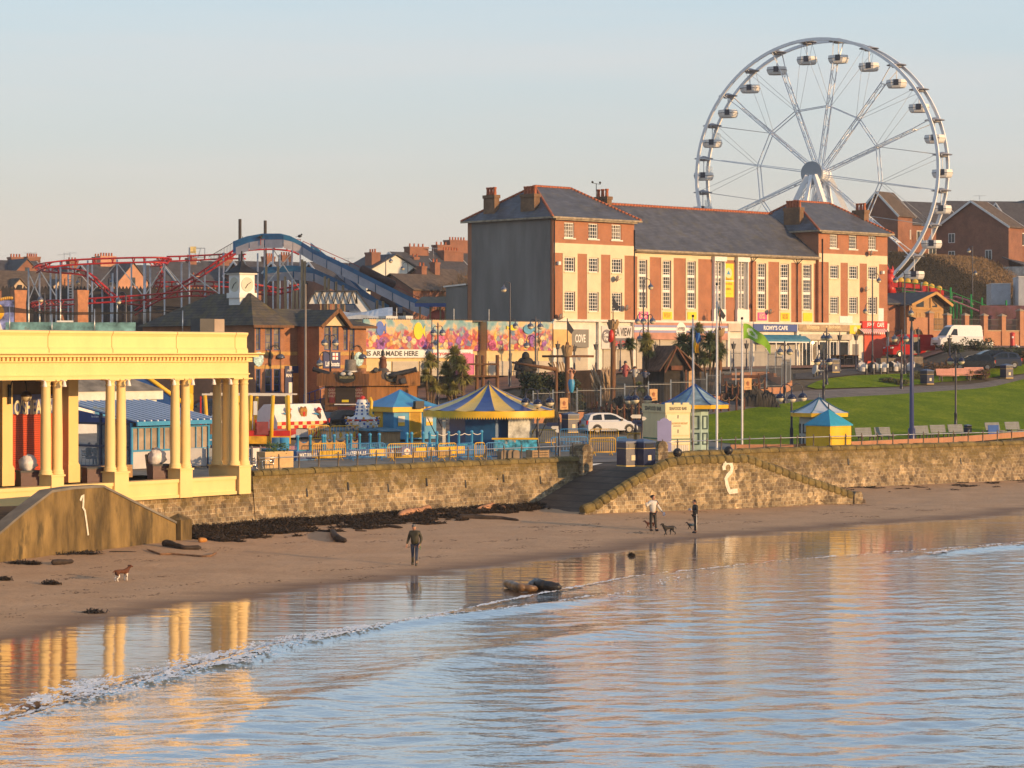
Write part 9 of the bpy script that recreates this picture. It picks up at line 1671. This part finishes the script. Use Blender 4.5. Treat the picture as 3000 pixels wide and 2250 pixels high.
OLIV,JEAN,WELL,TWD=mat('waxed_jacket',(.035,.03,.012),.6,.25,6),mat('jeans',(.03,.045,.09),.8,.25,8),mat('wellington',(.05,.045,.025),.35,.2),mat('tweed',(.16,.15,.14),.9,.2,12)
J0=dict(pelvis=(0,0,.95),chest=(0,-.01,1.32),neck=(0,-.01,1.5),head=(0,-.03,1.63),hipl=(.1,0,.9),hipr=(-.1,0,.9),kneel=(.11,-.04,.5),kneer=(-.12,.02,.5),footl=(.12,-.02,0),footr=(-.14,.1,.0),shl=(.19,0,1.42),shr=(-.19,0,1.42),elbowl=(.29,.03,1.15),elbowr=(-.27,.03,1.15),handl=(.24,-.12,.9),handr=(-.33,-.06,.89))
pm=B(1215,1657);Hm=(1657-1537)*pm.y/F
t=person(pm,R(-8),'person walking on the beach in a flat cap, olive waxed jacket, jeans and boots',Hm,{**J0,'kneel':(.1,-.1,.5),'footl':(.11,-.2,.0),'kneer':(-.1,.06,.5),'footr':(-.12,.18,.02),'head':(-.02,-.05,1.63)},[('trousers',JEAN,.75,'leg'),('jacket',OLIV,-.13,'top')],{'boot':.4,'shoe':WELL},hat=TWD,hair=mat('grey_hair',(.3,.28,.26),.9))
b=MB();b.tube([(.25+.02*math.cos(i*.7),-.14+.05*math.sin(i*.7),.88-.012*i)for i in range(18)],.012,5);b.build('dog_lead',GREENP,t)
pwm=B(1913,1556);Hw=(1556-1451)*pwm.y/F
FLC,LEG=mat('pale_fleece',(.6,.58,.54),.85,.06),mat('black_leggings',(.012,.011,.012),.6,.2)
t=person(pwm,R(35),'person in a pale zip top and black leggings raising one arm, bag in hand',Hw,{**J0,'elbowr':(-.4,.0,1.22),'handr':(-.48,-.1,1.46),'elbowl':(.32,-.05,1.15),'handl':(.46,-.2,.9),'footl':(.12,-.12,0),'footr':(-.08,.06,0),'chest':(-.02,.02,1.32)},[('leggings',LEG,.9,'leg'),('fleece',FLC,-.1,'top')],{'boot':.1,'shoe':BLACK},hair=mat('dark_hair',(.03,.015,.01),.7))
b=MB();b.sphere((.2*Hw,0,1.08*Hw),.05*Hw,8,6);bb_=None
b=MB();b.sphere((.0,.06*Hw,.96*Hw),.045*Hw,8,6);b.build('hair_bun',mat('dark_hair',(.03,.015,.01),.7),t)
b=MB();b.sphere((.5,-.24,.82*Hw/1.75),.09,8,6,sc=(1,.6,1.2));b.build('paper_bag',mat('pink_white',(.7,.6,.62),.6),t)
pk=B(2037,1562);Hk=(1562-1464)*pk.y/F;TRK=mat('dark_tracksuit',(.015,.016,.022),.7,.25,6)
t=person(pk,R(-75),'person standing side on in a dark tracksuit with a pale stripe, holding a bundle',Hk,{**J0,'kneel':(.06,-.0,.5),'kneer':(-.06,.03,.5),'footl':(.06,.02,0),'footr':(-.07,.0,0),'elbowl':(.22,.03,1.17),'handl':(.12,-.22,1.18),'elbowr':(-.22,.03,1.17),'handr':(-.1,-.24,1.22),'head':(0,-.05,1.62)},[('trousers',TRK,.9,'leg'),('jacket',TRK,-.1,'top')],{'boot':.1,'shoe':BLACK},hair=mat('dark_hair',(.03,.015,.01),.7))
b=MB();b.sphere((0,-.26,1.22*Hk/1.75),.1,8,6,sc=(1.3,.9,.9));b.build('bundle',mat('bundle_pale',(.45,.45,.5),.7,.5,9),t);b=MB();b.tube([(.175,.01,.95),(.185,.0,.5),(.13,.02,.12)],.02,5);b.build('stripe',OFFW,t)
pb_=KP.w(kx(447,2.6),2.6,.62);zt_b=HC-(1312-YH)/F*pb_.y;
t=person(pb_,R(10),'bald person in black standing behind the colonnade bench wall holding a white bag',zt_b-pb_.z,{**J0,'elbowl':(.27,-.1,1.18),'handl':(.2,-.3,1.05),'handr':(-.22,-.25,.95),'elbowr':(-.28,0,1.15),'head':(.02,-.06,1.63)},[('trousers',LEG,.9,'leg'),('jacket',mat('black_jacket',(.008,.008,.009),.7,.2),-.1,'top')],{'boot':.1,'shoe':BLACK})
for px,lab,m,y in((250,'person in grey seated at a table inside the glazed cafe',mat('grey_top',(.12,.11,.1),.8),3.9),(232,'person in black seated at the left inside the glazed cafe',BLACK,4.5),(290,'person seated facing left inside the glazed cafe',mat('brown_top',(.1,.06,.04),.8),2.8)):
 q=QP.w(1.0,y,.05);person(q,R(60 if px!=290 else 200),lab,1.7,{**J0,'pelvis':(0,0,.5),'chest':(0,.0,.86),'neck':(0,0,1.04),'head':(0,-.03,1.17),'hipl':(.1,-.02,.5),'hipr':(-.1,-.02,.5),'kneel':(.12,-.42,.5),'kneer':(-.12,-.42,.5),'footl':(.12,-.4,0),'footr':(-.12,-.4,0),'shl':(.19,0,.96),'shr':(-.19,0,.96),'elbowl':(.26,-.1,.72),'elbowr':(-.26,-.1,.72),'handl':(.16,-.32,.74),'handr':(-.16,-.32,.74)},[('trousers',JEAN,.9,'leg'),('jumper',m,-.04,'top')],{'boot':.1,'shoe':BLACK},hair=mat('dark_hair',(.03,.015,.01),.7))
def dog(p,rz,lab,h,fur,patch=None,pose=0,tail='up',coat=None):
 """h = height at the shoulder, nose towards +x"""
 t=thing('dog',lab,'dog',p,rz);k=h/.5;n=[];e=[]
 def pt(x,y,z,r):n.append((x*k,y*k,z*k,r*k));return len(n)-1
 a=pt(-.05,0,.42,.1);c=pt(.2,0,.41,.125);r_=pt(-.3,0,.44,.095);nk=pt(.36,0,.52,.075);hd_=pt(.45,0,.64,.07);mz=pt(.56,0,.6,.04);nz_=pt(.62,0,.585,.028);e+=[(a,c),(a,r_),(c,nk),(nk,hd_),(hd_,mz),(mz,nz_)]
 w=.07 if pose else 0
 for s in(-1,1):
  u=pt(.22,s*.07,.3,.05);el=pt(.2+s*w,s*.075,.17,.033);f=pt(.21+s*w*2,s*.075,.03,.025);f2=pt(.25+s*w*2,s*.075,.02,.026);e+=[(c,u),(u,el),(el,f),(f,f2)]
  u=pt(-.3,s*.07,.33,.07);kn=pt(-.24-s*w*.6,s*.08,.22,.042);hk=pt(-.36-s*w*1.4,s*.08,.13,.026);f=pt(-.33-s*w*1.6,s*.08,.03,.024);f2=pt(-.29-s*w*1.6,s*.08,.02,.026);e+=[(r_,u),(u,kn),(kn,hk),(hk,f),(f,f2)]
 t1=pt(-.42,0,.48,.03);t2=pt(-.55,0,.58 if tail=='up' else .4,.02);t3=pt(-.6,0,.7 if tail=='up' else .3,.012)if tail!='dock' else None;e+=[(r_,t1)];e+=[(t1,t2),(t2,t3)]if t3 else[(t1,t2)]
 body=put(skin(n,e),'body',fur,t);b=MB()
 for s in(-1,1):b.sphere((.42*k,s*.075*k,.62*k),.06*k,8,6,sc=(.55,.3,1.15))
 b.build('ear',patch or fur,t);b=MB();b.sphere((.635*k,0,.595*k),.016*k,6,5);[b.sphere((.5*k,s*.045*k,.665*k),.012*k,6,4)for s in(-1,1)];b.build('nose',BLACK,t)
 if coat:b=MB();b.tube([(-.2*k,0,.42*k),(.0,0,.42*k),(.2*k,0,.42*k)],[.115*k,.12*k,.14*k],12);b.build('coat',coat,t)
 return t,k
m,nt,b_,N,L=newmat('spaniel_fur');tc=N('ShaderNodeTexCoord');nz=N('ShaderNodeTexNoise',inp={'Scale':5.5,'Detail':2.});L(tc.outputs['Object'],nz.inputs[0]);sp=N('ShaderNodeSeparateXYZ');L(tc.outputs['Object'],sp.inputs[0]);ma=N('ShaderNodeMath',operation='MULTIPLY_ADD');L(sp.outputs[2],ma.inputs[0]);ma.inputs[1].default_value=1.5;L(nz.outputs[0],ma.inputs[2]);L(ramp(N,L,ma.outputs[0],[(.82,(.75,.7,.62)),(.86,(.11,.036,.014))]),b_.inputs['Base Color']);b_.inputs['Roughness'].default_value=.9;SPAN=m
LIV=mat('liver_fur',(.1,.033,.014),.9,.3,9);BLKF=mat('black_fur',(.018,.014,.012),.75,.4,9);BRNF=mat('brown_fur',(.1,.035,.02),.9,.3,9)
dog(B(358,1703),R(52),'brown and white spaniel standing on the sand below the concrete slipway',.44,SPAN,LIV,0,'dock')
dog(B(1958,1568),R(218),'black dog trotting between the two people on the beach',.43,BLKF,None,1,'down');dog(B(2027,1552),R(165),'small dark dog in a coat leaping beside the person in the tracksuit',.27,BLKF,BRNF,1,'up',mat('dog_coat',(.05,.09,.12),.7));dog(B(1905,1548),R(178),'brown dog half hidden behind the person in leggings',.29,BRNF,None,1,'up')
WEED=mat('wrack',(.04,.025,.014),.75,.5,5);WEEDB=mat('wrack_brown',(.07,.04,.02),.85,.4,5)
def wrack(region,n,lab,m,s=.1,tl=.35):
 b=MB();rnd=random.Random(n)
 for _ in range(n):
  u,v,h=region(rnd);x,y=xy(u,v);z=sandz(u,v)[0]
  q=Vector((x,y,z+abs(rnd.gauss(0,.45))*h));th=rnd.uniform(0,6.28);d=Vector((math.cos(th),math.sin(th),rnd.gauss(0,tl)))*s*rnd.uniform(.6,2.4);w=Vector((-d.y,d.x,rnd.gauss(0,.5)*s*tl)).normalized()*s*.22
  b.add([q-d-w,q-d+w,q+w*1.3+Vector((0,0,s*.25)),q+d,q-w*1.3+Vector((0,0,s*.25))],[(0,1,2,3,4)])
 o=b.build('seaweed',m);o['kind']='stuff';o['label']=lab;o['category']='seaweed'
def reg(rnd):
 while 1:
  u=rnd.uniform(66.5,93);t=rnd.random()**1.3;wdt=pl(u,[(66,5.5),(72,5.2),(78,4.4),(82,4.6),(86,3.0),(90,2.0),(93.5,1.6)]);v=pl(u,VWALL)-.5-(t*wdt)
  if noise.noise((u*.5,v*.9,2))+.35*noise.noise((u*2.1,v*2.6,7))>-.42+.65*t:return u,v,.22*(1-t*.8)
wrack(reg,34000,'dark seaweed wrack heaped along the foot of the sea wall',WEED);wrack(reg,5200,'brown stems strewn through the seaweed wrack',WEEDB,.13)
def reg2(rnd):
 while 1:
  u=rnd.uniform(112,150);v=pl(u,VWALL)-rnd.uniform(.4,4.5)
  if noise.noise((u*.6,v*1.6,3))>.12+.1*(pl(u,VWALL)-v):return u,v,.06
wrack(reg2,3000,'thin line of seaweed below the right hand sea wall',WEED,.06,.2)
def reg3(rnd):
 while 1:
  u=rnd.uniform(44,112);vw,vb=pl(u,VWET),pl(u,VWALL)-6;v=rnd.uniform(vw+.5,vb)
  if noise.noise((u*.35,v*1.1,12))>.33:return u,v,.03
wrack(reg3,1700,'scattered scraps of seaweed on the open sand',WEEDB,.04,.08)
def clump(px,py,w,lab,h=.05):
 p=B(px,py);b=MB();rnd=random.Random(px)
 for _ in range(260):q=Vector((rnd.gauss(0,w*.45),rnd.gauss(0,w*.3),abs(rnd.gauss(0,h))));d=Vector((rnd.gauss(0,1),rnd.gauss(0,.6),rnd.gauss(0,.4))).normalized()*.085;n_=Vector((-d.y,d.x,.02)).normalized()*.022;b.add([q-d-n_,q-d+n_,q+d+n_,q+d-n_],[(0,1,2,3)])
 tag(b.build('seaweed_clump',WEED,None,p),lab,'seaweed','seaweed clumps on the sand')
for a in((165,1625,.9,'dark seaweed clump near the foot of the painted number one'),(60,1652,.5,'dark seaweed clump at the left end of the concrete slipway'),(255,1623,.6,'dark seaweed clump below the middle of the concrete slipway'),(275,1797,.35,'small seaweed clump alone near the water on the left'),(12,1700,.25,'tiny seaweed scrap at the left edge of the sand'),(150,1712,.3,'small seaweed scrap left of the spaniel'),(100,1655,.25,'small seaweed scrap beside the left clump'),(1850,1630,.1,'small dark scrap on the wet sand by the reflections')):clump(*a)
DRIFT,DRIFTD,DRIFTP=mat('driftwood',(.25,.13,.06),.85,.35,4,.6,0,14),mat('driftwood_dark',(.045,.028,.018),.8,.4,4,.6,0,14),mat('driftwood_pale',(.5,.25,.13),.85,.25,4,.5,0,14)
def log(pix,rad,m,lab,lift=.0,name='driftwood'):
 pts=[B(*q)for q in pix];p0=pts[0].copy();rr=rad if isinstance(rad,list)else[rad*(1-.4*i/(len(pts)-1))for i in range(len(pts))];L_=[];rs=[]
 for i in range(len(pts)-1):
  for k in range(6):f=k/6;q=pts[i].lerp(pts[i+1],f)-p0;r=lerp(rr[i],rr[i+1],f);q+=Vector((noise.noise((i+f,rad if not isinstance(rad,list)else rad[0],1)),noise.noise((i+f,3,1)),0))*r*1.1;L_.append(q+Vector((0,0,r*.75+lift)));rs.append(r*(1+.55*noise.noise((i*3+f*5,9,2)))*(.45 if i+k==0 else 1))
 L_.append(pts[-1]-p0+Vector((0,0,rr[-1]*.75+lift)));rs.append(rr[-1]*.4);b=MB();b.tube(L_,rs,8);o=b.build(name,m,None,p0);tag(o,lab,'driftwood','driftwood on the beach');return o,p0
log([(1172,1520),(1200,1514),(1230,1508),(1262,1502)],[.2,.24,.2,.24],DRIFTP,'thick pale driftwood log on the seaweed above the walking person')
log([(1398,1502),(1425,1497),(1450,1488),(1482,1496)],[.14,.2,.18,.12],DRIFTP,'pale driftwood log below the leaning pole');log([(1280,1516),(1310,1512),(1335,1510)],.12,DRIFT,'brown driftwood stick right of the thick pale log');log([(1340,1520),(1400,1521),(1470,1523),(1520,1527)],[.14,.14,.1,.06],DRIFTD,'long dark driftwood branch at the edge of the seaweed')
log([(975,1560),(978,1575),(990,1588),(1015,1592)],[.09,.16,.17,.1],DRIFTD,'dark forked driftwood stump on the sand below the seaweed',.04);log([(430,1612),(470,1626),(500,1625),(545,1628),(590,1632),(612,1634),(635,1620)],[.035,.045,.045,.035,.045,.06,.03],DRIFT,'long thin driftwood branch with an upturned end by the concrete pillar');log([(482,1601),(500,1603),(540,1610),(590,1610)],[.17,.17,.1,.1],DRIFTD,'dark driftwood log at the foot of the concrete pillar')
log([(585,1590),(606,1588)],.14,mat('orange_wood',(.5,.22,.04),.7),'orange split driftwood block right of the concrete pillar');log([(605,1549),(632,1548)],.09,DRIFTP,'short pale driftwood piece in the left of the seaweed');log([(840,1540),(880,1556)],.05,DRIFT,'thin driftwood stick leaning across the seaweed');log([(1040,1556),(1075,1558)],.06,DRIFTD,'short dark stick on the sand near the walking person');log([(152,1655),(190,1652),(215,1650)],.13,DRIFTD,'dark driftwood lump on the sand below the painted number one');log([(320,1617),(400,1618)],.03,DRIFTD,'thin dark stick along the foot of the concrete slipway')
log([(1130,1545),(1180,1548)],.09,DRIFTD,'dark log end poking from the seaweed left of the walking person');log([(1060,1497),(1066,1486)],.13,DRIFTD,'stub of dark driftwood against the sea wall')
o,p0=log([(1482,1722),(1500,1728),(1525,1736),(1555,1737),(1575,1735)],[.14,.17,.16,.13,.08],mat('wet_wood',(.2,.11,.045),.35,.35,4,.6,0,14),'wet curved driftwood log lying in the shallows',.05);log([(1552,1732),(1570,1724),(1590,1730),(1620,1733),(1645,1734)],[.12,.2,.2,.17,.12],mat('wet_wood_dark',(.025,.018,.012),.35,.4,4,.6,0,14),'dark wet driftwood stump with a raised knot in the shallows',.05)
q=B(1425,1478);q2=Vector((*wl(uv(q.x,q.y)[0]-1.0,-.14),2.15));b=MB();b.tube([Vector((0,0,0)),(q2-q)*.5+Vector((.05,0,0)),q2-q],[.06,.05,.04],6);tag(b.build('leaning_pole',DRIFTD,None,q),'thin dark pole leaning against the sea wall','pole')
m=bpy.data.materials.new('haze_air');m.use_nodes=True;nt=m.node_tree;nt.nodes.remove(nt.nodes['Principled BSDF']);pv_=nt.nodes.new('ShaderNodeVolumePrincipled');pv_.inputs['Color'].default_value=(.82,.88,.96,1);pv_.inputs['Density'].default_value=.00022;nt.links.new(pv_.outputs[0],nt.nodes['Material Output'].inputs['Volume'])
zs_=[min(v[2]for v in o.bound_box)for o in col.objects if o.type=='MESH' and o.get('kind')=='structure']
o=MB().box(-3100,3100,-2500,4200,min(zs_)-1,56).build('haze',m);o['kind']='stuff';o['label']='faint pale haze in the air over the bay';o['category']='haze'
SUN_E,SUN_C,SKY_E,SKY_D,EXPO=4.7,(1.,.62,.285),.12,1.0,0.14
SKY_V=[(0,(.70,.60,.53)),(.03,(.71,.62,.55)),(.06,(.69,.65,.60)),(.085,(.66,.68,.675)),(.14,(.61,.73,.80)),(.24,(.46,.66,.88)),(.4,(.44,.6,.82)),(1,(.2,.34,.55))]
SKY_F=[(0,.82),(.15,.78),(.4,.65),(1,.4)]
CLOUD=(.78,.69,.65)
SD=Vector((.84,-.54,0)).normalized();EL=R(9.5)
sd=Vector((SD.x*math.cos(EL),SD.y*math.cos(EL),math.sin(EL)))
su=bpy.data.lights.new('sun','SUN');su.energy=SUN_E;su.angle=R(.5);su.color=SUN_C
sl=bpy.data.objects.new('sun',su);col.objects.link(sl);sl.rotation_euler=(-sd).to_track_quat('-Z','Y').to_euler();sl.location=(60,-40,60)
wd=bpy.data.worlds.new('World');scn.world=wd;wd.use_nodes=True;nt=wd.node_tree
bg=nt.nodes['Background'];sk=nt.nodes.new('ShaderNodeTexSky');sk.sky_type='NISHITA';sk.sun_disc=False
sk.sun_elevation=EL;sk.sun_rotation=math.atan2(SD.x,SD.y);sk.air_density=1.;sk.dust_density=SKY_D;sk.ozone_density=1.2;sk.altitude=0
Nn=nt.nodes.new;Lk=nt.links.new
tc=Nn('ShaderNodeTexCoord');sx=Nn('ShaderNodeSeparateXYZ');Lk(tc.outputs['Generated'],sx.inputs[0])
def wramp(src,st):
 r=Nn('ShaderNodeValToRGB');Lk(src,r.inputs[0]);e=r.color_ramp.elements
 while len(e)<len(st):e.new(.5)
 for x,(p,c)in zip(e,st):x.position=p;x.color=(*[v/8 for v in c],1)
 s=Nn('ShaderNodeVectorMath');s.operation='SCALE';s.inputs['Scale'].default_value=8;Lk(r.outputs[0],s.inputs[0]);return s.outputs[0]
haze=wramp(sx.outputs[2],[(z,tuple(v/SKY_E for v in c))for z,c in SKY_V])
fac=wramp(sx.outputs[2],[(z,(f,f,f))for z,f in SKY_F])
mp=Nn('ShaderNodeMapping');mp.inputs['Scale'].default_value=(1.2,1.2,13);mp.inputs['Rotation'].default_value=(R(3),0,0);Lk(tc.outputs['Generated'],mp.inputs[0])
nz=Nn('ShaderNodeTexNoise');nz.inputs['Scale'].default_value=1.7;nz.inputs['Detail'].default_value=6;nz.inputs['Roughness'].default_value=.55;Lk(mp.outputs[0],nz.inputs[0])
cl=Nn('ShaderNodeValToRGB');Lk(nz.outputs[0],cl.inputs[0]);cl.color_ramp.elements[0].position=.45;cl.color_ramp.elements[1].position=.75;cl.color_ramp.elements[1].color=(.4,.4,.4,1)
mx=Nn('ShaderNodeMixRGB');Lk(fac,mx.inputs[0]);Lk(sk.outputs[0],mx.inputs[1]);Lk(haze,mx.inputs[2])
m2=Nn('ShaderNodeMixRGB');Lk(cl.outputs[0],m2 .inputs[0]);Lk(mx.outputs[0],m2 .inputs[1]);m2 .inputs[2].default_value=tuple(v/SKY_E for v in CLOUD)+(1,)
Lk(m2 .outputs[0],bg.inputs[0]);bg.inputs[1].default_value=SKY_E
cd=bpy.data.cameras.new('camera');cam=bpy.data.objects.new('camera',cd);col.objects.link(cam)
cam.location=(0,0,HC);cam.rotation_euler=(R(90),0,0);cd.sensor_width=36;cd.lens=36*F/3000;cd.shift_y=(YH-1125)/3000;cd.clip_end=6000;cd.clip_start=1
scn.camera=cam
scn.view_settings.view_transform='Standard';scn.view_settings.look='None';scn.view_settings.exposure=EXPO;scn.view_settings.gamma=1
scn.cycles.max_bounces=6;scn.cycles.glossy_bounces=3;scn.cycles.diffuse_bounces=3;scn.cycles.transparent_max_bounces=12;scn.cycles.use_denoising=True
scn.cycles.sample_clamp_indirect=8
